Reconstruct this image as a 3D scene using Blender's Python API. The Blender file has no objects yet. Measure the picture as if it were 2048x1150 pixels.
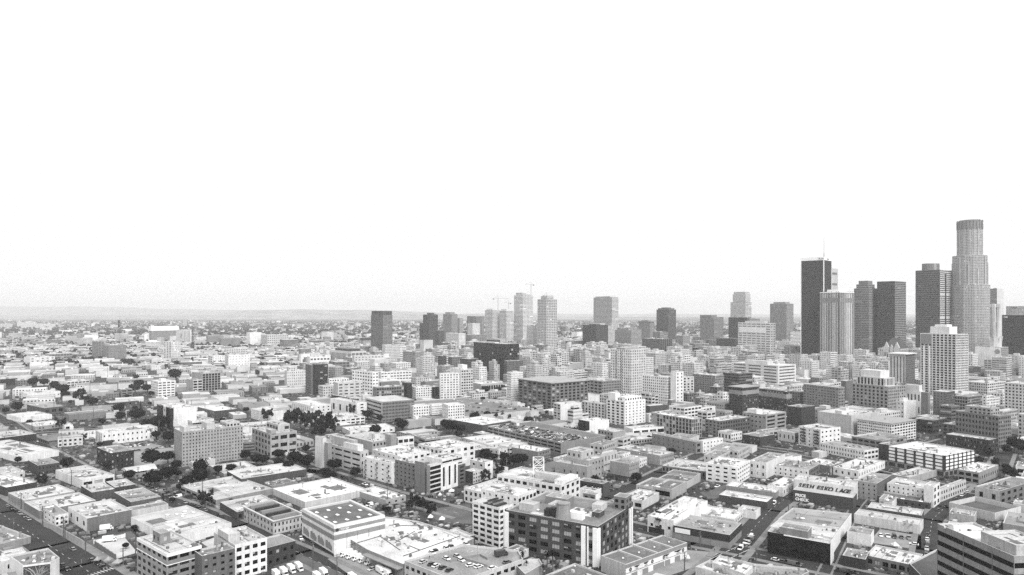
import bpy, math, random
from mathutils import Vector, Matrix
R = random.Random(7)
C = bpy.context.scene.collection
SC = bpy.context.scene
# ---------------------------------------------------------------- camera, sky, sun
CAMH, F, CX, HY = 125.0, 1365.0, 1024.0, 624.0
cd = bpy.data.cameras.new('camera'); cam = bpy.data.objects.new('camera', cd); C.objects.link(cam)
cam.location = (0, 0, CAMH); cam.rotation_euler = (math.pi/2, 0, 0)
cd.sensor_width = 36; cd.lens = 36*F/2048; cd.shift_y = (HY-575)/2048
cd.clip_start = 1; cd.clip_end = 60000
SC.camera = cam
SC.view_settings.view_transform = 'Standard'; SC.view_settings.look = 'None'
SC.view_settings.exposure = 1.50; SC.view_settings.gamma = 1.0; SC.view_settings.use_curve_mapping = False
SUN_EL, SUN_AZ = math.radians(48), math.radians(154)
wd = bpy.data.worlds.new('World'); SC.world = wd; wd.use_nodes = True
nt = wd.node_tree; nt.nodes.clear(); N = nt.nodes.new; LK = nt.links.new
out = N('ShaderNodeOutputWorld'); bg = N('ShaderNodeBackground'); LK(bg.outputs[0], out.inputs[0])
sky = N('ShaderNodeTexSky'); sky.sky_type = 'NISHITA'; sky.sun_disc = False
sky.sun_elevation = SUN_EL; sky.sun_rotation = SUN_AZ; sky.dust_density = 4
bw = N('ShaderNodeRGBToBW'); LK(sky.outputs[0], bw.inputs[0])
tc = N('ShaderNodeTexCoord'); sx = N('ShaderNodeSeparateXYZ'); LK(tc.outputs['Generated'], sx.inputs[0])
# overcast dome: pale at the horizon, brighter towards the zenith
ramp = N('ShaderNodeValToRGB'); LK(sx.outputs['Z'], ramp.inputs[0])
el = ramp.color_ramp.elements
el[0].position = 0.0; el[0].color = (1.0,)*3+(1,)
el[1].position = 1.0; el[1].color = (1.05,)*3+(1,)
e = el.new(.10); e.color = (.985,)*3+(1,)
e = el.new(.42); e.color = (1.0,)*3+(1,)
ns = N('ShaderNodeTexNoise'); ns.inputs['Scale'].default_value = 1.3; ns.inputs['Detail'].default_value = 3
LK(tc.outputs['Generated'], ns.inputs['Vector'])
mr = N('ShaderNodeMapRange'); LK(ns.outputs['Fac'], mr.inputs[0])
mr.inputs[1].default_value = .3; mr.inputs[2].default_value = .7; mr.inputs[3].default_value = .93; mr.inputs[4].default_value = 1.0
m1 = N('ShaderNodeMath'); m1.operation = 'MULTIPLY'; LK(ramp.outputs[0], m1.inputs[0]); LK(mr.outputs[0], m1.inputs[1])
m2 = N('ShaderNodeMath'); m2.operation = 'MULTIPLY_ADD'; LK(bw.outputs[0], m2.inputs[0]); m2.inputs[1].default_value = .012; LK(m1.outputs[0], m2.inputs[2])
bg.inputs[1].default_value = 0.375
LK(m2.outputs[0], bg.inputs[0])
sd = bpy.data.lights.new('sun', 'SUN'); sd.energy = 1.5; sd.angle = math.radians(36); sd.color = (1, .995, .99)
so = bpy.data.objects.new('sun', sd); C.objects.link(so); so.location = (300, -300, 600)
sv = Vector((math.cos(SUN_EL)*math.sin(SUN_AZ), math.cos(SUN_EL)*math.cos(SUN_AZ), math.sin(SUN_EL)))
so.rotation_euler = sv.to_track_quat('Z', 'Y').to_euler()
SC.render.engine = 'CYCLES'
cy = SC.cycles; cy.max_bounces = 8; cy.diffuse_bounces = 3; cy.glossy_bounces = 2; cy.volume_bounces = 5
cy.transparent_max_bounces = 4; cy.use_denoising = False
try: cy.denoiser = 'OPENIMAGEDENOISE'
except Exception: pass
cy.caustics_reflective = False; cy.caustics_refractive = False
try: SC.cycles.volume_biased = False
except Exception: pass

# ---------------------------------------------------------------- projection of photograph points to the flat ground
def gp(x, y, h=0.0):
    Z = (CAMH-h)*F/(y-HY)
    return Vector(((x-CX)/F*Z, Z, h))
def px(X, Y, Zh=0.0):
    return CX+F*X/Y, HY+(CAMH-Zh)*F/Y

# ---------------------------------------------------------------- materials
MATS = {}
def mat(name, base=None, rough=.9, obj=False, var=.12, scale=(.25, .25, .25), detail=4, spec=.3, fine=0.0, metal=0, streak=0.0, bump=0.0, mort=None):
    if name in MATS: return MATS[name]
    m = bpy.data.materials.new(name); m.use_nodes = True; t = m.node_tree
    b = t.nodes['Principled BSDF']; b.inputs['Roughness'].default_value = rough
    b.inputs['Specular IOR Level'].default_value = spec; b.inputs['Metallic'].default_value = metal
    co = t.nodes.new('ShaderNodeTexCoord')
    def noise(sc, det, lo, hi, a=.3, bb=.7):
        mp = t.nodes.new('ShaderNodeMapping'); mp.inputs['Scale'].default_value = sc
        t.links.new(co.outputs['Object'], mp.inputs[0])
        n = t.nodes.new('ShaderNodeTexNoise'); n.inputs['Scale'].default_value = 1; n.inputs['Detail'].default_value = det
        t.links.new(mp.outputs[0], n.inputs['Vector'])
        r = t.nodes.new('ShaderNodeMapRange'); t.links.new(n.outputs['Fac'], r.inputs[0])
        r.inputs[1].default_value = a; r.inputs[2].default_value = bb; r.inputs[3].default_value = lo; r.inputs[4].default_value = hi
        return r.outputs[0]
    def mul(a, b2):
        k = t.nodes.new('ShaderNodeMath'); k.operation = 'MULTIPLY'; t.links.new(a, k.inputs[0]); t.links.new(b2, k.inputs[1]); return k.outputs[0]
    f = noise(scale, detail, 1-var, 1+var)
    if fine: f = mul(f, noise((1.6, 1.6, 1.6), 6, 1-fine, 1+fine))
    if streak: f = mul(f, noise((.8, .8, .06), 5, 1-streak, 1+streak*.4))
    mx = t.nodes.new('ShaderNodeVectorMath'); mx.operation = 'SCALE'
    if obj:
        oi = t.nodes.new('ShaderNodeObjectInfo'); t.links.new(oi.outputs['Color'], mx.inputs[0])
    else:
        mx.inputs[0].default_value = (base,)*3
    t.links.new(f, mx.inputs['Scale']); t.links.new(mx.outputs[0], b.inputs['Base Color'])
    m.diffuse_color = ((base or .5),)*3+(1,)
    MATS[name] = m; return m
WALL = mat('painted wall', .5, obj=True, var=.10, scale=(.12, .12, .12), fine=.17, streak=.20)
ROOF = mat('roofing felt', .4, obj=True, var=.24, scale=(.09, .09, .09), fine=.30, detail=8)
COPE = mat('parapet coping', .48, var=.10, fine=.1)
GD = mat('dark window glass', .006, rough=.2, spec=.16, var=.3)
GM = mat('mid window glass', .03, rough=.2, spec=.2, var=.4)
TG = mat('haze-toned glazing', .1, rough=.35, obj=True, spec=.2, var=.12)  # distant panes only: hazy low contrast is put into their colour
TG2 = mat('haze-toned glazing variation', .1, rough=.35, obj=True, spec=.2, var=.5, scale=(.2, .2, .2))
GL = mat('window with blinds', .36, rough=.4, spec=.5, var=.2)
FRM = mat('window frame', .035, var=.1)
ASPH = mat('asphalt', .028, var=.4, scale=(.05, .05, .05), fine=.18)
CONC = mat('pavement concrete', .17, var=.2, scale=(.15, .15, .15), fine=.15)
PAINT = mat('road paint', .45, var=.4, fine=.2)
METAL = mat('galvanised metal', .32, rough=.5, var=.2, metal=.3)
DARKM = mat('dark metal', .03, rough=.6, var=.2)
WHITE = mat('white panel', .8, rough=.6, var=.06, fine=.06)
MIDG = mat('grey panel', .22, rough=.7, var=.1, fine=.1)
LEAF = mat('dark foliage', .014, rough=.95, var=.5, scale=(.5, .5, .5), fine=.3, spec=.04)
LEAF2 = mat('airy foliage', .024, rough=.95, var=.5, scale=(.5, .5, .5), fine=.3, spec=.04)
BARK = mat('bark', .09, var=.3)
CARP = mat('car paint', .5, rough=.25, obj=True, var=.02, spec=.6)
TYRE = mat('tyre rubber', .015, var=.1)
CLOTH = mat('clothing', .1, obj=True, var=.1)
SKIN = mat('skin', .25, var=.05)

# ---------------------------------------------------------------- mesh buffer
class MB:
    def __init__(s): s.v = []; s.f = []; s.m = []; s.k = []; s.nest = 0
    def q(s, *p, m=0):
        i = len(s.v); s.v.extend([tuple(a) for a in p]); s.f.append(tuple(range(i, i+len(p)))); s.m.append(m)
    def box(s, x0, y0, z0, x1, y1, z1, m=0, bottom=False):
        a = [(x0, y0), (x1, y0), (x1, y1), (x0, y1)]; s.prism(a, z0, z1, m, m, bottom)
    def prism(s, poly, z0, z1, m=0, mt=None, bottom=False):
        n = len(poly)
        s.k.append((len(s.f), len(s.v)))
        for i in range(n):
            a = poly[i]; b = poly[(i+1) % n]
            s.q((a[0], a[1], z0), (b[0], b[1], z0), (b[0], b[1], z1), (a[0], a[1], z1), m=m)
        s.q(*[(p[0], p[1], z1) for p in poly], m=m if mt is None else mt)
        if bottom: s.q(*[(p[0], p[1], z0) for p in reversed(poly)], m=m)
    def obox(s, p, d, L, W, z0, z1, m=0, bottom=True):
        n = Vector((-d[1], d[0])); d = Vector((d[0], d[1])); p = Vector((p[0], p[1]))
        a = p-d*L/2-n*W/2; b = p+d*L/2-n*W/2; c = p+d*L/2+n*W/2; e = p-d*L/2+n*W/2
        s.prism([a, b, c, e], z0, z1, m, m, bottom)
    def tube(s, a, b, r, n=6, m=0, r2=None):
        a = Vector(a); b = Vector(b); r2 = r if r2 is None else r2
        s.k.append((len(s.f), len(s.v)))
        w = (b-a).normalized(); u = w.orthogonal().normalized(); v = w.cross(u)
        ra = [a+(u*math.cos(t)+v*math.sin(t))*r for t in [2*math.pi*k/n for k in range(n)]]
        rb = [b+(u*math.cos(t)+v*math.sin(t))*r2 for t in [2*math.pi*k/n for k in range(n)]]
        for k in range(n): s.q(ra[k], ra[(k+1) % n], rb[(k+1) % n], rb[k], m=m)
        s.q(*rb, m=m); s.q(*reversed(ra), m=m)
    def mesh(s, name, mats, org=None):
        me = bpy.data.meshes.new(name)
        if org is not None: v = [(a-org[0], b-org[1], c-org[2]) for a, b, c in s.v]
        else: v = s.v
        me.from_pydata(v, [], s.f)
        for m in mats: me.materials.append(m)
        if len(mats) > 1: me.polygons.foreach_set('material_index', s.m)
        return me
    def build(s, name, mats, parent=None, col=None, kind=None, split=False):
        if not s.f: return None
        if split and len(s.k) > 1:
            o = None; ks = s.k+[(len(s.f), len(s.v))]
            for (f0, v0), (f1, v1) in zip(ks, ks[1:]):
                b = MB(); b.v = s.v[v0:v1]; b.f = [tuple(i-v0 for i in f) for f in s.f[f0:f1]]; b.m = s.m[f0:f1]; o = b.build(name, mats, parent, col, kind)
            return o
        org = parent['_o'] if parent is not None and '_o' in parent else None
        return link(name, s.mesh(name, mats, org), parent, col, kind)
def link(name, me, parent=None, col=None, kind=None):
    o = bpy.data.objects.new(name, me); C.objects.link(o); o.parent = parent
    if col is not None: o.color = (col, col, col, 1)
    if kind: o['kind'] = kind
    return o
LABELS = {}
def empty(name, loc, label, cat, group=None):
    o = bpy.data.objects.new(name, None); C.objects.link(o); o.location = loc; o['_o'] = tuple(loc)
    o.empty_display_size = 1
    tag(o, label, cat, group); return o
def tag(o, label, cat, group=None):
    o['label'] = label; o['category'] = cat
    if group: o['group'] = group
    return o

# ---------------------------------------------------------------- footprints
FOOT = []          # convex footprints already taken
def convex_hit(a, b, pad=0.0):
    for P in (a, b):
        n = len(P)
        for i in range(n):
            dx = P[(i+1) % n][0]-P[i][0]; dy = P[(i+1) % n][1]-P[i][1]
            L = math.hypot(dx, dy) or 1; nx, ny = dy/L, -dx/L
            A = [p[0]*nx+p[1]*ny for p in a]; B = [p[0]*nx+p[1]*ny for p in b]
            if max(A) <= min(B)+pad or max(B) <= min(A)+pad: return False
    return True
def taken(poly, pad=0.0):
    x0 = min(p[0] for p in poly); x1 = max(p[0] for p in poly); y0 = min(p[1] for p in poly); y1 = max(p[1] for p in poly)
    for (bx, q) in FOOT:
        if bx[0] < x1 and bx[1] > x0 and bx[2] < y1 and bx[3] > y0 and convex_hit(poly, q, pad): return True
    return False
def claim(poly):
    FOOT.append(((min(p[0] for p in poly), max(p[0] for p in poly), min(p[1] for p in poly), max(p[1] for p in poly)), poly))
def corner_box(xl, xc, xr, yb, phi, yb_h=0.0):
    """footprint C,B,D,A from the near corner and the two side limits"""
    a = math.radians(phi); Z = (CAMH-yb_h)*F/(yb-HY); X = (xc-CX)/F*Z
    def run(xx, dx, dy):
        u = (xx-CX)/F; den = dx-u*dy
        if abs(den) < .02: return 60.
        t = (u*Z-X)/den
        if t <= 0 or t > 110: print('CLAMP', xl, xc, xr, yb, phi, round(t, 1))
        return min(max(t, 3.), 110.) if t > 0 else 30.
    dr = (math.sin(a), math.cos(a)); dl = (-math.cos(a), math.sin(a))
    tr = run(xr, *dr); tl = run(xl, *dl)
    for _ in range(25):
        a = math.radians(phi); dr = (math.sin(a), math.cos(a)); dl = (-math.cos(a), math.sin(a))
        def raw(xx, dx, dy):
            u = (xx-CX)/F; den = dx-u*dy; return (u*Z-X)/den if abs(den) > 1e-4 else 1e6
        tl, tr = raw(xl, *dl), raw(xr, *dr)
        bl = tl <= 0 or tl > 2.0*(xc-xl)*Z/F+14; br = tr <= 0 or tr > 2.0*(xr-xc)*Z/F+14
        if bl and not br: phi -= 2
        elif br and not bl: phi += 2
        else: break
    tr = run(xr, *dr); tl = run(xl, *dl)
    Cn = Vector((X, Z)); B = Cn+Vector(dr)*tr; A = Cn+Vector(dl)*tl
    return [Cn, B, A+B-Cn, A], Z

# ---------------------------------------------------------------- facades
KIND = {'p': (3.8, 3.6, .5, .52), 'w': (6.0, 4.0, .74, .52), 's': (14, 3.9, .95, .42), 'v': (4.5, 0, .5, .86), 'g': (3.4, 3.7, .82, .74),
        't': (4.8, 4.0, .3, .42), 'k': (9.0, 4.5, .8, .55), 'm': (3.0, 3.6, .55, .55), 'd': (3.0, 3.8, .93, .86), 'j': (5.0, 3.4, .9, .62)}
WCACHE = {}
def window_mesh(w, h, tn=0):
    key = (round(w, 1), round(h, 1), tn)
    if key in WCACHE: return WCACHE[key]
    b = MB(); w, h = key[0], key[1]; t = .09
    g_ = MB(); g_.q((-w/2, .02, 0), (w/2, .02, 0), (w/2, .02, h), (-w/2, .02, h))
    for (x0, z0, x1, z1) in ((-w/2, 0, w/2, t), (-w/2, h-t, w/2, h), (-w/2, t, -w/2+t, h-t), (w/2-t, t, w/2, h-t)):
        b.box(x0, -.06, z0, x1, .019, z1, m=0)
    k = max(1, round(w/1.3))
    for i in range(1, k):
        x = -w/2+w*i/k; b.box(x-.04, -.04, t, x+.04, .019, h-t, m=0)
    if key[2] == 1 and h > 1.5: b.q((-w/2+t, .01, h*.6), (0, .01, h*.6), (0, .01, h-t), (-w/2+t, .01, h-t), m=3)
    b.box(-w/2-.05, -.16, -.12, w/2+.05, -.0, -.01, m=0)
    me = (b.mesh('window', [FRM, GD, GM, GL]), g_.mesh('pane', [(GD, GM, GL)[key[2]]])); WCACHE[key] = me; return me
def parse(st):
    """'p', 'p:7x5', 'w:3x6:.7,.5'"""
    a = st.split(':'); k = KIND[a[0]]; nb = nf = 0; wf, hf = k[2], k[3]
    if len(a) > 1 and a[1]: nb, nf = [int(v) for v in a[1].split('x')]
    if len(a) > 2: wf, hf = [float(v) for v in a[2].split(',')]
    return k, nb, nf, wf, hf
def facade(W, G, IND, p0, p1, z0, z1, st, far, lights=(.78, .15, .07), top=.9, rev=.28):
    """W gets wall faces, G window panes; IND a list of single windows (position, direction, w, h)"""
    d = Vector((p1[0]-p0[0], p1[1]-p0[1])); L = d.length
    if L < .5: return
    d /= L; n = Vector((d[1], -d[0])); p0 = Vector((p0[0], p0[1]))
    def P(s, z, dep=0.0): a = p0+d*s-n*dep; return (a[0], a[1], z)
    def solid(): W.q(P(0, z0), P(L, z0), P(L, z1), P(0, z1))
    if not st: solid(); return
    k, nb, nf, wf, hf = parse(st)
    H = z1-z0-top
    nb = nb or max(1, round(L/k[0])); nf = nf or max(1, round(H/(k[1] or H)))
    bw = L/nb; fh = H/nf; w = bw*wf; h = fh*hf
    if False: pass
    def pick():
        r = R.random()*sum(lights); return 0 if r < lights[0] else (1 if r < lights[0]+lights[1] else 2)
    if far:
        solid()
        for i in range(nb):
            s = (i+.5)*bw
            for j in range(nf):
                if R.random() < .03: continue
                zc = z0+(j+.55)*fh
                G.q(P(s-w/2, zc-h/2, -.06), P(s+w/2, zc-h/2, -.06), P(s+w/2, zc+h/2, -.06), P(s-w/2, zc+h/2, -.06), m=pick())
        return
    xs = [0]
    for i in range(nb): xs += [(i+.5)*bw-w/2, (i+.5)*bw+w/2]
    xs.append(L)
    for i in range(0, len(xs), 2):
        if xs[i+1]-xs[i] > 1e-3: W.q(P(xs[i], z0), P(xs[i+1], z0), P(xs[i+1], z1), P(xs[i], z1))
    for i in range(nb):
        a, b = xs[2*i+1], xs[2*i+2]; z = z0
        for j in range(nf):
            zc = z0+(j+.55)*fh; lo, hi = zc-h/2, zc+h/2
            W.q(P(a, z), P(b, z), P(b, lo), P(a, lo)); z = hi
            W.q(P(a, lo), P(b, lo), P(b, lo, rev), P(a, lo, rev)); W.q(P(a, hi, rev), P(b, hi, rev), P(b, hi), P(a, hi))
            W.q(P(a, lo), P(a, lo, rev), P(a, hi, rev), P(a, hi)); W.q(P(b, lo, rev), P(b, lo), P(b, hi), P(b, hi, rev))
            if IND is not None and len(IND) < 300:
                IND.append((P((a+b)/2, lo, rev*.8), d.copy(), w, h, pick()))
                if True: G.q(P(a, lo, rev), P(b, lo, rev), P(b, hi, rev), P(a, hi, rev), m=0)
            else:
                G.q(P(a, lo, rev), P(b, lo, rev), P(b, hi, rev), P(a, hi, rev), m=pick())
        W.q(P(a, z), P(b, z), P(b, z1), P(a, z1))

def inset(poly, t):
    n = len(poly); out = []
    for i in range(n):
        a = Vector(poly[i-1]); b = Vector(poly[i]); c = Vector(poly[(i+1) % n])
        d1 = (b-a).normalized(); d2 = (c-b).normalized(); n1 = Vector((-d1[1], d1[0])); n2 = Vector((-d2[1], d2[0]))
        m = n1+n2; l = m.length
        if l < .2: out.append(b+n1*t); continue
        m /= l; out.append(b+m*(t/max(.35, m.dot(n1))))
    return out
# rooftop equipment, shared meshes
RT = {}
def rt_mesh(kind):
    if kind in RT: return RT[kind]
    b = MB()
    if kind == 'air_conditioner':
        b.box(-1.3, -.9, 0, 1.3, .9, .25, m=1); b.box(-1.2, -.8, .25, 1.2, .8, 1.5, m=3); b.tube((0.5, 0, 1.5), (.5, 0, 1.65), .5, 8, m=1); b.box(-2.2, -.3, .3, -1.2, .3, .9, m=0)
    elif kind == 'skylight':
        b.box(-1.3, -.9, 0, 1.3, .9, .3, m=1); b.q((-1.2, -.8, .3), (1.2, -.8, .3), (.9, 0, .65), (-.9, 0, .65)); b.q((1.2, .8, .3), (-1.2, .8, .3), (-.9, 0, .65), (.9, 0, .65)); b.q((-1.2, .8, .3), (-1.2, -.8, .3), (-.9, 0, .65)); b.q((1.2, -.8, .3), (1.2, .8, .3), (.9, 0, .65))
    elif kind == 'vent_pipe':
        b.tube((0, 0, 0), (0, 0, 1.1), .22, 6, m=1); b.tube((0, 0, 1.1), (0, 0, 1.35), .42, 6, m=0)
    elif kind == 'stair_penthouse':
        b.box(-2.2, -1.8, 0, 2.2, 1.8, 2.7, m=0); b.box(-2.35, -1.95, 2.7, 2.35, 1.95, 2.85, m=0); b.box(-.5, -1.86, .05, .5, -1.81, 2.1, m=2)
    elif kind == 'duct':
        b.box(-4, -.35, .3, 4, .35, .9, m=1); b.box(3.3, -.35, 0, 4, .35, .3, m=1); b.box(-4, -.3, 0, -3.4, .3, .3, m=1)
    elif kind == 'chimney':
        b.box(-.4, -.4, 0, .4, .4, 2.6, m=3); b.box(-.5, -.5, 2.6, .5, .5, 2.8, m=1)
    RT[kind] = b.mesh(kind, [WHITE, MIDG, DARKM, WALL]); return RT[kind]
def rooftop(E, poly, z, Z, rnd, n=None, kinds=None):
    c = sum((Vector(p) for p in poly), Vector((0, 0)))/len(poly)
    d = (Vector(poly[1])-Vector(poly[0])); ang = math.atan2(d[1], d[0])
    area = abs(sum(poly[i][0]*poly[(i+1) % len(poly)][1]-poly[(i+1) % len(poly)][0]*poly[i][1] for i in range(len(poly))))/2
    if n is None: n = int(min(11, area/80)) if Z < 560 else (int(min(5, area/200)) if Z < 900 else 0)
    kinds = kinds or ['air_conditioner', 'air_conditioner', 'skylight', 'vent_pipe', 'vent_pipe', 'duct', 'chimney']
    for i in range(n):
        k = rnd.choice(kinds)
        if k == 'duct' and area < 250: k = 'vent_pipe'
        a = Vector(poly[rnd.randrange(len(poly))]); b2 = Vector(poly[rnd.randrange(len(poly))])
        s_ = rnd.random(); p = c+(a*s_+b2*(1-s_)-c)*math.sqrt(rnd.random())*.82
        o = link(k, rt_mesh(k), E, rnd.choice((.5, .3, .15)))
        o.location = (p[0]-E['_o'][0], p[1]-E['_o'][1], z-E['_o'][2]); o.rotation_euler.z = ang+rnd.choice((0, math.pi/2))

PL = mat('roof patch pale', .5, var=.2, fine=.2); PDK = mat('roof patch dull', .13, var=.25, fine=.25)
RM = [ROOF, COPE, MIDG, PL, PDK]
LAND = []
def prism_building(poly, z0, h, wall=.5, roof=.5, styles=(), Z=None, par=.9, W=None, G=None, RF=None, IND=None, lights=(.78, .15, .07), far=None, clutter=None, floor=False, cope=.3, deco=True):
    far = Z > 1150 if far is None else far
    n = len(poly)
    for i in range(n):
        st = styles[i] if i < len(styles) else ''
        facade(W, G, IND, poly[i], poly[(i+1) % n], z0, h, st, far or (i not in (0, n-1)), lights)
    if floor: W.q(*[(p[0], p[1], z0) for p in reversed(poly)])
    if Z > 2600 or par <= 0: RF.q(*[(p[0], p[1], h) for p in poly]); return poly
    ins = inset(poly, cope)
    for i in range(n):
        a, b, c, d = poly[i], poly[(i+1) % n], ins[(i+1) % n], ins[i]
        RF.q((a[0], a[1], h), (b[0], b[1], h), (c[0], c[1], h), (d[0], d[1], h), m=1)
        RF.q((d[0], d[1], h), (c[0], c[1], h), (c[0], c[1], h-par), (d[0], d[1], h-par), m=1)
    RF.q(*[(p[0], p[1], h-par) for p in ins], m=0)
    if n == 4 and Z < 760 and deco:
        e1 = ins[1]-ins[0]; e2 = ins[3]-ins[0]; A_, B_ = e1.length, e2.length
        def rq(u0, u1, v0, v1, zz_, m): RF.q(*[(*(ins[0]+e1*u+e2*v), zz_) for u, v in ((u0, v0), (u1, v0), (u1, v1), (u0, v1))], m=m)
        if min(A_, B_) > 7:
            for _ in range(R.choice((2, 3, 4, 6))):
                u, v = R.uniform(.03, .7), R.uniform(.03, .7); rq(u, min(.97, u+R.uniform(.05, .3)), v, min(.97, v+R.uniform(.05, .3)), h-par+.02+.004*_, R.choice((3, 4, 4)))
            for _ in range(R.choice((1, 2, 3, 5))):
                v = R.uniform(.1, .9); rq(.02, .98, v, v+.22/B_, h-par+.06, R.choice((4, 2, 2)))
            for _ in range(R.choice((0, 1, 3))):
                v = R.uniform(.1, .9); rq(v, v+.22/A_, .02, .98, h-par+.065, R.choice((4, 2)))
            for _ in range(int(min(14, A_*B_/60))):
                q_ = ins[0]+e1*R.uniform(.06, .94)+e2*R.uniform(.06, .94); s_ = R.uniform(.3, 1.1); RF.obox(q_, e1.normalized(), s_, s_*R.uniform(.6, 1.6), h-par, h-par+R.uniform(.3, 1.2), m=R.choice((1, 2, 2, 4)), bottom=False)
    if n != 4 and Z < 760 and deco:
        for _ in range(26):
            a, b2 = ins[R.randrange(n)], ins[R.randrange(n)]; s0 = R.random(); cc_ = sum(ins, Vector((0, 0)))/n; q_ = cc_+(a*s0+b2*(1-s0)-cc_)*math.sqrt(R.random())*.88
            d_ = (ins[1]-ins[0]).normalized(); s_ = R.uniform(.4, 1.4); RF.obox(q_, d_, s_, s_*R.uniform(.6, 1.8), h-par, h-par+R.uniform(.3, 1.3), m=R.choice((1, 2, 2, 4)), bottom=False)
        for _ in range(7):
            a, b2 = ins[R.randrange(n)], ins[R.randrange(n)]; s0 = R.random(); q_ = cc_+(a*s0+b2*(1-s0)-cc_)*R.random()*.55; L_ = R.uniform(3, 12); d_ = (ins[1]-ins[0]).normalized(); n_ = Vector((-d_[1], d_[0])); w_ = R.choice((.12, .12, 2.5, 4)); zz_ = h-par+.02+_*.004
            RF.q(*[(*(q_+d_*L_*i+n_*w_*j), zz_) for i, j in ((-.5, -.5), (.5, -.5), (.5, .5), (-.5, .5))], m=R.choice((3, 4, 4)))
    rnd = R
    k = clutter if clutter is not None else (0 if Z < 900 else 5)
    c0 = sum((Vector(p) for p in poly), Vector((0, 0)))/n; dd = (Vector(poly[1])-Vector(poly[0])).normalized()
    size = math.sqrt(abs((Vector(poly[1])-Vector(poly[0])).length*(Vector(poly[-1])-Vector(poly[0])).length))
    for _ in range(k):
        a = Vector(poly[rnd.randrange(n)]); p = c0+(a-c0)*rnd.uniform(0, .6)
        s = rnd.uniform(1.2, min(6, size*.2)+1.3); RF.obox(p, dd, s, s*rnd.uniform(.5, 1.3), h-par, h-par+rnd.uniform(.8, 2.8), m=rnd.choice((1, 1, 2)), bottom=False)
    return poly

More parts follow.
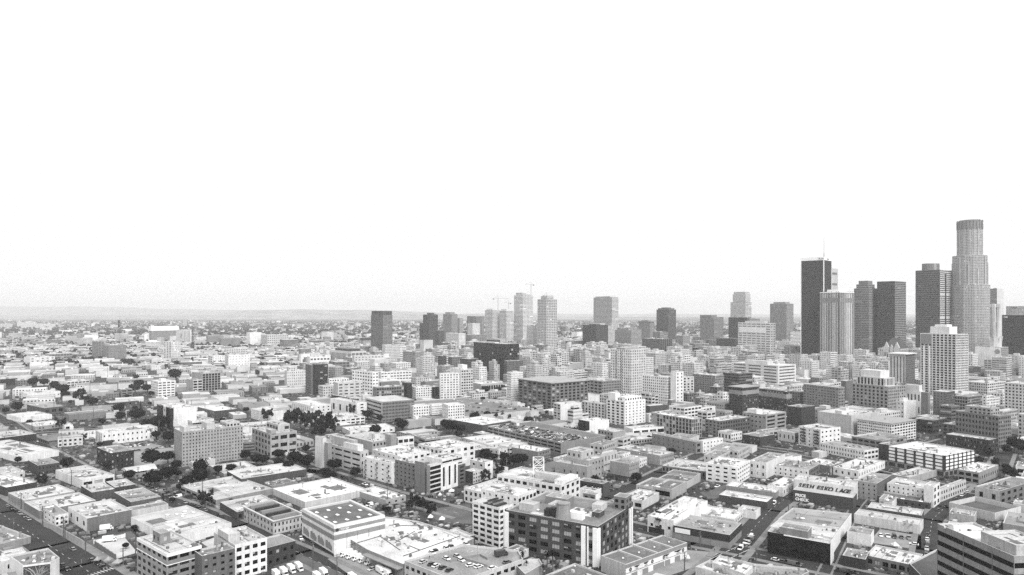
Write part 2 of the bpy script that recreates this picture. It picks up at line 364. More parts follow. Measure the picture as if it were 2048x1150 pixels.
def name_of(cat): return {'warehouse': 'warehouse', 'shop': 'shop_building', 'tower': 'tower_building', 'office': 'office_building', 'apartments': 'apartment_building', 'car park': 'car_park_building', 'house': 'house', 'hotel': 'hotel_building', 'factory': 'factory_building'}.get(cat, 'building')
NB = [0]
def bld(label, cat, xl, xc, xr, yt, yb, phi, wall, roof, L='', Rr='', ref=None, tiers=(), name=None, par=.9, lights=(.78, .15, .07), z0=0, wr=None, ind=None, n_roof=None, claim_it=True, cope_t=None, poly=None, h=None, roofkinds=None, clutter=None, mixed=False):
    """xl/xc/xr: left limit, near corner, right limit; yt/yb: top and ground of the near corner; phi: heading of the right-hand wall"""
    wall = min(wall*1.08, .70) if wall > .4 else (wall*.6 if wall < .16 else wall*.8)
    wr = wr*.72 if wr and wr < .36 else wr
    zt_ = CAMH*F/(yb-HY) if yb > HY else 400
    if zt_ > 1500 and wall < .24: wall = wall*1.5+.02  # distant dark walls lightened: extra haze put into the wall tone
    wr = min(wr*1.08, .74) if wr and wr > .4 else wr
    if poly is None:
        fp, Z = corner_box(xl, xc, xr, yb, phi); h = (yb-yt)*Z/F
        styles = (Rr, L, Rr, L) if Z < 1500 else (Rr, '', '', L)
    else:
        pts = [gp(x, y, h) for x, y in poly]; fp = [Vector((p[0], p[1])) for p in pts]
        ar = sum(fp[i][0]*fp[(i+1) % len(fp)][1]-fp[(i+1) % len(fp)][0]*fp[i][1] for i in range(len(fp)))
        if ar < 0: fp.reverse()
        Z = min(p[1] for p in fp); styles = (L,)*len(fp) if L else ()
    NB[0] += 1
    c = sum(fp, Vector((0, 0)))/len(fp)
    E = empty(name or name_of(cat), (c[0], c[1], 0), label, cat)
    W, G, RF = MB(), MB(), MB()
    if ind is None:
        k = (xr-xc)
        ind = Z < 470
    IND = [] if ind else None
    zb = z0*Z/F
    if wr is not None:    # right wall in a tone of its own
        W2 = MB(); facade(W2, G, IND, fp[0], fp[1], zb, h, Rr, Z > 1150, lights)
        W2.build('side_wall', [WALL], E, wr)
        far = Z > 1150
        for i in (1, 2, 3): facade(W, G, IND, fp[i], fp[(i+1) % 4], zb, h, styles[i], far or i != 3, lights)
        tmpW = MB(); prism_building(fp, zb, h, Z=Z, par=par, W=tmpW, G=G, RF=RF, styles=(), clutter=clutter, cope=cope_t or .3, deco=n_roof != 0)
    else:
        prism_building(fp, zb, h, styles=styles, Z=Z, par=par, W=W, G=G, RF=RF, IND=IND, lights=lights, floor=z0 > 0, clutter=clutter, cope=cope_t or .3, deco=n_roof != 0)
    if z0 > 0:
        d = (fp[1]-fp[0]).normalized(); ic = inset(fp, 2.5)
        for p in ic: W.obox(p, d, 1.0, 1.0, 0, zb, bottom=False)
        mid = inset(fp, min((fp[1]-fp[0]).length, (fp[3]-fp[0]).length)*.3); W.prism(mid, 0, zb, 0)
    htop = h
    for T in tiers:   # (fu0,fu1,fv0,fv1, extra height m, style, tone or None, 'r' = round)
        u0, u1, v0, v1, eh, st = T[:6]; tone = T[6] if len(T) > 6 else None; shp = T[7] if len(T) > 7 else ''
        zt0 = T[8] if len(T) > 8 else h-par
        e1 = fp[1]-fp[0]; e2 = fp[3]-fp[0]
        tp = [fp[0]+e1*u0+e2*v0, fp[0]+e1*u1+e2*v0, fp[0]+e1*u1+e2*v1, fp[0]+e1*u0+e2*v1]
        if shp == 'r':
            cc = (tp[0]+tp[2])/2; a1 = (tp[1]-tp[0])/2; a2 = (tp[3]-tp[0])/2
            tp = [cc+a1*math.cos(2*math.pi*k/16)+a2*math.sin(2*math.pi*k/16) for k in range(16)]
        tone = wall if tone is None else tone; tw = MB(); tr = MB()
        prism_building(tp, zt0, h+eh, styles=(st,)*len(tp), Z=Z, par=.4, W=tw, G=G, RF=tr, far=True, clutter=0)
        if True:
            tw.build('upper_storey' if eh > 4 else 'roof_house', [WALL], E, tone); tr.build('upper_roof', RM, E, min(.6, tone*.7+.1))
        htop = max(htop, h+eh)
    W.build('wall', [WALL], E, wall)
    RF.build('roof', RM, E, roof*.74 if roof > .45 else roof*.55)
    if Z > 1100 and not mixed: G.build('window_panes', [TG, TG2, TG], E, max(.012, wall*((.14 if Z < 1500 else .24) if wall > .3 else .3)), kind='stuff')  # pane tone follows the wall, paler when farther, as painted haze
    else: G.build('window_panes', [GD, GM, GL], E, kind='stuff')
    if IND:
        for (p, d, w, hh, tn) in IND:
            wm = window_mesh(w, hh, tn); o = link('window', wm[0], E); link('pane', wm[1], o); o.location = (p[0]-c[0], p[1]-c[1], p[2]); o.rotation_euler.z = math.atan2(d[1], d[0])
    if Z < 900: rooftop(E, fp, h-par, Z, R, n_roof, roofkinds)
    if claim_it: claim(fp if len(fp) == 4 else fp)
    cxp = px(c[0], c[1], h)
    E['_h'] = h
    if ref: LAND.append((ref, c[0], c[1], px(c[0], c[1], h/2)))
    return E, fp, h, Z

TXTC = {}
def text_on(E, s, p, d, z, size, m, name='lettering', n_out=.08, bold=.0, shear=0, parent=True, rot=0):
    cu = bpy.data.curves.new(name, 'FONT'); cu.body = s; cu.size = size; cu.extrude = .04; cu.offset = bold; cu.shear = shear; cu.resolution_u = 2
    t = bpy.data.objects.new('t', cu); me = bpy.data.meshes.new_from_object(t); bpy.data.objects.remove(t); me.name = name
    me.materials.clear(); me.materials.append(m)
    o = link(name, me, E if parent else None)
    n = Vector((d[1], -d[0])); q = Vector((p[0], p[1]))+n*n_out
    M = Matrix(((d[0], 0, n[0], q[0]), (d[1], 0, n[1], q[1]), (0, 1, 0, z), (0, 0, 0, 1)))
    if rot: M = M @ Matrix.Rotation(rot, 4, 'Z')
    if parent: M = Matrix.Translation(-Vector(E['_o'])) @ M
    o.matrix_local = M
    return o
# ---------------------------------------------------------------- setting: ground, hills, streets
g = MB(); g.q((-24000, -600, 0), (24000, -600, 0), (24000, 24000, 0), (-24000, 24000, 0))
GROUND = mat('city ground', .038, rough=.95, var=.6, scale=(.03, .03, .03), fine=.35, detail=10)
link('ground', g.mesh('ground', [GROUND]), kind='structure')
def ridge(name, dist, prof, base):
    b = MB(); pts = []
    n = 160
    for i in range(n+1):
        x = -300+2700*i/n
        hh = prof[-1][1]
        for k in range(len(prof)-1):
            if prof[k][0] <= x <= prof[k+1][0]:
                t = (x-prof[k][0])/(prof[k+1][0]-prof[k][0]); hh = prof[k][1]*(1-t)+prof[k+1][1]*t
        y = hh+math.sin(i*.9)*.35+math.sin(i*.37)*.6
        Z = CAMH-(y-HY)*dist/F
        pts.append(((x-CX)/F*dist, Z))
    for i in range(n):
        a, c = pts[i], pts[i+1]
        b.q((a[0]*.9, dist*.9, 0), (c[0]*.9, dist*.9, 0), (c[0]*.96, dist*.96, c[1]*.6), (a[0]*.96, dist*.96, a[1]*.6))
        b.q((a[0]*.96, dist*.96, a[1]*.6), (c[0]*.96, dist*.96, c[1]*.6), (c[0], dist, c[1]), (a[0], dist, a[1]))
        b.q((a[0], dist, a[1]), (c[0], dist, c[1]), (c[0]*1.06, dist*1.06, 0), (a[0]*1.06, dist*1.06, 0))
    link(name, b.mesh(name, [mat('hill scrub', .2, var=.4, scale=(.004, .004, .004))]), kind='structure')
ridge('near_hills', 12500, [(-300, 632), (430, 630), (480, 622), (600, 618), (760, 621), (900, 626), (1150, 634), (1400, 640), (2400, 640)], 0)
ridge('far_hills', 19500, [(-300, 611), (160, 613), (330, 617), (700, 626), (1400, 628), (2400, 629)], 0)

STREETS = []
def strip(b, a, c, w, z, m=0, off=0.0):
    a = Vector((a[0], a[1])); c = Vector((c[0], c[1])); d = (c-a).normalized(); n = Vector((-d[1], d[0]))
    a = a+n*off; c = c+n*off
    b.q((*(a-n*w/2), z), (*(c-n*w/2), z), (*(c+n*w/2), z), (*(a+n*w/2), z), m=m)
def street(pts, w=14, walk=3.5, dash=True, ext=0):
    P = [gp(x, y) for x, y in pts]
    road, side, pm = MB(), MB(), MB()
    for i in range(len(P)-1):
        a, c = P[i], P[i+1]; d = (c-a).normalized(); n = Vector((-d[1], d[0], 0))
        strip(road, a-d*1.5, c+d*1.5, w, .012+.004*(len(STREETS) % 7))
        q = [a-n*(w/2+walk*.6), c-n*(w/2+walk*.6), c+n*(w/2+walk*.6), a+n*(w/2+walk*.6)]
        claim([Vector((v[0], v[1])) for v in q])
        for s in (-1, 1):
            L = (c-a).length; m0 = a+n*s*(w/2+walk/2); m1 = c+n*s*(w/2+walk/2)
            side.obox(((m0+m1)/2)[:2], d[:2], L, walk, 0, .13+.003*(len(STREETS) % 5), bottom=False)
        if dash and a[1] < 900:
            L = (c-a).length; k = 0
            while k < L-3:
                strip(pm, a+d*k, a+d*(k+3), .22, .045); k += 9
    link('street', road.mesh('street', [ASPH]), kind='structure')
    link('pavement', side.mesh('pavement', [CONC]), kind='structure')
    if pm.f: link('road_markings', pm.mesh('road_markings', [PAINT]), kind='structure')
    STREETS.append(P); return P
S_L1 = street([(-60, 985), (0, 1026), (100, 1092), (160, 1131), (235, 1185)], 19, 5)
S_L2 = street([(-60, 805), (20, 847), (95, 903), (200, 960), (275, 982), (370, 1012), (475, 1052), (600, 1106), (690, 1150), (780, 1200)], 13, 3)
S_M = street([(520, 905), (640, 944), (780, 989), (850, 1008), (930, 1030)], 15, 4)
S_3 = street([(820, 1150), (1210, 995), (1275, 968), (1320, 945), (1420, 900), (1560, 850)], 11, 3, dash=False)
S_R0 = street([(1250, 1050), (1390, 1084), (1486, 1102), (1700, 1148), (1860, 1182)], 13, 3.5)
S_R1 = street([(1400, 1165), (1450, 1120), (1540, 1020), (1600, 975), (1711, 930), (1900, 880)], 13, 3.5)
S_R2 = street([(1848, 1165), (1856, 1100), (1864, 1040), (1890, 1014), (1936, 985), (2010, 950)], 11, 3)
S_RA = street([(1640, 1165), (1683, 1075), (1712, 1012), (1740, 980)], 5, 1, dash=False)
street([(1560, 905), (1760, 945), (1900, 975), (2100, 1010)], 10, 3, dash=False)
street([(330, 905), (500, 930), (640, 944)], 12, 3, dash=False)
street([(1240, 855), (1420, 880), (1600, 905)], 9, 3, dash=False)
street([(-100, 880), (60, 868), (330, 850), (500, 842)], 11, 3, dash=False)
street([(2010, 905), (1990, 950), (1960, 990)], 12, 3, dash=False)
# zebra crossings and yards laid on the ground
zb = MB()
a = gp(205, 1146); d = (gp(250, 1130)-gp(196, 1148)).normalized()
for k in range(9): strip(zb, a+d*(k*1.5-5), a+d*(k*1.5-5)+Vector((-d[1], d[0], 0))*3.6, .6, .06)
a = gp(1430, 1106)
for k in range(12): strip(zb, a+d*(k*1.3), a+d*(k*1.3)+Vector((-d[1], d[0], 0))*.4, .3, .06)
for (q0, q1) in (((1400, 1128), (1475, 1093)), ((1420, 1136), (1500, 1098)), ((915, 1010), (985, 1030)), ((940, 1003), (1005, 1022))):
    strip(zb, gp(*q0), gp(*q1), .35, .062)
link('crosswalk_markings', zb.mesh('crosswalk_markings', [PAINT]), kind='structure')
def yard(pts, name, m, z=.03, cl=True):
    P = [gp(x, y) for x, y in pts]; b = MB(); b.q(*[(p[0], p[1], z) for p in P]); link(name, b.mesh(name, [m]), kind='structure')
    if cl: claim([Vector((p[0], p[1])) for p in P])
YL = mat('pale concrete yard', .42, var=.15, scale=(.1, .1, .1), fine=.15); YD = mat('dark yard asphalt', .09, var=.25, scale=(.1, .1, .1), fine=.2); YM = mat('worn lot surface', .22, var=.2, scale=(.1, .1, .1), fine=.2)
yard([(172, 1082), (262, 1062), (275, 1075), (195, 1098)], 'truck_yard', YD, .03)
yard([(188, 1088), (250, 1076), (275, 1105), (232, 1118)], 'fenced_yard', YL, .034)
yard([(232, 903), (300, 886), (360, 900), (345, 925), (268, 935)], 'parking_lot_surface', YM, .034)
yard([(1738, 1085), (1760, 1058), (1842, 1072), (1843, 1100)], 'parking_lot_surface', YM, .036)
yard([(560, 1160), (545, 1128), (600, 1108), (690, 1150)], 'delivery_yard', YD, .038)
yard([(655, 1118), (740, 1094), (830, 1160), (720, 1165)], 'delivery_yard', YM, .04)
yard([(845, 1020), (940, 1008), (945, 1048), (880, 1045)], 'tent_lot', YD, .036)
yard([(1250, 1150), (1372, 1100), (1440, 1105), (1400, 1130), (1300, 1165)], 'forecourt', YM, .037)
yard([(1400, 985), (1455, 968), (1455, 990), (1420, 1000)], 'parking_lot_surface', YD, .036)

# ---------------------------------------------------------------- skyline (far towers)
B = bld
def emp_tower(label, cat, ref, x0, x1, yb, name='tower_building'):
    Z = CAMH*F/(yb-HY); w = (x1-x0)*Z/F; X = ((x0+x1)/2-CX)/F*(Z+w/2)
    E = empty(name, (X, Z+w/2, 0), label, cat); E['_h'] = 100
    if ref: LAND.append((ref, X, Z+w/2, ((x0+x1)/2, yb-60)))
    return E, X, Z+w/2, w, Z
def zpx(y, yb): return (yb-y)*CAMH/(yb-HY)
def ngon(cx, cy, r, n, rot=0, sq=0):
    return [Vector((cx+r*math.cos(2*math.pi*k/n+rot), cy+r*math.sin(2*math.pi*k/n+rot))) for k in range(n)]
# round stepped tallest tower
E, X, Y, w, Z = emp_tower('tallest tower, pale and stepped with a round dark crown, right of centre of the skyline', 'tower', 'the tallest round-crowned tower', 1905, 1974, 736)
W, G, RF = MB(), MB(), MB()
steps = [(1905, 1974, 569, 0, 12), (1908, 1968, 509, 569, 12), (1917, 1959.5, 455, 509, 16)]
for (a, b2, yt, yl, n) in steps:
    r = (b2-a)/2*(Z+w/2)/F
    z0 = 0 if yl == 0 else zpx(yl, 736)-1
    prism_building(ngon(X, Y, r, n, .13), z0, zpx(yt, 736), styles=('m',)*n, Z=1200, par=.5, W=W, G=G, RF=RF, far=True, clutter=0, lights=(.8, .2, 0))
for k in range(12):
    a = 2*math.pi*k/12+.13; r = 31.5*(Z+w/2)/F
    W.obox((X+math.cos(a)*r, Y+math.sin(a)*r), (math.cos(a), math.sin(a)), 3.2, 3.4, 0, zpx(569+(k % 2)*26, 736))
for k in range(16):
    a = 2*math.pi*k/16+.13; r = 21.2*(Z+w/2)/F
    W.obox((X+math.cos(a)*r, Y+math.sin(a)*r), (math.cos(a), math.sin(a)), 1.6, 1.8, zpx(509, 736)-1, zpx(455, 736))
for k in range(12):
    a = 2*math.pi*k/12+.4; r = 29.5*(Z+w/2)/F
    W.obox((X+math.cos(a)*r, Y+math.sin(a)*r), (math.cos(a), math.sin(a)), 2.4, 2.6, zpx(569, 736)-1, zpx(512+(k % 3)*12, 736))
for k in range(0):   # shoulders that widen the shaft in steps
    a = .3+k*math.pi/3; r = 29*Z/F
    W.obox((X+math.cos(a)*r, Y+math.sin(a)*r), (math.cos(a), math.sin(a)), 9, 12, 0, zpx(600 - (k % 3)*18, 736))
W.build('wall', [WALL], E, .42); G.build('window_panes', [TG, TG2, TG], E, .06, kind='stuff'); RF.build('roof', [ROOF, COPE, MIDG], E, .4)
W = MB(); r = 21.5*(Z+w/2)/F
P = ngon(X, Y, r, 24)
W.prism(P, zpx(455, 736), zpx(439, 736)); W.prism(ngon(X, Y, r*.86, 24), zpx(439, 736), zpx(436.5, 736))
for k in range(24):
    a = 2*math.pi*k/24; W.obox((X+math.cos(a)*r, Y+math.sin(a)*r), (math.cos(a), math.sin(a)), 2.2, 1.5, zpx(455, 736), zpx(438.5-(k % 2)*1.5, 736))
W.build('crown', [WALL], E, .2)
d = Vector((1, .35)).normalized()
text_on(E, 'us', (X+r*.52, Y-r*.95), d, zpx(446.5, 736), 9, WHITE, n_out=1.5)
# dark slab with white cap and mast
E, fp, h, Z = B('dark glass slab tower with a thin white cap and a tall mast on the roof', 'tower', 1602, 1647.5, 1663, 514, 738, 40, .035, .2, '', '', 'the dark slab tower with the mast')
W = MB(); c = inset(fp, -.6); W.prism(c, h-6.5, h+.4); W.build('white_cap', [WHITE], E)
W = MB()
for p in fp: W.obox(p, (fp[1]-fp[0]).normalized(), 1.6, 1.6, 0, h-6.5)
W.build('corner_trim', [WHITE], E, split=True)
W = MB()
for (q0, q1, nn) in ((3, 0, 24), (0, 1, 12)):
    dd = (fp[q1]-fp[q0]); L = dd.length; dd /= L; no = Vector((dd[1], -dd[0]))
    for k in range(1, nn): p = fp[q0]+dd*L*k/nn+no*.15; W.obox(p, dd, .5, .5, 0, h-6.6)
W.build('mullions', [mat('dark mullion', .05)], E)
W = MB(); m0 = fp[0]*.45+fp[2]*.55; m0 = (fp[0]+fp[2])/2
m0 = Vector(((1648-CX)/F*m0[1], m0[1])); W.tube((m0[0], m0[1], h), (m0[0], m0[1], h+10), 1.1, 6); W.tube((m0[0], m0[1], h+10), (m0[0], m0[1], h+52), .55, 6, r2=.2); W.build('mast', [METAL], E)
dl = (fp[0]-fp[3]).normalized(); text_on(E, 'Aon', fp[3]+dl*((fp[0]-fp[3]).length*.76), dl, h-5.2, 7, DARKM, n_out=.9)
dr = (fp[1]-fp[0]).normalized(); text_on(E, 'Aon', fp[0]+dr*((fp[1]-fp[0]).length*.35), dr, h-5.2, 7, DARKM, n_out=.9)
B('pale narrow tower with two dark louvre rows behind the dark slab tower', 'tower', 1652, 1658, 1676, 536, 730, 50, .42, .5, '', 's:1x9:.8,.2')
E, fp, h, Z = B('white tower with bold vertical piers and a dark band of louvres near its top', 'tower', 1641, 1680, 1707, 584, 742, 52, .62, .5, 'v:8x1:.42,.93', 'v:7x1:.42,.93', 'the white pier-striped tower', tiers=((.2, .8, .2, .8, 6, ''),), lights=(.0, 1, 0))
W = MB()
for (q0, q1, nn) in ((3, 0, 10), (0, 1, 8)):
    dd = (fp[q1]-fp[q0]); L = dd.length; dd /= L; no = Vector((dd[1], -dd[0]))
    for k in range(nn): p = fp[q0]+dd*L*(k+.5)/nn+no*.2; W.obox(p, dd, L/nn*.5, .5, h-22, h-12)
    for k in range(0, nn+1): p = fp[q0]+dd*L*k/nn+no*.4; W.obox(p, dd, L/nn*(.26 if k % 2 else .42), 1.2, 0, h-1)
W.build('louvre_band', [MIDG], E); W = MB(); W.prism(inset(fp, -1.1), h-1.2, h+.4, bottom=True); W.build('roof_cap', [WHITE], E)
B('slim grey office tower with a sloped cap, left of the dark slab tower', 'tower', 1540, 1573, 1587, 607, 706, 55, .34, .4, 'm', 's', 'the slim grey tower', tiers=((.15, .85, .15, .85, 5, ''),))
B('pale gothic-gabled small block between slim grey tower and dark slab', 'building', 1575, 1581, 1602, 664, 716, 55, .5, .3, 's', 's')
B('grey stepped tower with horizontal bands beside the twin dark towers', 'tower', 1708, 1738, 1754, 576, 736, 50, .3, .35, 's', 's', 'the grey banded stepped tower', tiers=((.1, .9, .1, .9, 9, 's'), (.2, .8, .2, .8, 17, 's')), name='tower_building')
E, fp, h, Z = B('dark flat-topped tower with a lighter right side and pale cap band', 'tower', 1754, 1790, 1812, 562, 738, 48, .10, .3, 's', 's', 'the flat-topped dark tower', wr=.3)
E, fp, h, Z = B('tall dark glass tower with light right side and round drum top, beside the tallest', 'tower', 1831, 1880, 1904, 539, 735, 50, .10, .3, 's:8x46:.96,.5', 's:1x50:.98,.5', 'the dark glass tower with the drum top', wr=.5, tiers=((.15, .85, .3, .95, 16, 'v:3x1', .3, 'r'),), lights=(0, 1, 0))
W = MB(); dd = (fp[1]-fp[0]); p = fp[0]+dd*.45; W.obox(p, dd.normalized(), 6, 1.2, 50, h-9); W.build('glass_strip', [GD], E)
B('grey-white office block half hidden behind the tallest tower', 'office', 1972, 1994, 2007, 577, 722, 52, .3, .4, 's', '', wr=.5)
E, fp, h, Z = B('pale tower top with a row of dark windows at the right edge of the photo', 'tower', 2012, 2060, 2100, 612, 722, 60, .5, .5, 'm', 'm')
dl = (fp[0]-fp[3]).normalized(); text_on(E, 'Union', fp[3]+dl*12, dl, h-6, 6, DARKM, n_out=.3)
E, fp, h, Z = B('dark banded office tower at the right edge with a small white sign near its top', 'tower', 2004, 2070, 2110, 630, 749, 58, .05, .3, 's:1x22:.98,.4', 's', 'the dark banded tower at the right edge')
dl = (fp[0]-fp[3]).normalized(); text_on(E, 'Citi', fp[3]+dl*3, dl, h-6, 5, WHITE, n_out=.3, bold=.15)
# white box with slender flared pylon
E, fp, h, Z = B('white windowless block with a faint round emblem and a slender flared pylon on its roof', 'building', 1950, 2002, 2017, 695, 757, 48, .70, .6, '', 'm', 'the white block with the pylon', wr=.35)
W = MB(); c = (fp[0]+fp[2])/2; c = Vector(((1990-CX)/F*c[1], c[1]))
def zz(y): return CAMH-(y-HY)*c[1]/F
for (y0, y1, r0, r1) in ((675, 645, 4.6, 6), (645, 615, 6, 7.6), (615, 608, 8.2, 8.2)):
    for k in range(4):
        a = k*math.pi/2+.6
        W.tube((c[0]+math.cos(a)*r0*.7, c[1]+math.sin(a)*r0*.7, zz(y0)), (c[0]+math.cos(a)*r1*.8, c[1]+math.sin(a)*r1*.8, zz(y1)), r0*.5, 5, r2=r1*.45)
W.prism(ngon(c[0], c[1], 11, 8), h, zz(676), 0)
for k in range(8):
    a = k*math.pi/4; W.tube((c[0]+math.cos(a)*9, c[1]+math.sin(a)*9, h), (c[0]+math.cos(a)*12, c[1]+math.sin(a)*12, zz(672)), .8, 5)
W.build('pylon', [WALL], E, .5)
W = MB(); dl = (fp[0]-fp[3]).normalized(); n = Vector((dl[1], -dl[0])); p = fp[3]+dl*((fp[0]-fp[3]).length*.86)+n*.1
W.q(*[(p[0]+dl[0]*math.cos(a)*4.5, p[1]+dl[1]*math.cos(a)*4.5, h-8+math.sin(a)*4.5) for a in [2*math.pi*k/20 for k in range(20)]]); W.build('round_emblem', [MIDG], E)
# grid tower
E, fp, h, Z = B('tall grid-faced apartment tower with two white pilasters and a white roof screen', 'apartments', 1842, 1912, 1936, 668, 801, 62, .60, .5, 'g:9x26:.86,.68', 'g:9x26:.8,.62', 'the grid-faced apartment tower', tiers=((.2, .85, .25, .8, 10, '', .7), (.3, .7, .35, .7, 13, '', .75)), lights=(.6, .4, 0), mixed=True)
W = MB(); dl = (fp[0]-fp[3]); L = dl.length; dl /= L; n = Vector((dl[1], -dl[0]))
for f_ in (.09, .26): W.obox(fp[3]+dl*L*f_+n*.35, dl, 1.7, .8, 3, h*.8)
W.build('white_pilaster', [WHITE], E, split=True)
W = MB()
for k in range(10): W.obox(fp[3]+dl*L*(k/9)+n*.25, dl, 1.5, .6, 0, h)
dr_ = fp[1]-fp[0]; n_ = Vector((dr_[1], -dr_[0])).normalized()
for k in range(1, 10): W.obox(fp[0]+dr_*(k/9)+n_*.25, dr_.normalized(), .8, .6, 0, h)
W.build('facade_pier', [WALL], E, .6, split=True)
W = MB(); W.obox(fp[3]+dl*L*.16+n*.5, dl, L*.3, 1.2, h*.83, h*.99); W.build('balcony_screen', [MIDG], E)
# gothic roofed
E, fp, h, Z = B('gothic-gabled pale building with steep dark roof', 'building', 1768, 1800, 1817, 698, 745, 50, .42, .1, 'v', 'v', 'the gothic-gabled building')
W, RF = MB(), MB(); hh = 22
A_, B_, C_, D_ = fp[3], fp[0], fp[1], fp[2]
r0 = (B_+C_)/2; r1 = (A_+D_)/2; ra = r0*.8+r1*.2; rb = r0*.2+r1*.8
RF.q((*B_, h), (*A_, h), (*rb, h+hh), (*ra, h+hh)); RF.q((*D_, h), (*C_, h), (*ra, h+hh), (*rb, h+hh)); RF.q((*C_, h), (*B_, h), (*ra, h+hh)); RF.q((*A_, h), (*D_, h), (*rb, h+hh))
RF.build('steep_roof', [WALL], E, .07)
dl = (B_-A_); L = dl.length; dl /= L; n = Vector((dl[1], -dl[0]))
for f_, s in ((.15, 1.), (.47, .6), (.8, 1.)):
    p = A_+dl*L*f_+n*.4; w2 = L*.17*s; q = p-n*3.5
    for o in (p, q): W.q((*(o-dl*w2), h-8), (*(o+dl*w2), h-8), (*(o+dl*w2), h+2*s), (*o, h+14*s), (*(o-dl*w2), h+2*s))
    W.q((*(p-dl*w2), h+2*s), (*p, h+14*s), (*q, h+14*s), (*(q-dl*w2), h+2*s)); W.q((*(p+dl*w2), h+2*s), (*(q+dl*w2), h+2*s), (*q, h+14*s), (*p, h+14*s))
W.build('gable', [WALL], E, .5)
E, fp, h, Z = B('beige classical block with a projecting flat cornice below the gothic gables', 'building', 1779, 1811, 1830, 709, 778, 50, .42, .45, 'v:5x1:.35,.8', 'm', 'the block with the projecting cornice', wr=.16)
W = MB(); W.prism(inset(fp, -2.4), h, h+1.4, bottom=True); W.build('cornice', [WALL], E, .6)
B('low stepped pale block left of the corniced block', 'building', 1759, 1777, 1786, 722, 765, 50, .5, .5, 'm', '')
B('dark glazed block with a pale cap in front of the banded stepped tower', 'office', 1706, 1732, 1757, 645, 728, 52, .09, .4, 's:1x18:.98,.5', 's:1x18:.98,.5', tiers=((.05, .95, .05, .95, 7, '', .3),))
# ---- middle skyline
B('cylindrical-cornered banded tower with a stepped top left of centre of the right skyline', 'tower', 1461, 1491, 1503, 604, 708, 52, .5, .4, 'm', 's', 'the stepped banded tower', tiers=((.0, .85, .0, .85, 24, 'm'), (.05, .8, .05, .8, 31, 'm')))
B('dark slab office block standing before the stepped banded tower', 'office', 1457, 1494, 1502, 635, 714, 60, .06, .2, 's', 's')
B('grey block right of the dark slab office, behind the white office block', 'office', 1494, 1499, 1520, 637, 718, 60, .35, .4, 's', 's')
B('dark low office block left of the white office block', 'office', 1433, 1466, 1480, 677, 722, 55, .07, .3, 's', 's')
B('grey notched tower left of the dark low office block', 'tower', 1400, 1428, 1447, 634, 708, 52, .3, .4, 'm', 's', 'the grey notched tower', tiers=((0, .6, .2, 1, 6, 'm'),))
E, fp, h, Z = B('white office block with rows of dark windows and a blank white panel on its face', 'office', 1476, 1541, 1551, 646, 730, 66, .72, .5, 's:7x17:.78,.4', 'k:2x17:.55,.45', 'the white office block', lights=(.2, .6, .2), tiers=((.2, .8, .2, .8, 4, ''),))
W = MB(); dl = (fp[0]-fp[3]); L = dl.length; dl /= L; n = Vector((dl[1], -dl[0])); W.obox(fp[3]+dl*L*.46+n*.3, dl, L*.82, .6, h*.76, h*.88); W.build('blank_panel', [WHITE], E)
B('pale banded office building with rounded flank below the white office block', 'office', 1465, 1556, 1592, 731, 775, 55, .55, .7, 's:3x7:.8,.42', 's:1x7:.85,.42', 'the pale banded office building', lights=(.6, .4, 0), tiers=((.2, .5, .3, .8, 5, '', .5),))
B('domed dark office tower in the middle of the skyline', 'tower', 1313, 1337, 1352, 619, 706, 50, .10, .3, 's', 's', 'the dark domed tower', tiers=((.08, .92, .08, .92, 4, ''), (.25, .75, .25, .75, 6.5, '')))
B('grey tower with a thin overhanging cap left of the dark domed tower', 'tower', 1277, 1300, 1308, 643, 706, 55, .2, .35, 'm', 'm', 'the thin-capped grey tower', tiers=((-.05, 1.05, -.05, 1.05, 1.2, ''), (.2, .8, .2, .8, 4, '')))
B('wide pale hotel-like slab left of the thin-capped grey tower', 'building', 1230, 1262, 1283, 660, 714, 52, .38, .5, 'm', 'm', tiers=((.2, 1, .3, 1, 6, 's'),))
B('dark ribbed office block with pale vertical lines before the domed tower', 'office', 1284, 1322, 1344, 678, 733, 55, .13, .3, 'm', 'v:6x1:.7,.9', 'the dark ribbed office block')
B('grey office block peeping between ribbed block and domed tower', 'office', 1306, 1320, 1336, 664, 716, 55, .3, .4, 's', 's')
B('small mid-grey tower right of the dark domed tower', 'tower', 1351, 1366, 1380, 671, 716, 55, .22, .4, 'm', 'm')
B('pale low hotel block left of the grey notched tower', 'building', 1388, 1400, 1410, 682, 712, 55, .4, .5, 's', 's')
B('long black roofed low block under the grey notched tower', 'building', 1382, 1410, 1425, 696, 722, 55, .06, .2, 's', '')
E, fp, h, Z = B('curved-top grey tower with horizontal bands and lighter right side', 'tower', 1187, 1224, 1237, 594, 704, 60, .44, .5, 's', 's', 'the curved-top grey tower', wr=.5, tiers=((.0, .9, .1, .9, 3, ''),))
B('dark brown pair-slab tower in front of the curved-top tower', 'tower', 1165, 1192, 1216, 650, 718, 48, .05, .2, 'm', 'm', 'the dark brown twin-slab tower', tiers=((0, .35, 0, .5, 3, '', .1), (.5, 1, .2, 1, 4, '', .4)))
B('pale narrow block right of the dark brown twin-slab tower', 'building', 1206, 1214, 1229, 652, 716, 50, .45, .5, '', 'm')
B('tall balconied apartment tower with pale ribs standing right of the cranes', 'apartments', 1075, 1093, 1114, 598, 722, 50, .5, .5, 'j:6x38:.7,.6', 'j:6x38:.8,.6', 'the tall balconied apartment tower', tiers=((.15, .8, .15, .8, 8, 's'),), lights=(.5, .5, 0))
B('short grey block left of the tall balconied apartment tower', 'apartments', 1053, 1066, 1077, 652, 718, 50, .52, .5, 'm', 'm')
B('unfinished pale tower with a crane on top', 'tower', 1028, 1046, 1066, 590, 706, 48, .6, .5, 's', 's', 'the unfinished pale tower', tiers=((.1, .9, .2, .9, 8, 's'),))
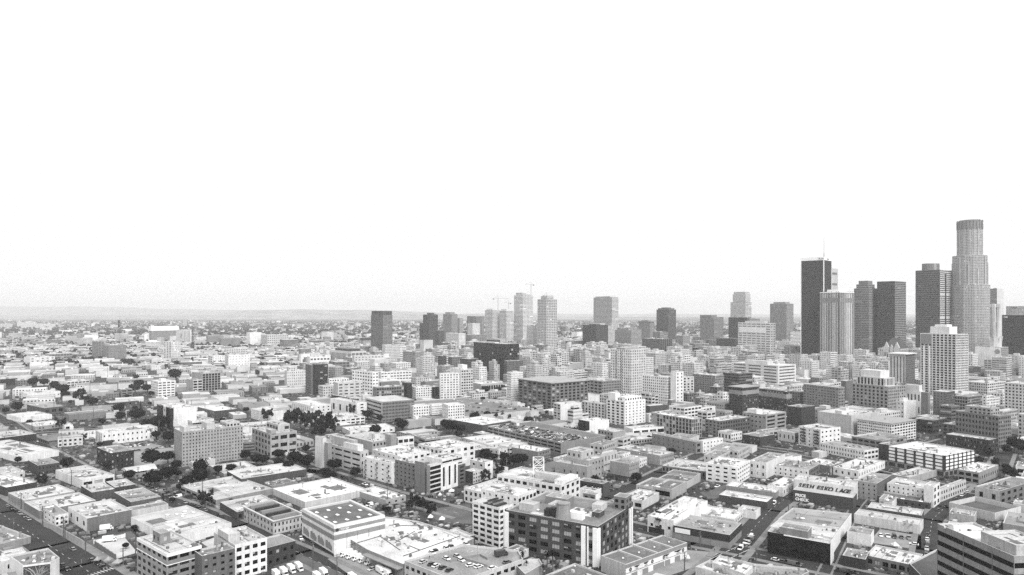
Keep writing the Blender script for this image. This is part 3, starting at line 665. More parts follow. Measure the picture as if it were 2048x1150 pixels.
B('pale twin tower, left one of the two with flat caps', 'apartments', 970, 985, 999, 620, 706, 50, .55, .5, 's', 's', 'the left pale twin tower', tiers=((.1, .5, .1, .9, 4, ''),))
B('pale twin tower, right one of the two with flat caps', 'apartments', 999, 1013, 1027, 621, 707, 50, .55, .5, 's', 's', None, tiers=((.1, .5, .1, .9, 4, ''),))
B('wide grey hotel block behind the small white domed-window block', 'hotel', 934, 952, 969, 632, 698, 50, .17, .4, 'v', 'v')
B('small white block with arched upper windows before the wide grey hotel', 'hotel', 935, 945, 960, 647, 706, 55, .68, .6, 'm', 'm')
B('white square office with a dense window grid left of the twin towers', 'office', 892, 918, 931, 667, 716, 60, .68, .6, 'm', 'm', 'the white dense-grid office')
B('low grey theatre-like block with a truss roof right of the dense-grid office', 'building', 930, 945, 970, 670, 714, 55, .3, .3, '', 'w')
B('grey stepped tower cluster, taller part with a flat cap', 'apartments', 886, 903, 915, 628, 702, 50, .2, .4, 'm', 'm', None, tiers=((.1, .8, .2, .8, 6, ''),))
B('grey shorter tower joined at the right of the stepped cluster', 'apartments', 913, 919, 926, 636, 700, 50, .28, .4, 'm', 'm')
B('dark stepped tower left of the stepped grey cluster', 'tower', 846, 858, 876, 629, 708, 50, .06, .3, 'm', 'm', 'the dark stepped tower', tiers=((.3, .7, .2, .8, 5, ''),))
B('dark narrow shoulder block at the left of the dark stepped tower', 'tower', 839, 844, 852, 646, 706, 50, .07, .3, 'm', 'm')
B('dark lower block at the right foot of the dark stepped tower', 'tower', 870, 878, 889, 661, 712, 50, .08, .3, 'm', 'm')
E, fp, h, Z = B('solitary grey office tower with a crown of dark panels, left of the skyline', 'tower', 742, 766, 785, 630, 711, 50, .12, .3, 'm', 's', 'the solitary grey tower', wr=.3)
W = MB()
for k in range(4):
    a, b2 = inset(fp, 2)[k], inset(fp, 2)[(k+1) % 4]
    for j in range(9):
        p = a+(b2-a)*(j+.5)/9; W.obox(p, (b2-a).normalized(), 5.4, .6, h, h+11)
W.prism(inset(fp, 3), h, h+9); W.build('crown_panels', [mat('dark crown panel', .08)], E)
W = MB(); W.prism(inset(fp, 1), h+11, h+12, bottom=True); W.build('crown_rim', [MIDG], E)
# cranes
def crane(x, ytop, ybase, jl, jr, Z, label):
    X = (x-CX)/F*Z; z0 = CAMH-(ybase-HY)*Z/F; z1 = CAMH-(ytop-HY)*Z/F
    E = empty('tower_crane', (X, Z, z0), label, 'crane')
    b = MB()
    for s in (-1, 1):
        for t in (-1, 1): b.tube((X+s, Z+t, z0), (X+s, Z+t, z1), .3, 4)
    k = z0
    while k < z1-3: b.tube((X-1, Z-1, k), (X+1, Z-1, k+3), .15, 3); b.tube((X+1, Z-1, k), (X-1, Z-1, k+3), .15, 3); k += 3
    b.build('mast', [METAL], E)
    b = MB(); s = Z/F
    b.tube((X-jl*s, Z, z1+1), (X+jr*s, Z-6, z1-1), .5, 4); b.tube((X-jl*s, Z, z1+1), (X, Z, z1+8), .2, 3); b.tube((X+jr*s, Z-6, z1-1), (X, Z, z1+8), .2, 3); b.tube((X, Z, z1), (X, Z, z1+8), .5, 4)
    b.build('jib', [METAL], E)
    b = MB(); q = X-jl*s if jl < jr else X+jr*s; b.box(q-2.2, Z-8, z1-3.5, q+2.2, Z-3, z1, bottom=True); b.build('counterweight', [MIDG], E)
crane(996, 597, 620, 9, 22, 2050, 'tower crane with a long jib above the left pale twin tower')
crane(1017, 606, 622, 8, 4, 2080, 'small tower crane above the right pale twin tower')
crane(1062, 569, 592, 12, 5, 2060, 'tower crane on top of the unfinished pale tower')
crane(1093, 591, 594, 6, 13, 1740, 'stubby roof crane on the tall balconied apartment tower')
# ---------------------------------------------------------------- far left
E, fp, h, Z = B('huge flat-roofed hall with a bright white fascia, far left', 'building', 298, 303, 357, 653, 684, 72, .3, .75, '', 'm', 'the huge white-fascia hall')
W = MB(); W.prism(inset(fp, -1), h-18, h+.4, bottom=True); W.build('white_fascia', [WHITE], E)
E, fp, h, Z = B('pale building with piers and a dark mural, right end of the huge white hall', 'building', 352, 368, 383, 660, 687, 60, .55, .6, '', 'v')
W = MB(); dl = (fp[0]-fp[3]); L = dl.length; dl /= L; n = Vector((dl[1], -dl[0])); p = fp[3]+dl*L*.65+n*.2
W.q(*[(*(p+dl*(math.cos(a)*6+2*math.sin(3*a))), h*.55+math.sin(a)*11) for a in [2*math.pi*k/14 for k in range(14)]]); W.build('mural', [MIDG], E)
B('white ribbed apartment slab standing alone, far left of the photo', 'apartments', 327, 343, 361, 684, 722, 60, .72, .6, 'm:3x11', 'm:6x11:.5,.7', 'the lone white ribbed slab')
B('dark brick warehouse block, left one of the pair under the sign mast', 'factory', 184, 197, 208, 683, 720, 60, .3, .3, 'm', 'w', None)
E, fp, h, Z = B('dark brick warehouse block with a rooftop sign mast, right one of the pair', 'factory', 206, 217, 253, 691, 722, 66, .3, .3, 'm', 'm', 'the dark brick block with the sign mast')
W = MB(); c = (fp[0]+fp[2])/2; c = Vector(((240-CX)/F*c[1], c[1])); zt = CAMH-(648-HY)*c[1]/F
for s in (-1, 1):
    for t in (-1, 1): W.tube((c[0]+s*3, c[1]+t*3, h), (c[0]+s*1, c[1]+t*1, zt-10), .14, 3)
for k in range(7):
    z = h+(zt-10-h)*k/7; W.tube((c[0]-3.6+k*.35, c[1]-3.6+k*.35, z), (c[0]+3.6-k*.35, c[1]-3.6+k*.35, z+4), .1, 3)
W.tube((c[0], c[1], zt-10), (c[0], c[1], zt+22), .14, 3); W.build('sign_mast', [DARKM], E)
for k, ch in enumerate('BE'): text_on(E, ch, (c[0]-4, c[1]-2), Vector((1, 0)), zt+2-k*10, 12, DARKM, bold=.3, n_out=2)
B('white flat block with a few square windows, far left', 'warehouse', 48, 60, 110, 715, 730, 68, .7, .6, '', 'w:5x3:.4,.5', 'the white flat block')
B('glazed grid factory behind the white flat block', 'factory', 90, 98, 144, 708, 724, 66, .4, .7, '', 'w:8x3:.85,.6')
B('white block with side windows, left part of the white pair', 'building', 416, 425, 452, 712, 730, 62, .75, .6, 'w:2x4', 't')
B('white stepped block with small windows, right part of the white pair', 'building', 450, 457, 500, 710, 738, 64, .75, .6, 'm', 't:7x5:.2,.3', 'the white stepped block')
B('grid-fronted office with white frames behind the white stepped block', 'office', 449, 453, 495, 698, 711, 66, .5, .5, '', 'w:9x3:.7,.5')
B('white windowless tower block beside the gridded hospital', 'building', 493, 500, 523, 665, 691, 62, .66, .6, '', '')
B('broad gridded hospital-like building at mid left', 'building', 522, 535, 577, 670, 692, 64, .5, .5, 'w', 'w:11x5:.6,.55', 'the broad gridded building')
B('white institutional block at the far left edge', 'building', -12, 0, 25, 648, 657.5, 66, .65, .6, 'm', 'k')
B('long white institutional row, far left', 'building', 34, 42, 74, 645, 656.5, 66, .65, .6, '', 'm'); B('pale lower wing right of the long white institutional row', 'building', 74, 82, 110, 648, 657, 66, .65, .6, '', 'm')
B('faint slab tower in the haze, far left plain', 'tower', 362, 366, 374, 639, 655, 60, .4, .5, '', '')
B('white cube tower on the far plain before the hills', 'building', 643, 655, 667, 664, 684, 55, .7, .6, '', 'm')
B('long dark-banded low block on the far plain', 'office', 618, 624, 668, 681, 696, 66, .16, .3, 's', 's:3x3')
B('grey block with black roof screen at the foot of the solitary tower', 'office', 721, 726, 754, 680, 697, 66, .2, .1, '', '', tiers=((-.02, 1.02, -.02, 1.02, 7, '', .03),))
B('white six-storey office with black window bands left of the glass-fronted tower', 'office', 302, 316, 350, 763, 795, 60, .78, .65, 'w:6x6:.6,.45', 'w:4x6:.72,.42', 'the white six-storey office', tiers=((.3, .6, .3, .6, 3, '', .6),))
B('grey tall block with gridded glass front, mid left', 'office', 384, 405, 441, 747, 787, 62, .36, .45, '', 'g:6x8:.76,.8', 'the glass-gridded tall block', lights=(.7, .3, 0))
B('lower wing with dark bands left of the glass-gridded tall block', 'office', 373, 386, 405, 760, 789, 62, .42, .5, 'v', 's:2x5:.8,.6')
B('long white gabled store with small windows, left side', 'warehouse', 42, 54, 121, 787, 800, 60, .72, .6, 't', 't:8x1:.3,.2', 'the long white gabled store')
B('two-storey factory with white window grid, left side', 'factory', 116, 134, 179, 763, 774, 64, .6, .6, '', 'w:6x2:.8,.66', 'the white-gridded factory')
B('dark brick shed at the far left edge', 'warehouse', -40, -20, 35, 760, 773, 64, .05, .5, '', '')
B('grey two-storey block right of the dark brick shed', 'warehouse', 30, 36, 62, 761, 773, 64, .22, .5, '', 'p')
B('long dark shed running beside the street, below the gabled store', 'warehouse', 54, 88, 128, 816, 829, 50, .14, .45, '', 'k:3x1:.6,.5', 'the long dark shed')
B('grey walled car deck with white coping, left side', 'car park', 128, 138, 216, 829, 842, 64, .22, .3, '', '', 'the grey walled car deck', clutter=0, n_roof=0)
B('white low store with a dark mural, beside the left street', 'shop', 13, 42, 104, 835, 845, 58, .66, .65, 't', '')
B('curved-front pale store beside the left street', 'shop', 50, 70, 128, 853, 861, 60, .35, .65, '', 'w:9x1:.4,.5')
B('white garage with a black door', 'shop', 124, 129, 146, 851, 862, 60, .7, .7, '', 'k:1x1:.7,.7')
E, fp, h, Z = B('square hall with dark hipped roof near the left street', 'warehouse', 76, 98, 152, 882, 892, 58, .2, .12, 'w', '', 'the hall with the dark hipped roof', n_roof=0)
W = MB(); ov = inset(fp, -1); c = (fp[0]+fp[2])/2
for k in range(4): W.q((*ov[k], h), (*ov[(k+1) % 4], h), (*(c*.85+ov[(k+1) % 4]*.15), h+3), (*(c*.85+ov[k]*.15), h+3))
W.q(*[(*(c*.85+p*.15), h+3) for p in ov]); W.build('hipped_roof', [ROOF], E, .14)
B('white low shed row below the grey car deck', 'warehouse', 155, 170, 207, 870, 879, 60, .66, .65, '', '')
E, fp, h, Z = B('barrel-roofed grey hall behind the white toy store', 'warehouse', 200, 208, 264, 862, 874, 62, .35, .3, '', '', n_roof=0)
W = MB(); e1 = fp[3]-fp[0]; e2 = fp[1]-fp[0]
pr = [(t, math.sin(math.pi*t)*5) for t in [k/10 for k in range(11)]]
for k in range(10):
    (t0, z0), (t1, z1) = pr[k], pr[k+1]; a, b2 = fp[0]+e1*t0, fp[0]+e1*t1
    W.q((*a, h-.5+z0), (*(a+e2), h-.5+z0), (*(b2+e2), h-.5+z1), (*b2, h-.5+z1))
for s in (0, 1): W.q(*[(*(fp[0]+e1*t+e2*s), h-.5+z) for t, z in pr])
W.build('barrel_roof', [ROOF], E, .32)
B('three-storey brown block half hidden by trees, left', 'building', 234, 243, 265, 779, 795, 60, .25, .6, '', 'w')
B('long dark low warehouse with dashed windows, mid left', 'warehouse', 210, 219, 278, 806, 814, 64, .1, .5, '', 't:5x1')
# white toy store
E, fp, h, Z = B('white two-storey store with ABC TOYS lettering and a dark garage door', 'shop', 191, 204, 315, 866, 891, 62, .74, .65, 'v:4x1', 't:12x2:.3,.32', 'the ABC TOYS store', ind=True, n_roof=6)
dr = (fp[1]-fp[0]); L = dr.length; dr /= L; text_on(E, 'ABC TOYS', fp[0]+dr*(L*.79), dr, h-2.5, 3.0, DARKM, bold=.08, shear=.3)
W = MB(); n = Vector((dr[1], -dr[0])); W.obox(fp[0]+dr*L*.1+n*.05, dr, 9, .16, 0, 4.2); W.build('garage_door', [DARKM], E)
B('black three-storey brick block with pale windows, before the toy store', 'building', 194, 221, 268, 906, 940, 55, .045, .4, 'w:4x3:.5,.5', 'w:5x3:.35,.45', 'the black brick block', lights=(.2, .3, .5), ind=True)
E, fp, h, Z = B('big pale twelve-storey slab with rows of small windows', 'hotel', 348, 364.5, 486, 864, 934, 49, .38, .55, 'm:7x10:.32,.5', 'm:20x10:.36,.46', 'the big pale slab', lights=(.9, .08, .02), tiers=((.04, .14, .1, .6, 3.5, '', .45), (.42, .55, .2, .8, 4.5, '', .42), (.75, .98, .2, .9, 3, 'm', .42)), ind=False)
B('white block with black end panel and blank white side wall', 'office', 314, 345, 393, 817, 857, 55, .5, .7, 'm:5x3:.3,.4', '', 'the white block with black panels', wr=.8, tiers=((.1, .5, .2, .6, 2.5, '', .7),))
E, fp = BL = (lambda r: (r[0], r[1]))(B('low white annexe with tall windows in front of the white block', 'office', 355, 384, 428, 842, 856, 52, .6, .5, 'v:7x1:.4,.6', 's:2x1', None))
for (xa, xb, y0, y1) in ((314, 323, 811, 860), (332, 346, 817, 838)):
    E2, f2, h2, Z2 = B('dark panelled bay on the white block, %s one' % ('left' if xa < 320 else 'right'), 'building', xa, (xa+xb)/2+2, xb, y0, 862, 55, .035, .2, '', '', n_roof=0, claim_it=False, z0=0 if xa < 320 else 22)
B('white low store with a dark signed front, mid left', 'shop', 395, 430, 475, 822, 834, 52, .2, .7, 'p', '', 'the dark-signed store', wr=.08)
B('white apartment block with a dense grid of small windows behind trees', 'apartments', 502, 530, 566, 824, 844, 47, .72, .6, 'm:10x5:.4,.5', '', 'the small-windowed white apartments')
B('factory range with black window pairs right of the big slab', 'factory', 478, 486, 566, 852, 866, 62, .4, .6, '', 'w:12x2:.7,.7')
B('grey dark-fronted annexe right of the big slab', 'building', 480, 487, 512, 885, 905, 60, .25, .4, '', 's:1x3')
B('concrete loft building with black bay windows and fire escapes', 'factory', 504, 541, 594, 868, 916, 55, .40, .5, 'w:6x4:.6,.62', 'w:3x3:.75,.5', 'the concrete loft building', tiers=((.02, .2, .0, .25, 3, '', .3), (.5, .95, .3, .9, 5, 'w', .4)), ind=True)
B('low pilastered shop wing in front of the concrete loft building', 'shop', 541, 578, 614, 913, 923, 50, .35, .6, 'p', 'p')
E, fp, h, Z = B('grey mission-like hall with ribbon windows and square openings', 'building', 652, 721, 737, 903, 949, 44, .42, .55, 's:4x4:.82,.36', 't:2x3', 'the grey ribbon-windowed hall', tiers=((.1, .8, .1, .5, 4, '', .6), (.5, 1, .3, .95, 6, '', .35)), lights=(1, 0, 0), ind=True)
E, fp, h, Z = B('tall pale stair tower, left one of two, at the ribbon-windowed hall', 'building', 630, 646, 652, 876, 938, 44, .55, .5, '', '', n_roof=0)
B('tall grey stair tower, right one of two, at the ribbon-windowed hall', 'building', 649, 656, 664, 886, 941, 44, .3, .4, '', '', n_roof=0)
B('pale flat-roofed court building behind the ribbon-windowed hall', 'building', 690, 745, 800, 884, 906, 46, .4, .5, '', 'p')
B('pale stair block among the courts, left of the grey stair block', 'building', 738, 750, 760, 868, 898, 46, .55, .5, '', '', n_roof=0)
B('grey stair block among the courts with cars behind', 'building', 770, 782, 793, 870, 904, 46, .35, .5, '', '', n_roof=0)
B('white-walled garage with dark openings right of the grey stair block', 'building', 790, 796, 828, 876, 902, 56, .66, .6, '', 'k:3x2')
B('grey two-storey clinic with rows of windows', 'building', 826, 850, 884, 878, 897, 56, .33, .4, 's', 's:3x2')
B('white narrow gabled store among trees', 'shop', 684, 700, 790, 862, 872, 62, .72, .7, '', 't:6x1', 'the white gabled store')
B('white courtyard church hall, centre left', 'building', 645, 672, 730, 838, 852, 56, .6, .6, 'p', 'w')
E, fp, h, Z = B('pale slotted civic block among eucalyptus trees', 'building', 583, 622, 662, 812, 832, 50, .6, .65, 'v:9x1:.25,.6', 't:4x3', 'the slotted civic block')
B('low block faced in dark panels with white frame, centre', 'building', 661, 714, 734, 806, 838, 46, .68, .6, 't:4x1', 't:1x5', None)
E, fp, h, Z = B('dark panelled upper storey block with pale ground floor, centre', 'building', 663, 712, 718, 798, 812, 46, .04, .5, '', '', claim_it=False, z0=0, n_roof=0)
B('concrete car park with black deck openings and gridded grey side', 'car park', 730, 765, 829, 804, 845, 58, .42, .55, 's:1x5:.85,.45', 'm:22x6:.5,.5', 'the gridded grey car park', lights=(1, 0, 0), wr=.24, n_roof=0)
# ---- centre left mid-rise
B('mottled grey flank of the dark brick tower', 'building', 611, 622, 632, 730, 789, 55, .18, .3, 'm', '', None)
B('dark brick tower with pale window strips, centre left', 'office', 620, 630, 656, 729, 790, 62, .045, .3, '', 'w:3x10:.62,.34', 'the dark brick tower', lights=(.3, .4, .3))
B('pale stepped block left of the dark brick tower', 'building', 569, 574, 612, 742, 778, 62, .5, .6, '', 't:9x6', None, tiers=((.1, .45, .1, .8, 6, 'p'),))
B('white strip-windowed office behind the dark brick tower', 'office', 615, 620, 660, 714, 750, 64, .68, .6, '', 's:6x4:.7,.4')
B('ribbed grey block with wide windows on the right side', 'office', 658, 671, 699, 724, 757, 58, .22, .5, 'v:6x1:.4,.95', 'w:4x6')
B('white factory with small paired windows and lift tower', 'factory', 654, 659, 698, 758, 790, 60, .64, .6, '', 'p')
B('light grey low office with a block of nine dark windows', 'office', 667, 676, 731, 766, 798, 62, .46, .55, '', 'w:5x5:.6,.4', 'the light grey low office')
B('white loft building with wide windows and a fire escape, centre', 'factory', 704, 745, 757, 744, 798, 44, .68, .6, 'w:8x8:.6,.42', 'w:2x8:.5,.4', 'the white loft building')
B('long white office with three rows of dark windows', 'office', 755, 762, 823, 744, 768, 60, .66, .6, '', 's:10x4:.7,.4')
B('patterned glass-brick block, centre', 'building', 746, 753, 808, 775, 801, 62, .24, .4, '', 'w:11x4:.8,.7', lights=(.1, .7, .2))
B('black-sided block between patterned block and white walk-up', 'building', 804, 815, 824, 766, 798, 55, .04, .3, '', '')
B('white walk-up with four floors of paired windows', 'apartments', 822, 832, 869, 775, 799, 60, .62, .55, 'p', 'p')
B('black striped block left of the white slab hotel', 'building', 858, 864, 881, 774, 797, 60, .06, .3, '', 'v')
B('wide-windowed office with long left flank, centre left', 'office', 658, 703, 733, 703, 730, 48, .5, .6, 'v:18x1:.6,.6', 's:4x2:.8,.5', 'the long-flanked office', tiers=((.1, .9, .2, .8, 5, '', .04),))
B('pale grey office with scattered dark windows', 'office', 704, 709, 768, 712, 742, 62, .46, .6, '', 't:9x6:.4,.35')
B('ribbed twin-bay office right of the pale grey office', 'office', 764, 770, 800, 690, 735, 62, .5, .6, '', 'm')
B('tan classical block with rows of windows behind the long white office', 'building', 806, 830, 850, 704, 752, 52, .35, .5, 'm', 'm')
B('slim classical tower with corner piers, centre', 'building', 851, 864, 879, 698, 748, 52, .4, .5, 'm', 'm', 'the slim classical tower')
B('dark brick hotel right of the slim classical tower', 'hotel', 876, 884, 893, 712, 758, 52, .12, .4, 'm', 'm')
B('corniced brown block with white attic, centre', 'building', 890, 905, 930, 714, 750, 55, .22, .5, 'w', 'w')
B('dark brown block left of the black glass apartment block', 'building', 920, 935, 958, 718, 762, 55, .12, .4, 'm', 'm')
E, fp, h, Z = B('large black glass apartment block with mottled balconies', 'apartments', 947, 1010, 1038, 688, 764, 56, .07, .5, 'd:20x17:.8,.7', 'd:9x17:.94,.8', 'the black glass apartment block', lights=(.5, .47, .03), mixed=True, tiers=((.3, .6, .4, .7, 5, '', .05), (.0, .3, .3, .6, 2, '', .6)))
B('grey mottled block in front of the black glass block', 'building', 1008, 1014, 1046, 722, 766, 60, .16, .4, 'p', 'm')
B('low white-roofed hall with grid side beyond the trees', 'building', 944, 962, 1006, 768, 785, 56, .4, .75, '', 'w:9x1', None, wr=.4)
B('white slab hotel with a blank front and tiny windows', 'hotel', 878, 881, 923, 747, 798, 70, .6, .6, '', 't:7x10:.42,.52', 'the white slab hotel')
B('white hotel wing with windowed side and a rooftop spike', 'hotel', 900, 922.5, 946, 739, 797, 60, .74, .6, '', 'm:5x10:.66,.5', None, wr=.45, tiers=((.3, .7, .2, .6, 6, '', .75),))
# ---- stilted white modular block, deck, warehouses
B('white modular apartments raised on stilts, left module', 'apartments', 818, 827, 862, 812, 843, 62, .62, .7, 't', 't:7x4:.46,.5', 'the white stilted apartments', z0=6)
B('white modular apartments raised on stilts, middle module', 'apartments', 856, 864, 892, 810, 842, 62, .62, .7, '', 't:7x4:.46,.5', None, z0=12)
B('white modular apartments raised on stilts, right module', 'apartments', 884, 896, 929, 810, 848, 62, .62, .7, 't:4x4', 't:7x5:.46,.5', None, z0=8)
DECKH = 7.0
E_DECK, fpd, hd, Zd = B('wide rooftop car deck with white parapet behind the stilted apartments', 'car park', 0, 0, 0, 0, 0, 0, .45, .28, '', '', 'the wide rooftop car deck', poly=[(870, 838), (1074, 819), (930, 794), (770, 806)], h=DECKH, n_roof=0, clutter=0, par=1.2)
B('large dark-walled warehouse with a white roof, centre', 'warehouse', 907, 965, 1022, 850, 871, 46, .12, .75, '', '', 'the dark-walled white-roofed warehouse', n_roof=3, par=.6)
E_GAR, fpg, hg, Zg = B('long car park packed with parked cars on the roof', 'car park', 972, 1122, 1212, 885, 908, 52, .26, .22, 'k:12x3:.86,.5', '', 'the car-filled car park', lights=(1, 0, 0), n_roof=0, par=1.0, ind=False)
B('grey block with small windows left of the car-filled car park', 'building', 868, 885, 923, 880, 895, 58, .3, .35, 'p', 'p:7x2')
B('pale low roofs cluster with a white parapet, centre', 'building', 925, 975, 1046, 889, 898, 54, .5, .65, 't', 't')
B('low shed with a dark long wall by the small park', 'warehouse', 900, 942, 993, 902, 917, 52, .09, .5, '', '', 'the shed by the small park')
B('pale narrow house row by the small park', 'house', 979, 997, 1015, 899, 919, 45, .5, .5, 't', 't')
B('white-roofed classical hall with pointed parapets', 'building', 1024, 1076, 1101, 903, 921, 40, .22, .78, '', 'p:8x2', 'the white-roofed hall with pointed parapets')
# ---- centre tall
E, fp, h, Z = B('large brown corniced building with arched top windows', 'office', 1037, 1103, 1176, 767, 824, 54, .19, .75, 'w:7x9:.62,.62', 'w:9x9:.62,.62', 'the large brown corniced building', lights=(.5, .35, .15))
W = MB(); W.prism(inset(fp, -1.4), h, h+.9, bottom=True); W.build('cornice', [WALL], E, .32)
B('slim white tower at the left of the brown corniced building', 'building', 1014, 1022, 1046, 745, 809, 60, .62, .6, 'm', 'm:6x14:.4,.5')
B('grey windowed annexe right of the brown corniced building', 'building', 1172, 1204, 1242, 762, 808, 55, .28, .5, 'w:4x7', 'm')
E, fp, h, Z = B('tall white slab tower with ranks of narrow windows and fire escapes, centre', 'hotel', 1221, 1262, 1291, 699, 794, 50, .72, .6, 'm:11x17:.46,.6', 'm:8x17:.4,.6', 'the tall white slab tower', wr=.5, tiers=((.0, 1, .3, .7, 2, '', .3),))
W = MB(); dl = (fp[0]-fp[3]); L = dl.length; dl /= L; n = Vector((dl[1], -dl[0]))
for f_ in (.3, .55):
    W = MB()
    for k in range(16): W.obox(fp[3]+dl*L*f_+n*.6, dl, 2.6, 1.0, 4+k*h/17, 4.3+k*h/17)
    W.obox(fp[3]+dl*L*f_+n*1.1, dl, .3, .1, 4, h-4)
    W.build('fire_escape', [DARKM], E)
B('white grid-windowed building with open court, right of the tall white slab', 'office', 1285, 1334, 1350, 754, 811, 50, .74, .6, 'm:12x10:.5,.5', 'm:4x10', 'the white grid-windowed building')
B('blank white lift tower at the right of the grid-windowed building', 'building', 1341, 1352, 1367, 744, 813, 50, .8, .6, '', 't:2x10', None)
B('pale block with large dark windows behind the white lift tower', 'office', 1345, 1366, 1388, 754, 800, 60, .45, .6, '', 'w:3x8:.5,.55')
B('grey office with ranks of small windows, right of centre', 'office', 1385, 1430, 1448, 751, 799, 52, .27, .65, 'm:13x11:.5,.5', 'm', 'the grey ranked-window office')
B('dark brown block behind the dark pair of hotels', 'office', 1446, 1478, 1505, 747, 792, 55, .15, .45, 's', 's')
B('white low building with a roof hut right of the grey office', 'building', 1402, 1440, 1459, 793, 812, 52, .5, .6, '', 't')
E, fp, h, Z = B('dark brick hotel with pale attic and fire escapes, left of the dark pair', 'hotel', 1458, 1485, 1518, 776, 833, 55, .085, .72, 'm:5x10', 'm:10x10:.6,.5', 'the left dark brick hotel', lights=(.3, .6, .1))
W = MB(); W.prism(inset(fp, -1.1), h, h+.8, bottom=True); W.build('cornice', [WALL], E, .3); W = MB(); W.prism(inset(fp, -.12), h-8.5, h-3.5); W.build('attic_band', [WALL], E, .25)
E, fp, h, Z = B('dark brick hotel with bright windows, right of the dark pair', 'hotel', 1516, 1573, 1584, 783, 829, 60, .085, .4, 'w:10x8:.5,.5', 'p', 'the right dark brick hotel', lights=(.2, .3, .5))
W = MB(); W.prism(inset(fp, -.12), h-9, h-3.5); W.build('attic_band', [WALL], E, .3)
B('grey-brown block wedged right of the dark brick hotels', 'building', 1575, 1600, 1609, 784, 830, 58, .2, .4, 'p', 'm')
B('low dark windowless wall block below the wedge block', 'building', 1574, 1603, 1630, 815, 853, 55, .06, .3, '', '')
B('broad grey building with scattered dark windows', 'office', 1607, 1677, 1690, 775, 843, 62, .26, .6, 'w:12x12:.5,.36', 'm', 'the broad grey building', lights=(.35, .6, .05))
B('dark narrow slab right of the broad grey building', 'building', 1682, 1692, 1706, 762, 818, 60, .16, .5, '', '')
B('tan office with paired windows and a stepped white top', 'office', 1704, 1776, 1811, 773, 838, 60, .33, .55, 'p:9x9:.52,.62', 'p', 'the tan stepped office', tiers=((.1, .7, .15, .9, 9, 'v:8x1', .5), (.2, .7, .3, .85, 17, '', .62)))
B('white block with a striped blank side and stair balconies', 'building', 1774, 1808, 1837, 803, 838, 56, .75, .65, 'w:5x4:.4,.4', '', 'the white balconied block', tiers=((.2, .5, .2, .8, 3, '', .7),))
B('white tall blank-topped block behind the white balconied block', 'building', 1806, 1841, 1850, 783, 835, 60, .68, .6, 'v:5x2:.4,.5', '', None, tiers=((.1, .8, .1, .9, 7, '', .65),))
B('brown brick pier block, left of the brick pair', 'building', 1842, 1856, 1860, 785, 842, 55, .2, .4, '', '')
B('brown brick block with white roof hut, right of the brick pair', 'building', 1866, 1893, 1910, 784, 843, 55, .22, .6, 'p:4x10:.3,.4', 'm:8x12', 'the brown brick pair', wr=.12)
B('dark brown wide block with pale roof behind the white square factory', 'building', 1829, 1866, 1894, 841, 868, 55, .06, .4, 'w', 'w', None)
B('low framed wing at the foot of the grid-faced tower', 'building', 1909, 1935, 1964, 793, 828, 58, .35, .35, 'g:5x5', 'g')
B('pale arcaded building with curved roofs near the white pylon block', 'building', 1935, 1975, 2012, 766, 800, 58, .5, .6, 'm', 'w')
B('pale tall apartment block at the right edge behind the brown blocks', 'apartments', 2009, 2052, 2080, 768, 840, 58, .5, .55, 'p', 'm', None)
B('large brown office with arched attic, far right', 'office', 1911, 1997, 2022, 832, 897, 62, .2, .4, 'p:13x6', 'm', 'the large brown right-hand office', tiers=((.1, .8, .2, .8, 6, 'p', .3),))
B('brown arcaded block in front of the large brown right-hand office', 'building', 1885, 1964, 1988, 857, 889, 60, .17, .5, 'w:7x4:.6,.7', 'v', None)
B('pale slab cut by the right edge of the photo beside big trees', 'apartments', 2036, 2080, 2110, 832, 882, 58, .42, .5, 'p', '')
B('U-shaped black brick block right of the banded garage, with pale windows', 'building', 1892, 1978, 1993, 880, 914, 58, .06, .5, 'w:14x3:.4,.4', 'p', 'the black brick U-shaped block', lights=(.3, .4, .3))
# ---- right middle
E, fp, h, Z = B('bright white square factory with six rows of windows', 'factory', 1715, 1783, 1832, 848, 885, 58, .8, .75, 'p:18x6:.66,.52', 'w:9x6:.75,.6', 'the white square factory', lights=(.4, .4, .2), wr=.62)
W = MB(); W.prism(inset(fp, -.9), h, h+.5, bottom=True); W.build('cornice', [WALL], E, .3)
B('blank pale-walled hall left of the white square factory', 'building', 1636, 1703, 1760, 831, 873, 57, .42, .6, '', '', 'the blank pale hall', tiers=((.02, .2, .3, .5, 3, '', .6), (.4, .5, .5, .7, 4, '', .6)))
E, fp, h, Z = B('white walk-up with two tall fire escapes', 'apartments', 1597, 1641, 1681, 859, 898, 60, .74, .65, 't:5x5:.3,.4', 'w:5x4:.4,.35', 'the white walk-up with fire escapes')
W = MB(); dl = (fp[0]-fp[3]); L = dl.length; dl /= L; n = Vector((dl[1], -dl[0]))
for f_ in (.24, .84):
    W = MB()
    for k in range(5): 
        z = 4+k*(h-4)/5; W.obox(fp[3]+dl*L*f_+n*.7, dl, 5, 1.3, z, z+.2); W.obox(fp[3]+dl*L*f_+n*1.3, dl, 5, .1, z+.2, z+1.1)
        a = fp[3]+dl*(L*f_-1.5)+n*.8; b2 = fp[3]+dl*(L*f_+1.5)+n*.8; W.tube((*a, z), (*b2, z+(h-4)/5), .18, 4)
    W.build('fire_escape', [DARKM], E)
E, fp, h, Z = B('long two-storey cream building right of the fire-escape walk-up', 'building', 1640, 1728, 1757, 901, 922, 60, .66, .45, 'p:16x2:.42,.5', 'w:4x2', 'the long cream building')
B('dark building left of the banded garage', 'building', 1757, 1777, 1800, 890, 920, 60, .07, .35, '', '')
E, fp, h, Z = B('garage with white bands between black piers', 'car park', 1775, 1889, 1949, 912, 955, 60, .3, .7, '', '', 'the banded garage', n_roof=2)
W, D = MB(), MB()
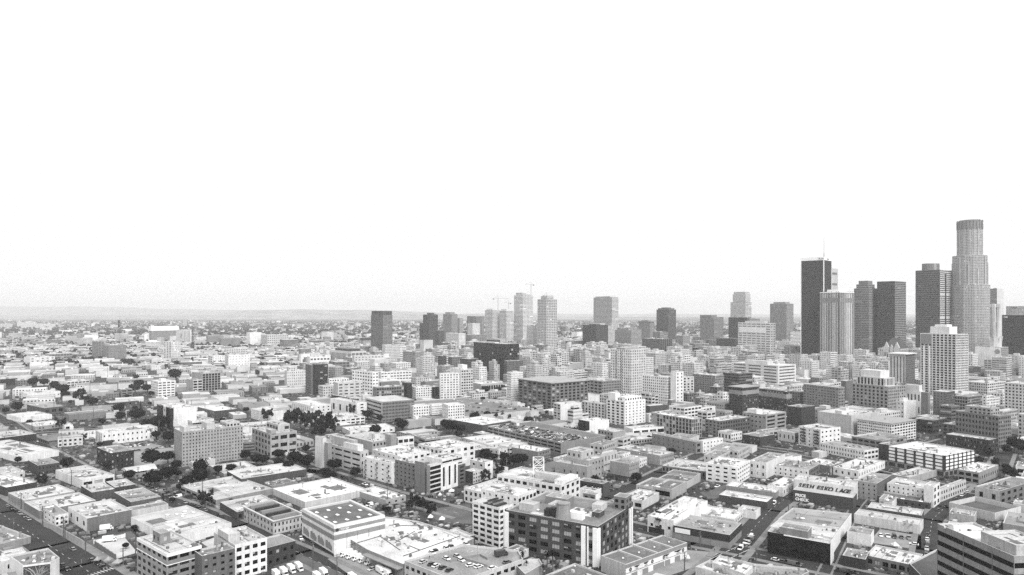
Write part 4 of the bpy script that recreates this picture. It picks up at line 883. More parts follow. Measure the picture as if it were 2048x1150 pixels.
for (q0, q1, nn) in ((3, 0, 6), (0, 1, 7)):
    dd = (fp[q1]-fp[q0]); L = dd.length; dd /= L; no = Vector((dd[1], -dd[0]))
    for lv in range(4):
        z = h*.34+lv*h*.165; W.obox(fp[q0]+dd*L/2+no*.1, dd, L, .3, z, z+h*.105)
        D.obox(fp[q0]+dd*L/2+no*.03, dd, L, .12, z+h*.105, z+h*.165 if lv < 3 else z+h*.11)
    for k in range(nn+1): D.obox(fp[q0]+dd*L*min(max(k/nn, .01), .99)+no*.35, dd, 1.5 if nn == 6 else .9, .6, h*.3, h+.3)
    for k in range(nn): D.obox(fp[q0]+dd*L*(k+.5)/nn+no*.04, dd, L/nn*.72, .14, 1.0, h*.24)
W.build('white_band', [WHITE], E, split=True); D.build('dark_pier', [DARKM], E, split=True)
B('two-storey beige corner building with big windows behind the banded garage', 'building', 1916, 1958, 1997, 945, 969, 52, .3, .75, 'w:3x2:.75,.6', 't:9x1:.4,.3', 'the beige corner building')
B('dark roofed grey house at the right edge', 'building', 1950, 2000, 2070, 982, 1010, 58, .42, .35, 't:2x1', 'p:6x2', 'the grey building at the right edge', wr=.2)
B('walled parking compound at the right edge', 'building', 1898, 1990, 2042, 1026, 1044, 62, .5, .14, '', '', None, n_roof=0, par=3.0)
B('grey four-storey block with a brick side, lower right', 'building', 1711, 1754, 1783, 967, 1003, 40, .33, .45, 'p:4x4:.25,.4', '', 'the grey four-storey block', wr=.13)
B('white three-storey corner block, lower right', 'building', 1774, 1850, 1868, 978, 1007, 36, .7, .55, 'p:8x3:.3,.4', '', 'the white three-storey corner block')
B('narrow white fronted shop house at the street corner', 'shop', 1848, 1867, 1880, 973, 1016, 45, .68, .5, '', 'm:2x3:.5,.6')
B('long street range with awnings behind the narrow white shop house', 'shop', 1862, 1872, 1932, 982, 1008, 47, .45, .45, '', 'p')
B('low pale roofs between corner block and banded garage', 'building', 1782, 1818, 1882, 955, 969, 55, .4, .55, 'p', '')
B('white cubic house above the sesh wall', 'building', 1666, 1717, 1770, 942, 958, 48, .75, .7, 't', 't')
B('grey flat-roofed block with black kit on a white roof', 'building', 1608, 1660, 1686, 932, 950, 50, .2, .8, '', 'k', roofkinds=['air_conditioner'], n_roof=9)
B('cream building with arched side windows above the small white shop', 'building', 1536, 1618, 1640, 940, 960, 36, .62, .4, 'p:8x2:.3,.4', 'p', wr=.15)
B('white low corner shop with a rounded front', 'shop', 1535, 1566, 1598, 975, 994, 42, .72, .85, '', 't', 'the rounded white corner shop')
E, fp, h, Z = B('white four-storey warehouse with dark shop front', 'building', 1412, 1475, 1500, 934, 970, 36, .74, .75, 'w:4x4:.5,.42', 'p:6x4:.5,.45', 'the white four-storey warehouse', ind=True)
B('grey arcade-fronted shop row left of the white four-storey warehouse', 'shop', 1324, 1411, 1440, 943, 956, 36, .2, .5, 'p:12x1:.5,.7', '', 'the grey arcade row')
B('pale tall wall building right of the white four-storey warehouse', 'building', 1498, 1532, 1570, 926, 958, 40, .55, .45, 't:3x2', '')
B('flat-roofed low grey block with wall graffiti, centre right', 'warehouse', 1438, 1534, 1546, 1004, 1021, 35, .1, .72, '', '', 'the dark graffiti warehouse')
B('low grey warehouse with white roof behind the graffiti warehouse', 'warehouse', 1452, 1551, 1563, 985, 998, 35, .3, .75, '', '')
B('white-roofed warehouse with painted side, beside the right street', 'warehouse', 1385, 1468, 1488, 1039, 1051, 34, .5, .72, '', 'p:6x1', 'the white-roofed painted warehouse')
B('small store with bold mural lettering by the right street', 'shop', 1476, 1512, 1521, 1023, 1039, 34, .6, .65, '', '')
E, fp, h, Z = B('long bright white building with a fire escape on its narrow end', 'factory', 1295, 1347, 1415, 1041, 1075, 31, .62, .8, 't:3x1:.3,.2', '', 'the long bright white building', wr=.82, tiers=((.55, .75, .1, .6, 4, '', .8),))
W = MB(); dl = (fp[0]-fp[3]); L = dl.length; dl /= L; n = Vector((dl[1], -dl[0]))
for k in range(4):
    z = 4+k*4.2; W.obox(fp[3]+dl*L*.45+n*.7, dl, 3.4, 1.2, z, z+.15); W.obox(fp[3]+dl*L*.45+n*1.25, dl, 3.4, .08, z+.15, z+1.1); a = fp[3]+dl*(L*.45-1)+n*.8; b2 = fp[3]+dl*(L*.45+1)+n*.8; W.tube((*a, z), (*b2, z+4.2), .12, 4)
W.build('fire_escape', [DARKM], E); W = MB(); W.obox(fp[3]+dl*L*.35+n*.06, dl, L*.6, .2, .3, 3.4); W.build('shop_front', [DARKM], E)
E, fp, h, Z = B('dark fronted corner shops with grey roofs at the crossing', 'shop', 1347, 1459, 1483, 1070, 1098, 33, .3, .45, '', '', 'the dark corner shops', n_roof=7)
W = MB(); W2 = MB()
for (q0, q1) in ((3, 0), (0, 1)):
    dd = (fp[q1]-fp[q0]); L = dd.length; dd /= L; no = Vector((dd[1], -dd[0]))
    W.obox(fp[q0]+dd*L/2+no*.1, dd, L+.2, .3, h*.5, h-.05)
    for k in range(int(L/5)): W2.obox(fp[q0]+dd*(k*5+2.5)+no*.06, dd, 3.9, .16, .1, h*.42)
W.build('dark_fascia', [DARKM], E); W2.build('roller_shutter', [MIDG], E, split=True)
W = MB(); dl = (fp[0]-fp[3]); L = dl.length; dl /= L; n = Vector((dl[1], -dl[0])); W.obox(fp[3]+dl*L*.17+n*.35, dl, L*.28, .15, h*.52, h*.86); W.build('shop_sign', [WHITE], E)
# ---- centre block cluster
B('beige complex: taller windowed back block', 'building', 1128, 1177, 1208, 921, 962, 42, .38, .6, 't:4x2:.2,.2', 't:5x3:.35,.35', 'the beige complex', tiers=((.1, .9, .35, .95, 5, 't', .38),))
B('beige complex: long low front block', 'building', 1110, 1174, 1184, 933, 966, 38, .35, .5, 't:5x1:.2,.2', '', None)
E, fp, h, Z = B('beige complex: cube on stilts with blank front', 'building', 1220, 1258, 1278, 928, 966, 42, .32, .45, '', 't:6x3:.35,.35', 'the beige cube on stilts', z0=12)
B('beige complex: raised linking wing', 'building', 1194, 1202, 1234, 908, 945, 45, .42, .6, 't', 't:5x1', None, z0=14)
B('dark brick low block left of the beige cube on stilts', 'building', 1156, 1206, 1218, 968, 996, 34, .06, .3, 'p:8x2', '', None, wr=.09)
B('white low house behind the black roof-kit', 'building', 1158, 1188, 1203, 982, 1002, 36, .66, .65, '', '')
B('small grey stair tower with square windows behind the dark factory', 'building', 1166, 1191, 1199, 990, 1016, 34, .22, .4, 'p:2x3', '', wr=.7)
B('long pale industrial range with windows at its right end', 'warehouse', 1232, 1320, 1348, 911, 931, 47, .36, .5, '', 'p:7x2:.4,.5', 'the long pale industrial range')
B('wide grey box building with a few scattered windows', 'building', 1304, 1392, 1403, 884, 908, 55, .26, .4, 't:9x2:.2,.25', 'p:1x2', 'the wide grey box building')
B('white mural-sided building right of the wide grey box', 'building', 1397, 1406, 1446, 882, 907, 55, .7, .6, '', 't')
B('curved-edge low market roof, centre right', 'building', 1206, 1250, 1346, 882, 891, 60, .33, .5, 'w', 'p:18x1:.6,.6', None)
B('small beige house with many windows by the curved market', 'house', 1196, 1226, 1251, 864, 888, 54, .35, .55, 'p:5x3', '')
B('white narrow range with gable, behind the curved market', 'building', 1248, 1266, 1345, 858, 873, 66, .62, .6, '', 'k:5x1')
E, fp, h, Z = B('pale-framed glass-fronted office with six rows of tall windows', 'office', 1313, 1384, 1403, 838, 878, 54, .4, .8, 'v:11x5:.7,.86', 'v:5x5:.7,.86', 'the glass-fronted office', lights=(.1, .8, .1))
B('white ten-storey corner building with triple windows', 'office', 1213, 1249, 1291, 803, 851, 52, .74, .65, 'w:4x8:.55,.62', 'p:6x8:.3,.4', 'the white corner building', wr=.78, tiers=((.1, .9, .1, .9, 4, 'p', .75), (.0, .2, .5, .9, 8, '', .7)), lights=(.7, .3, 0))
B('brown brick court building left of the white corner building', 'building', 1163, 1209, 1219, 808, 843, 50, .5, .6, 'w:7x6:.5,.7', '', 'the court building')
B('white block with a window strip and a blank concrete side', 'building', 1107, 1121, 1163, 808, 842, 60, .5, .6, 'w:2x6:.7,.6', '', None, wr=.6)
B('white cube with a dark left side, centre right', 'building', 1157, 1179, 1218, 843, 863, 56, .1, .8, '', '', 'the white cube', wr=.78)
B('pale long-roofed block with planted roof, behind the court building', 'building', 1124, 1168, 1216, 795, 815, 56, .55, .6, 'w:8x3:.6,.5', '', None)
B('brown box with flat roof right of the white corner building', 'building', 1290, 1300, 1336, 812, 836, 60, .12, .55, '', '')
B('white low row beneath the brown box', 'building', 1290, 1298, 1352, 828, 845, 60, .6, .5, '', 'p:5x2')
B('grey corner hotel with fire escape on its side', 'hotel', 1410, 1440, 1500, 842, 876, 56, .28, .62, 'p:4x5', 'p', 'the grey corner hotel', wr=.12)
B('pale stepped office with dark recess right of the grey corner hotel', 'office', 1485, 1532, 1572, 830, 870, 52, .33, .65, 'p:6x4:.4,.35', 'w:2x5', 'the pale stepped office', tiers=((.0, .3, .4, .8, 4, '', .6),))
B('white two-storey house front below the grey corner hotel', 'house', 1436, 1462, 1484, 866, 883, 54, .6, .5, 'p:4x1', 'p')
B('dark brick low house with pale windows, right of the white house front', 'house', 1484, 1520, 1550, 874, 893, 54, .07, .35, 'w:5x2:.3,.4', '', None, lights=(.3, .2, .5))
B('pale low house with two windows left of the fire-escape walk-up', 'house', 1556, 1590, 1600, 866, 886, 56, .55, .55, 't:4x1', '', wr=.1)
# ---------------------------------------------------------------- foreground centre
E, fp, h, Z = B('three-storey cream building with roof trellis and a lattice roof frame', 'building', 994, 1121, 1160, 970, 1014, 35, .60, .7, 'w:10x3:.66,.5', 'w:4x3:.5,.55', 'the cream building with the lattice frame', tiers=((.35, .55, .1, .5, 3.5, '', .5), (.1, .9, .0, .12, 2.4, '', .75)), n_roof=6)
W = MB(); c = fp[3]*.62+fp[0]*.38; c = Vector(((1077-CX)/F*(c[1]+9), c[1]+9)); s = 3.6; zt = CAMH-(916-HY)*c[1]/F
P = [(c[0]-s, c[1]-s), (c[0]+s, c[1]-s), (c[0]+s, c[1]+s), (c[0]-s, c[1]+s)]
for k in range(4):
    a, b2 = P[k], P[(k+1) % 4]; W.tube((*a, h-1), (*a, zt), .22, 4)
    for (z0_, z1_) in ((h-1, (h+zt)/2), ((h+zt)/2, zt)):
        W.tube((*a, z0_), (*b2, z1_), .16, 4); W.tube((*b2, z0_), (*a, z1_), .16, 4); W.tube((*a, z1_), (*b2, z1_), .18, 4)
W.build('lattice_frame', [WHITE], E)
W = MB(); dl = (fp[0]-fp[3]); L = dl.length; dl /= L; e2 = (fp[1]-fp[0])
for k in range(26): p = fp[3]+dl*L*(k+.5)/26; q = fp[2]+dl*L*(k+.5)/26; m_ = p*.55+q*.45; W.tube((*(p*.93+q*.07), h+1.6), (*(p*.7+q*.3), h+1.6), .12, 4)
W.build('roof_trellis', [MIDG], E)
B('cream two-storey building with dark balcony windows left of the white tower block', 'building', 928, 975, 1060, 986, 1014, 38, .55, .65, 'w:5x2:.5,.6', '', 'the cream balconied building')
B('white taller rear wing with strip windows behind the white tower block', 'building', 962, 1036, 1073, 992, 1042, 36, .66, .7, 't', 'w:5x3:.7,.5', None, n_roof=5)
E, fp, h, Z = B('white seven-storey tower block with black windows and roof fans', 'office', 945, 999, 1026, 1016, 1098, 42, .6, .55, 'w:4x7:.72,.56', 'w:3x7:.7,.56', 'the white tower block with roof fans', wr=.62, n_roof=0, lights=(.8, .2, 0))
W = MB(); e1 = fp[1]-fp[0]; e2 = fp[3]-fp[0]
for i in range(7):
    for j in range(2):
        p = fp[0]+e1*(.2+.1*i)+e2*(.3+.18*j); W.tube((*p, h), (*p, h+1.5), .7, 6); W.tube((*p, h+1.5), (*p, h+1.9), 1.0, 6, m=1)
W.prism([fp[0]+e1*.1+e2*.2, fp[0]+e1*.95+e2*.2, fp[0]+e1*.95+e2*.65, fp[0]+e1*.1+e2*.65], h-.9, h+.15, 1); W.build('roof_fan', [MIDG, DARKM], E, split=True)
E, fp, h, Z = B('large dark factory with white pilaster corners and wide multi-pane windows', 'factory', 1011, 1196, 1264, 1053, 1135, 32, .105, .3, 'w:8x5:.66,.6', 'w:9x5:.6,.64', 'the large dark factory', lights=(.4, .1, .5), n_roof=16, roofkinds=['air_conditioner', 'vent_pipe', 'duct', 'duct', 'skylight'], tiers=((.8, .99, .0, .13, 6, 'p', .15), (.3, .52, .5, .66, 2.6, '', .35), (.55, .75, .55, .8, 3.4, '', .2), (.15, .3, .75, .92, 3, '', .4), (.62, .8, .2, .3, 2.2, '', .5), (.36, .5, .12, .2, 1.8, '', .06)))
W = MB(); dl = (fp[0]-fp[3]); L = dl.length; dl /= L; n = Vector((dl[1], -dl[0])); dr = (fp[1]-fp[0]); LR = dr.length; dr /= LR; nr = Vector((dr[1], -dr[0]))
for s_, w_ in ((L*.855, 2.2), (L*.9, .6), (L-1.3, 2.6), (.8, 2.4)): W.obox(fp[3]+dl*s_+n*.3, dl, w_, .8, 0, h-1.0)
for s_, w_ in ((.6, 1.8), (LR-1.2, 1.6), (LR-4, 1.0)): W.obox(fp[0]+dr*s_+nr*.3, dr, w_, .8, 0, h-1.0)
W.build('white_pilaster', [WHITE], E, split=True)
W = MB(); c = fp[3]*.40+fp[0]*.60+(fp[1]-fp[0])*.10
W.tube((*c, h-.9), (*c, h+7), 4.0, 16, m=0, r2=3.1); W.tube((*c, h+7), (*c, h+7.5), 3.3, 16, m=0); W.build('round_tank', [WALL], E, .25)
W = MB()
for i in range(4):
    p = fp[3]*(.58-.05*i)+fp[0]*(.42+.05*i)+(fp[1]-fp[0])*(.13+.03*(i % 2)); W.obox(p, dl, 3, 3, h-.9, h+2.4+i % 2); W.tube((*p, h+2.4), (*p, h+3.2), 1.1, 8)
W.build('cooling_unit', [DARKM], E, split=True)
W = MB(); p = fp[3]*.47+fp[0]*.53+(fp[1]-fp[0])*.22; W.obox(p, dl, 5, 4, h+2, h+5.5); W.build('water_box', [WALL], E, .35)
W = MB(); p = fp[3]*.3+fp[0]*.7+(fp[1]-fp[0])*.2; W.obox(p, dl, 8, 3.5, h-.9, h+2.6); W.build('white_container', [WHITE], E)
# striped warehouse with fascia and emblems
E, fp, h, Z = B('long warehouse with dark fascia stripe, round emblems and roll-up doors', 'warehouse', 1202, 1251.5, 1374, 1129, 1162, 50, .42, .24, '', '', 'the warehouse with round emblems', wr=.66, n_roof=0, par=.7)
dr = (fp[1]-fp[0]); L = dr.length; dr /= L; n = Vector((dr[1], -dr[0])); e2 = fp[3]-fp[0]
W = MB(); W.obox(fp[0]+dr*L/2+n*.06, dr, L, .14, h-1.9, h-.1); W.obox(fp[0]+dr*L/2+n*.06, dr, L, .12, h*.42, h*.45); W.build('dark_fascia_stripe', [MIDG], E)
for f_ in (.07, .26, .41, .60, .72, .93):
    W = MB(); p = fp[0]+dr*L*f_+n*.1
    if f_ in (.07, .41, .60, .93):
        W.q(*[(*(p+dr*math.cos(a)*.95), h*.6+math.sin(a)*.95) for a in [2*math.pi*k/18 for k in range(18)]]); W.build('round_emblem', [DARKM], E)
        W = MB(); p = p+n*.03; W.q(*[(*(p+dr*math.cos(a)*.5), h*.6+math.sin(a)*.5) for a in [2*math.pi*k/12 for k in range(12)]]); W.build('round_emblem_centre', [MIDG], E)
for f_, s_ in ((.17, 1), (.31, 1), (.51, 0.001), (.65, 1), (.84, 1.6)):
    if s_ < .1: continue
    W = MB(); p = fp[0]+dr*L*f_+n*.1
    W.q((*(p-dr*1.9*s_), h*.68), (*(p), h*.57), (*(p+dr*1.9*s_), h*.68)); W.obox(p, dr, 3.8*s_, .04, h*.69, h*.72); W.obox(p, dr, 2.2*s_, .04, h*.50, h*.53); W.build('triangle_logo', [DARKM], E)
for f_ in (.13, .30, .47, .56, .66, .83):
    W = MB(); W.obox(fp[0]+dr*L*f_+n*.05, dr, 4.2, .12, 0, h*.34); W.build('roll_up_door', [MIDG], E)
for k in range(1, 4):
    W = MB(); a = fp[0]+dr*L*k/4; W.obox(a+e2/2, e2.normalized(), e2.length-.7, .7, h-.7, h+.25); W.build('roof_firewall', [COPE], E)
for k in range(4):
    o = link('air_conditioner', rt_mesh('air_conditioner'), E, .2); p = fp[0]+dr*L*(k+.6)/4+e2*.35; o.location = (p[0]-E['_o'][0], p[1]-E['_o'][1], h-.7)
# storage building with bands
E, fp, h, Z = B('cream storage building with grey bands and saw-tooth wall panels', 'warehouse', 604, 668, 770, 1052, 1114, 50, .66, .2, '', '', 'the banded storage building', n_roof=0, par=1.0, cope_t=1.7)
bands = MB(); pan = MB(); dk = MB(); win = MB()
for (q0, q1) in ((3, 0), (0, 1)):
    dd = (fp[q1]-fp[q0]); L = dd.length; dd /= L; no = Vector((dd[1], -dd[0]))
    bands.obox(fp[q0]+dd*L/2+no*.05, dd, L+.1, .12, h*.80, h*.90); bands.obox(fp[q0]+dd*L/2+no*.05, dd, L+.1, .12, h*.54, h*.69)
    if q0 == 3:
        for k in range(4):
            a = fp[q0]+dd*L*(.05+k*.235)+no*.1; w_ = L*.19
            pan.q((*a, h*.18), (*(a+dd*w_), h*.12+.6), (*(a+dd*w_), h*.30), (*(a+dd*w_*.6), h*.42), (*(a+dd*w_*.45), h*.36), (*(a+dd*w_*.3), h*.43), (*a, h*.40))
        dk.obox(fp[q0]+dd*L/2+no*.04, dd, L, .1, 0, h*.1)
    else:
        for f_ in (.24, .45, .67): dk.obox(fp[q0]+dd*L*f_+no*.08, dd, .12, .12, h*.1, h*.66)
bands.build('grey_band', [MIDG], E, split=True); pan.build('sawtooth_panels', [MIDG], E); dk.build('shop_front_base', [DARKM], E)
dr = (fp[1]-fp[0]).normalized(); text_on(E, 'storage', fp[0]+dr*3.5, dr, h*.825, 1.6, WHITE, n_out=.16)
W = MB(); p = fp[0]+dr*1.7+Vector((dr[1], -dr[0]))*.14; W.q(*[(*(p+dr*math.cos(a)*.9), h*.85+math.sin(a)*.9) for a in [2*math.pi*k/16 for k in range(16)]]); W.build('round_emblem', [DARKM], E)
e1 = fp[1]-fp[0]; e2 = fp[3]-fp[0]
for i in range(4):
    for j in range(3):
        o = link('skylight', rt_mesh('skylight'), E); p = fp[0]+e1*(.15+.23*i)+e2*(.2+.28*j); o.location = (p[0]-E['_o'][0], p[1]-E['_o'][1], h-1); o.rotation_euler.z = math.atan2(e2[1], e2[0])
# white low roofs behind deck
E, fp, h, Z = B('sprawling low white-roofed depot between storage building and parking deck', 'warehouse', 0, 0, 0, 0, 0, 0, .3, .66, '', '', 'the white-roofed depot', poly=[(735, 1099), (806, 1128), (926, 1087), (948, 1076), (836, 1042), (772, 1033), (700, 1078)], h=7.0, n_roof=9)
W = MB()
for q in (((778, 1050), (860, 1052)), ((860, 1052), (900, 1060)), ((772, 1072), (840, 1100)), ((830, 1062), (790, 1085)), ((806, 1112), (925, 1070)), ((700, 1090), (760, 1072)), ((760, 1072), (800, 1100)), ((815, 1040), (842, 1052))):
    a = gp(*q[0], 6.3); b2 = gp(*q[1], 6.3); W.tube(a, b2, .16, 4)
W.build('roof_pipe', [DARKM], E, split=True)
for q in ((842, 1058), (860, 1059), (802, 1069), (784, 1080)):
    o = link('air_conditioner', rt_mesh('air_conditioner'), E, .12); a = gp(*q, 6.1); o.location = (a[0]-E['_o'][0], a[1]-E['_o'][1], 6.1); o.rotation_euler.z = .7
B('dark-sided roof block on the white-roofed depot', 'building', 885, 922, 950, 1078, 1102, 48, .07, .6, '', '', None, n_roof=1, claim_it=False)
W = MB(); a = gp(735, 1099, 7); b2 = gp(806, 1128, 7); dd = (b2-a).normalized(); W.obox(((a+b2)/2+Vector((dd[1], -dd[0], 0))*1.6)[:2], dd[:2], (b2-a).length, 3.4, 5.0, 5.4); W.build('loading_canopy', [MIDG], E)
E_PK, fpp, hp, Zp = B('rooftop parking deck with scattered cars, bottom centre', 'car park', 0, 0, 0, 0, 0, 0, .42, .40, 'k:9x2:.6,.4', '', 'the bottom parking deck', poly=[(809, 1121), (915, 1163), (1046, 1118), (1036, 1100), (926, 1088)], h=9.0, n_roof=0, par=1.1)
W = MB()
for (q0, q1, nn) in (((822, 1112), (915, 1092), 12), ((860, 1142), (900, 1158), 6), ((830, 1126), (858, 1138), 5), ((940, 1097), (1020, 1106), 9)):
    a = gp(*q0, 8); b2 = gp(*q1, 8)
    for k in range(nn): 
        p = a+(b2-a)*k/nn; dd = (b2-a).normalized(); no = Vector((-dd[1], dd[0], 0)); s_ = 1 if q0[1] > 1120 else -1
        strip(W, p, p+no*s_*4.6*(1 if s_ > 0 else 1), .18, 7.92)
W.build('bay_markings', [PAINT], E_PK)
W = MB()
for q in (((899, 1124), (960, 1112)), ((960, 1112), (975, 1120)), ((922, 1118), (975, 1134))):
    a = gp(*q[0], 7.9); b2 = gp(*q[1], 7.9); dd = b2-a; W.obox(((a+b2)/2)[:2], dd.normalized()[:2], dd.length, .3, 7.9, 9.0)
W.build('ramp_wall', [MIDG], E_PK, split=True)
W = MB()
for p in (gp(898, 1118, 7.9), gp(955, 1120, 7.9)): W.tube((p[0], p[1], 7.9), (p[0], p[1], 16), .1, 5); W.obox(p[:2], (1, 0), 1.4, .4, 16, 16.2)
W.build('deck_lamps', [MIDG], E_PK)
B('low pale stucco building among palms, bottom centre', 'building', 0, 0, 0, 0, 0, 0, .38, .5, '', '', None, poly=[(1024, 1122), (1050, 1148), (1085, 1128), (1078, 1117)], h=7, n_roof=0)
B('grey-roofed flat building cut by the bottom edge, centre', 'building', 0, 0, 0, 0, 0, 0, .3, .2, '', '', None, poly=[(1086, 1152), (1150, 1126), (1214, 1150), (1150, 1180)], h=7, n_roof=4)
B('white angled roofs cut by the bottom edge, right of centre', 'building', 0, 0, 0, 0, 0, 0, .5, .78, '', '', 'the white angled roofs', poly=[(1391, 1133), (1420, 1119), (1500, 1142), (1478, 1158)], h=8, n_roof=2, par=1.4)
B('taller white roof with a black slot at the bottom edge, right of centre', 'building', 0, 0, 0, 0, 0, 0, .5, .75, '', '', None, poly=[(1424, 1124), (1440, 1110), (1512, 1128), (1490, 1148)], h=9.5, n_roof=3, par=1.2)
B('beige walled block with white roof cut by the bottom edge, right of centre', 'building', 0, 0, 0, 0, 0, 0, .4, .6, '', '', None, poly=[(1400, 1150), (1470, 1160), (1450, 1180), (1390, 1175)], h=6.5, n_roof=2)
B('grey roof with a row of vents, bottom right', 'building', 0, 0, 0, 0, 0, 0, .35, .4, 'p', '', 'the roof with the vent row', poly=[(1466, 1123), (1612, 1137), (1618, 1143), (1560, 1175), (1500, 1160)], h=8, n_roof=6, roofkinds=['chimney'])
E, fp, h, Z = B('white apartment building with small balconies on its left face, centre', 'apartments', 726, 783, 800, 927, 969, 43, .70, .7, 't:5x4:.3,.36', 't:1x3', 'the white balconied block', wr=.62, ind=True)
W = MB(); dl = (fp[0]-fp[3]); L = dl.length; dl /= L; n = Vector((dl[1], -dl[0]))
for f_ in (.1, .5, .9):
    for k in range(4): z = (h-.9)*(k+.33)/4; W.obox(fp[3]+dl*L*f_*.98+n*.5, dl, 1.8, .9, z-.6, z+.3)
W.build('balcony', [MIDG], E, split=True)
B('modern grey block with a white window frame, left of the tall grey slabs', 'apartments', 790, 831, 838, 928, 980, 43, .20, .5, 'p:5x6:.35,.42', '', 'the white-framed modern block', n_roof=4)
W = MB(); E, fp, h, Z = B('white frame bay of small square windows on the modern grey block', 'apartments', 808, 833, 836, 938, 980, 43, .8, .6, 't:3x5:.3,.35', '', None, n_roof=0, claim_it=False)
B('tall windowless grey slab at the street corner, centre', 'apartments', 830, 848, 859, 925, 986, 40, .2, .5, '', 't:1x6:.3,.3', 'the windowless grey slab', wr=.24, n_roof=0)
B('dark glazed stair bay with pale bands beside the grey slab', 'apartments', 853, 860, 882, 931, 989, 38, .3, .6, '', 's:1x6:.98,.72', None, wr=.55, lights=(1, 0, 0), n_roof=0)
B('bright white apartment bay with dark vertical window strips', 'apartments', 877, 882, 916, 931, 982, 38, .5, .7, '', 'v:3x1:.34,.8', 'the bright white striped bay', wr=.85, lights=(1, 0, 0), n_roof=3)
B('dark brick end bay right of the bright white striped bay', 'apartments', 911, 917, 931, 930, 971, 38, .1, .5, '', 'p:1x5', None, wr=.14, n_roof=0)
B('white penthouse row above the dark glazed stair bay', 'apartments', 850, 884, 925, 919, 958, 40, .7, .7, '', 's:2x4', None, n_roof=6)
B('long white-roofed court wing behind the white balconied block', 'apartments', 744, 802, 862, 913, 953, 45, .62, .75, 't:6x4', 'p:5x4', 'the white court wing', n_roof=9)
B('curved white roofed wing with roof plants, centre', 'apartments', 836, 885, 950, 899, 936, 46, .6, .7, 'p:6x3', 'p:5x3', None, n_roof=9)
B('white narrow building with a stained right end by the park trees', 'apartments', 940, 970, 986, 925, 960, 40, .45, .7, 't:2x3', 't:1x3', 'the white narrow building', wr=.75)
B('small three-storey brick house with a pale right side', 'house', 929, 946, 965, 944, 968, 40, .07, .5, '', 'p:4x3', None, wr=.5)
# ---------------------------------------------------------------- foreground left
E, fp, h, Z = B('pale corner block with grey brick lower floors and slim window bays, bottom left', 'office', 274, 334, 403, 1108, 1188, 41, .36, .6, 'w:6x5:.62,.55', 'w:3x5:.78,.5', 'the pale corner block', wr=.30, n_roof=2, tiers=((.25, .55, .5, .75, 4.5, 't', .22),), lights=(.8, .2, 0))
W = MB(); top = MB()
for (q0, q1) in ((3, 0), (0, 1)):
    dd = (fp[q1]-fp[q0]); L = dd.length; dd /= L; no = Vector((dd[1], -dd[0])); top.obox(fp[q0]+dd*L/2+no*.05, dd, L+.1, .12, h-1.5, h-.02); top.obox(fp[q0]+dd*L/2+no*.08, dd, L+.16, .18, h-5.3, h-5.0)
top.build('white_top_band', [WHITE], E)
B('grey brick rear wing right of the pale corner block', 'office', 388, 404, 470, 1112, 1183, 46, .16, .35, '', 'w:4x5:.42,.4', None, lights=(.5, .3, .2), n_roof=6)
E, fp, h, Z = B('white painted four-storey block with black windows, bottom left', 'apartments', 428, 470, 534, 1090, 1160, 46, .5, .5, '', 'w:4x4:.62,.5', 'the white painted block', wr=.78, lights=(.8, .2, 0), n_roof=6, tiers=((.0, .35, .3, .8, 3, '', .5),))
B('dark brick block with a ribbed pale roof, right of the white painted block', 'building', 505, 534, 591, 1096, 1136, 44, .07, .4, '', 'w:4x2:.45,.4', 'the dark brick ribbed-roof block', n_roof=0)
E, fp, h, Z = B('low ornate classical building with black roof monitors', 'building', 487, 547, 607, 1042, 1070, 46, .42, .2, 'p:9x2:.4,.5', 'p:8x2:.4,.5', 'the ornate classical building', n_roof=0)
W = MB(); e1 = fp[1]-fp[0]; e2 = fp[3]-fp[0]
for k in range(5): W.obox(fp[0]+e1*.5+e2*(.14+.18*k), e1.normalized(), e1.length*.8, 2.0, h-.9, h+.9, m=k % 2)
W.build('roof_monitor', [MIDG, DARKM], E, split=True); W = MB(); W.prism(inset(fp, -.8), h-.1, h+.35, bottom=True)
for k in range(4): W.q(*[(*p, h+.36) for p in ()]) if False else None
W = MB()
o_, i_ = inset(fp, -.7), inset(fp, .25)
for k in range(4): W.q((*o_[k], h+.2), (*o_[(k+1) % 4], h+.2), (*i_[(k+1) % 4], h+.2), (*i_[k], h+.2)); W.q((*o_[k], h-.4), (*o_[(k+1) % 4], h-.4), (*o_[(k+1) % 4], h+.2), (*o_[k], h+.2))
W.build('cornice', [WALL], E, .5)
B('large white roofed warehouse with mottled roof behind the storage building', 'warehouse', 545, 610, 735, 1004, 1018, 46, .45, .8, '', '', 'the mottled white-roofed warehouse', n_roof=9, roofkinds=['vent_pipe', 'skylight', 'chimney'])
B('small cream roofed store with street trees, right of the mottled warehouse', 'shop', 712, 772, 812, 1000, 1012, 44, .4, .75, '', 't', None)
B('long dark-walled warehouse with a small white sign, centre left', 'warehouse', 454, 483, 613, 958, 973, 58, .09, .6, 'p:6x1:.6,.7', '', 'the long dark-walled warehouse', wr=.09)
B('low warehouse with pale roof left of the long dark-walled warehouse', 'warehouse', 420, 448, 520, 947, 955, 52, .3, .6, '', '')
B('broad grey-roofed market hall with skylights, centre left', 'warehouse', 360, 432, 545, 1000, 1013, 48, .3, .5, 'k', '', 'the broad grey-roofed hall', n_roof=9)
B('grey roofed shed in front of the broad hall', 'warehouse', 440, 474, 560, 1024, 1041, 48, .1, .5, '', 'p', None)
E, fp, h, Z = B('big pale flat-roofed warehouse with small skylights, bottom left', 'warehouse', 262, 346, 463, 1074, 1094, 44, .66, .52, '', '', 'the big pale flat-roofed warehouse', n_roof=9, roofkinds=['skylight'])
B('boxy warehouse with grey side and cluttered roof, bottom left', 'warehouse', 136, 174, 263, 1037, 1064, 44, .6, .55, 't:3x1', '', 'the boxy grey-sided warehouse', wr=.2, n_roof=9)
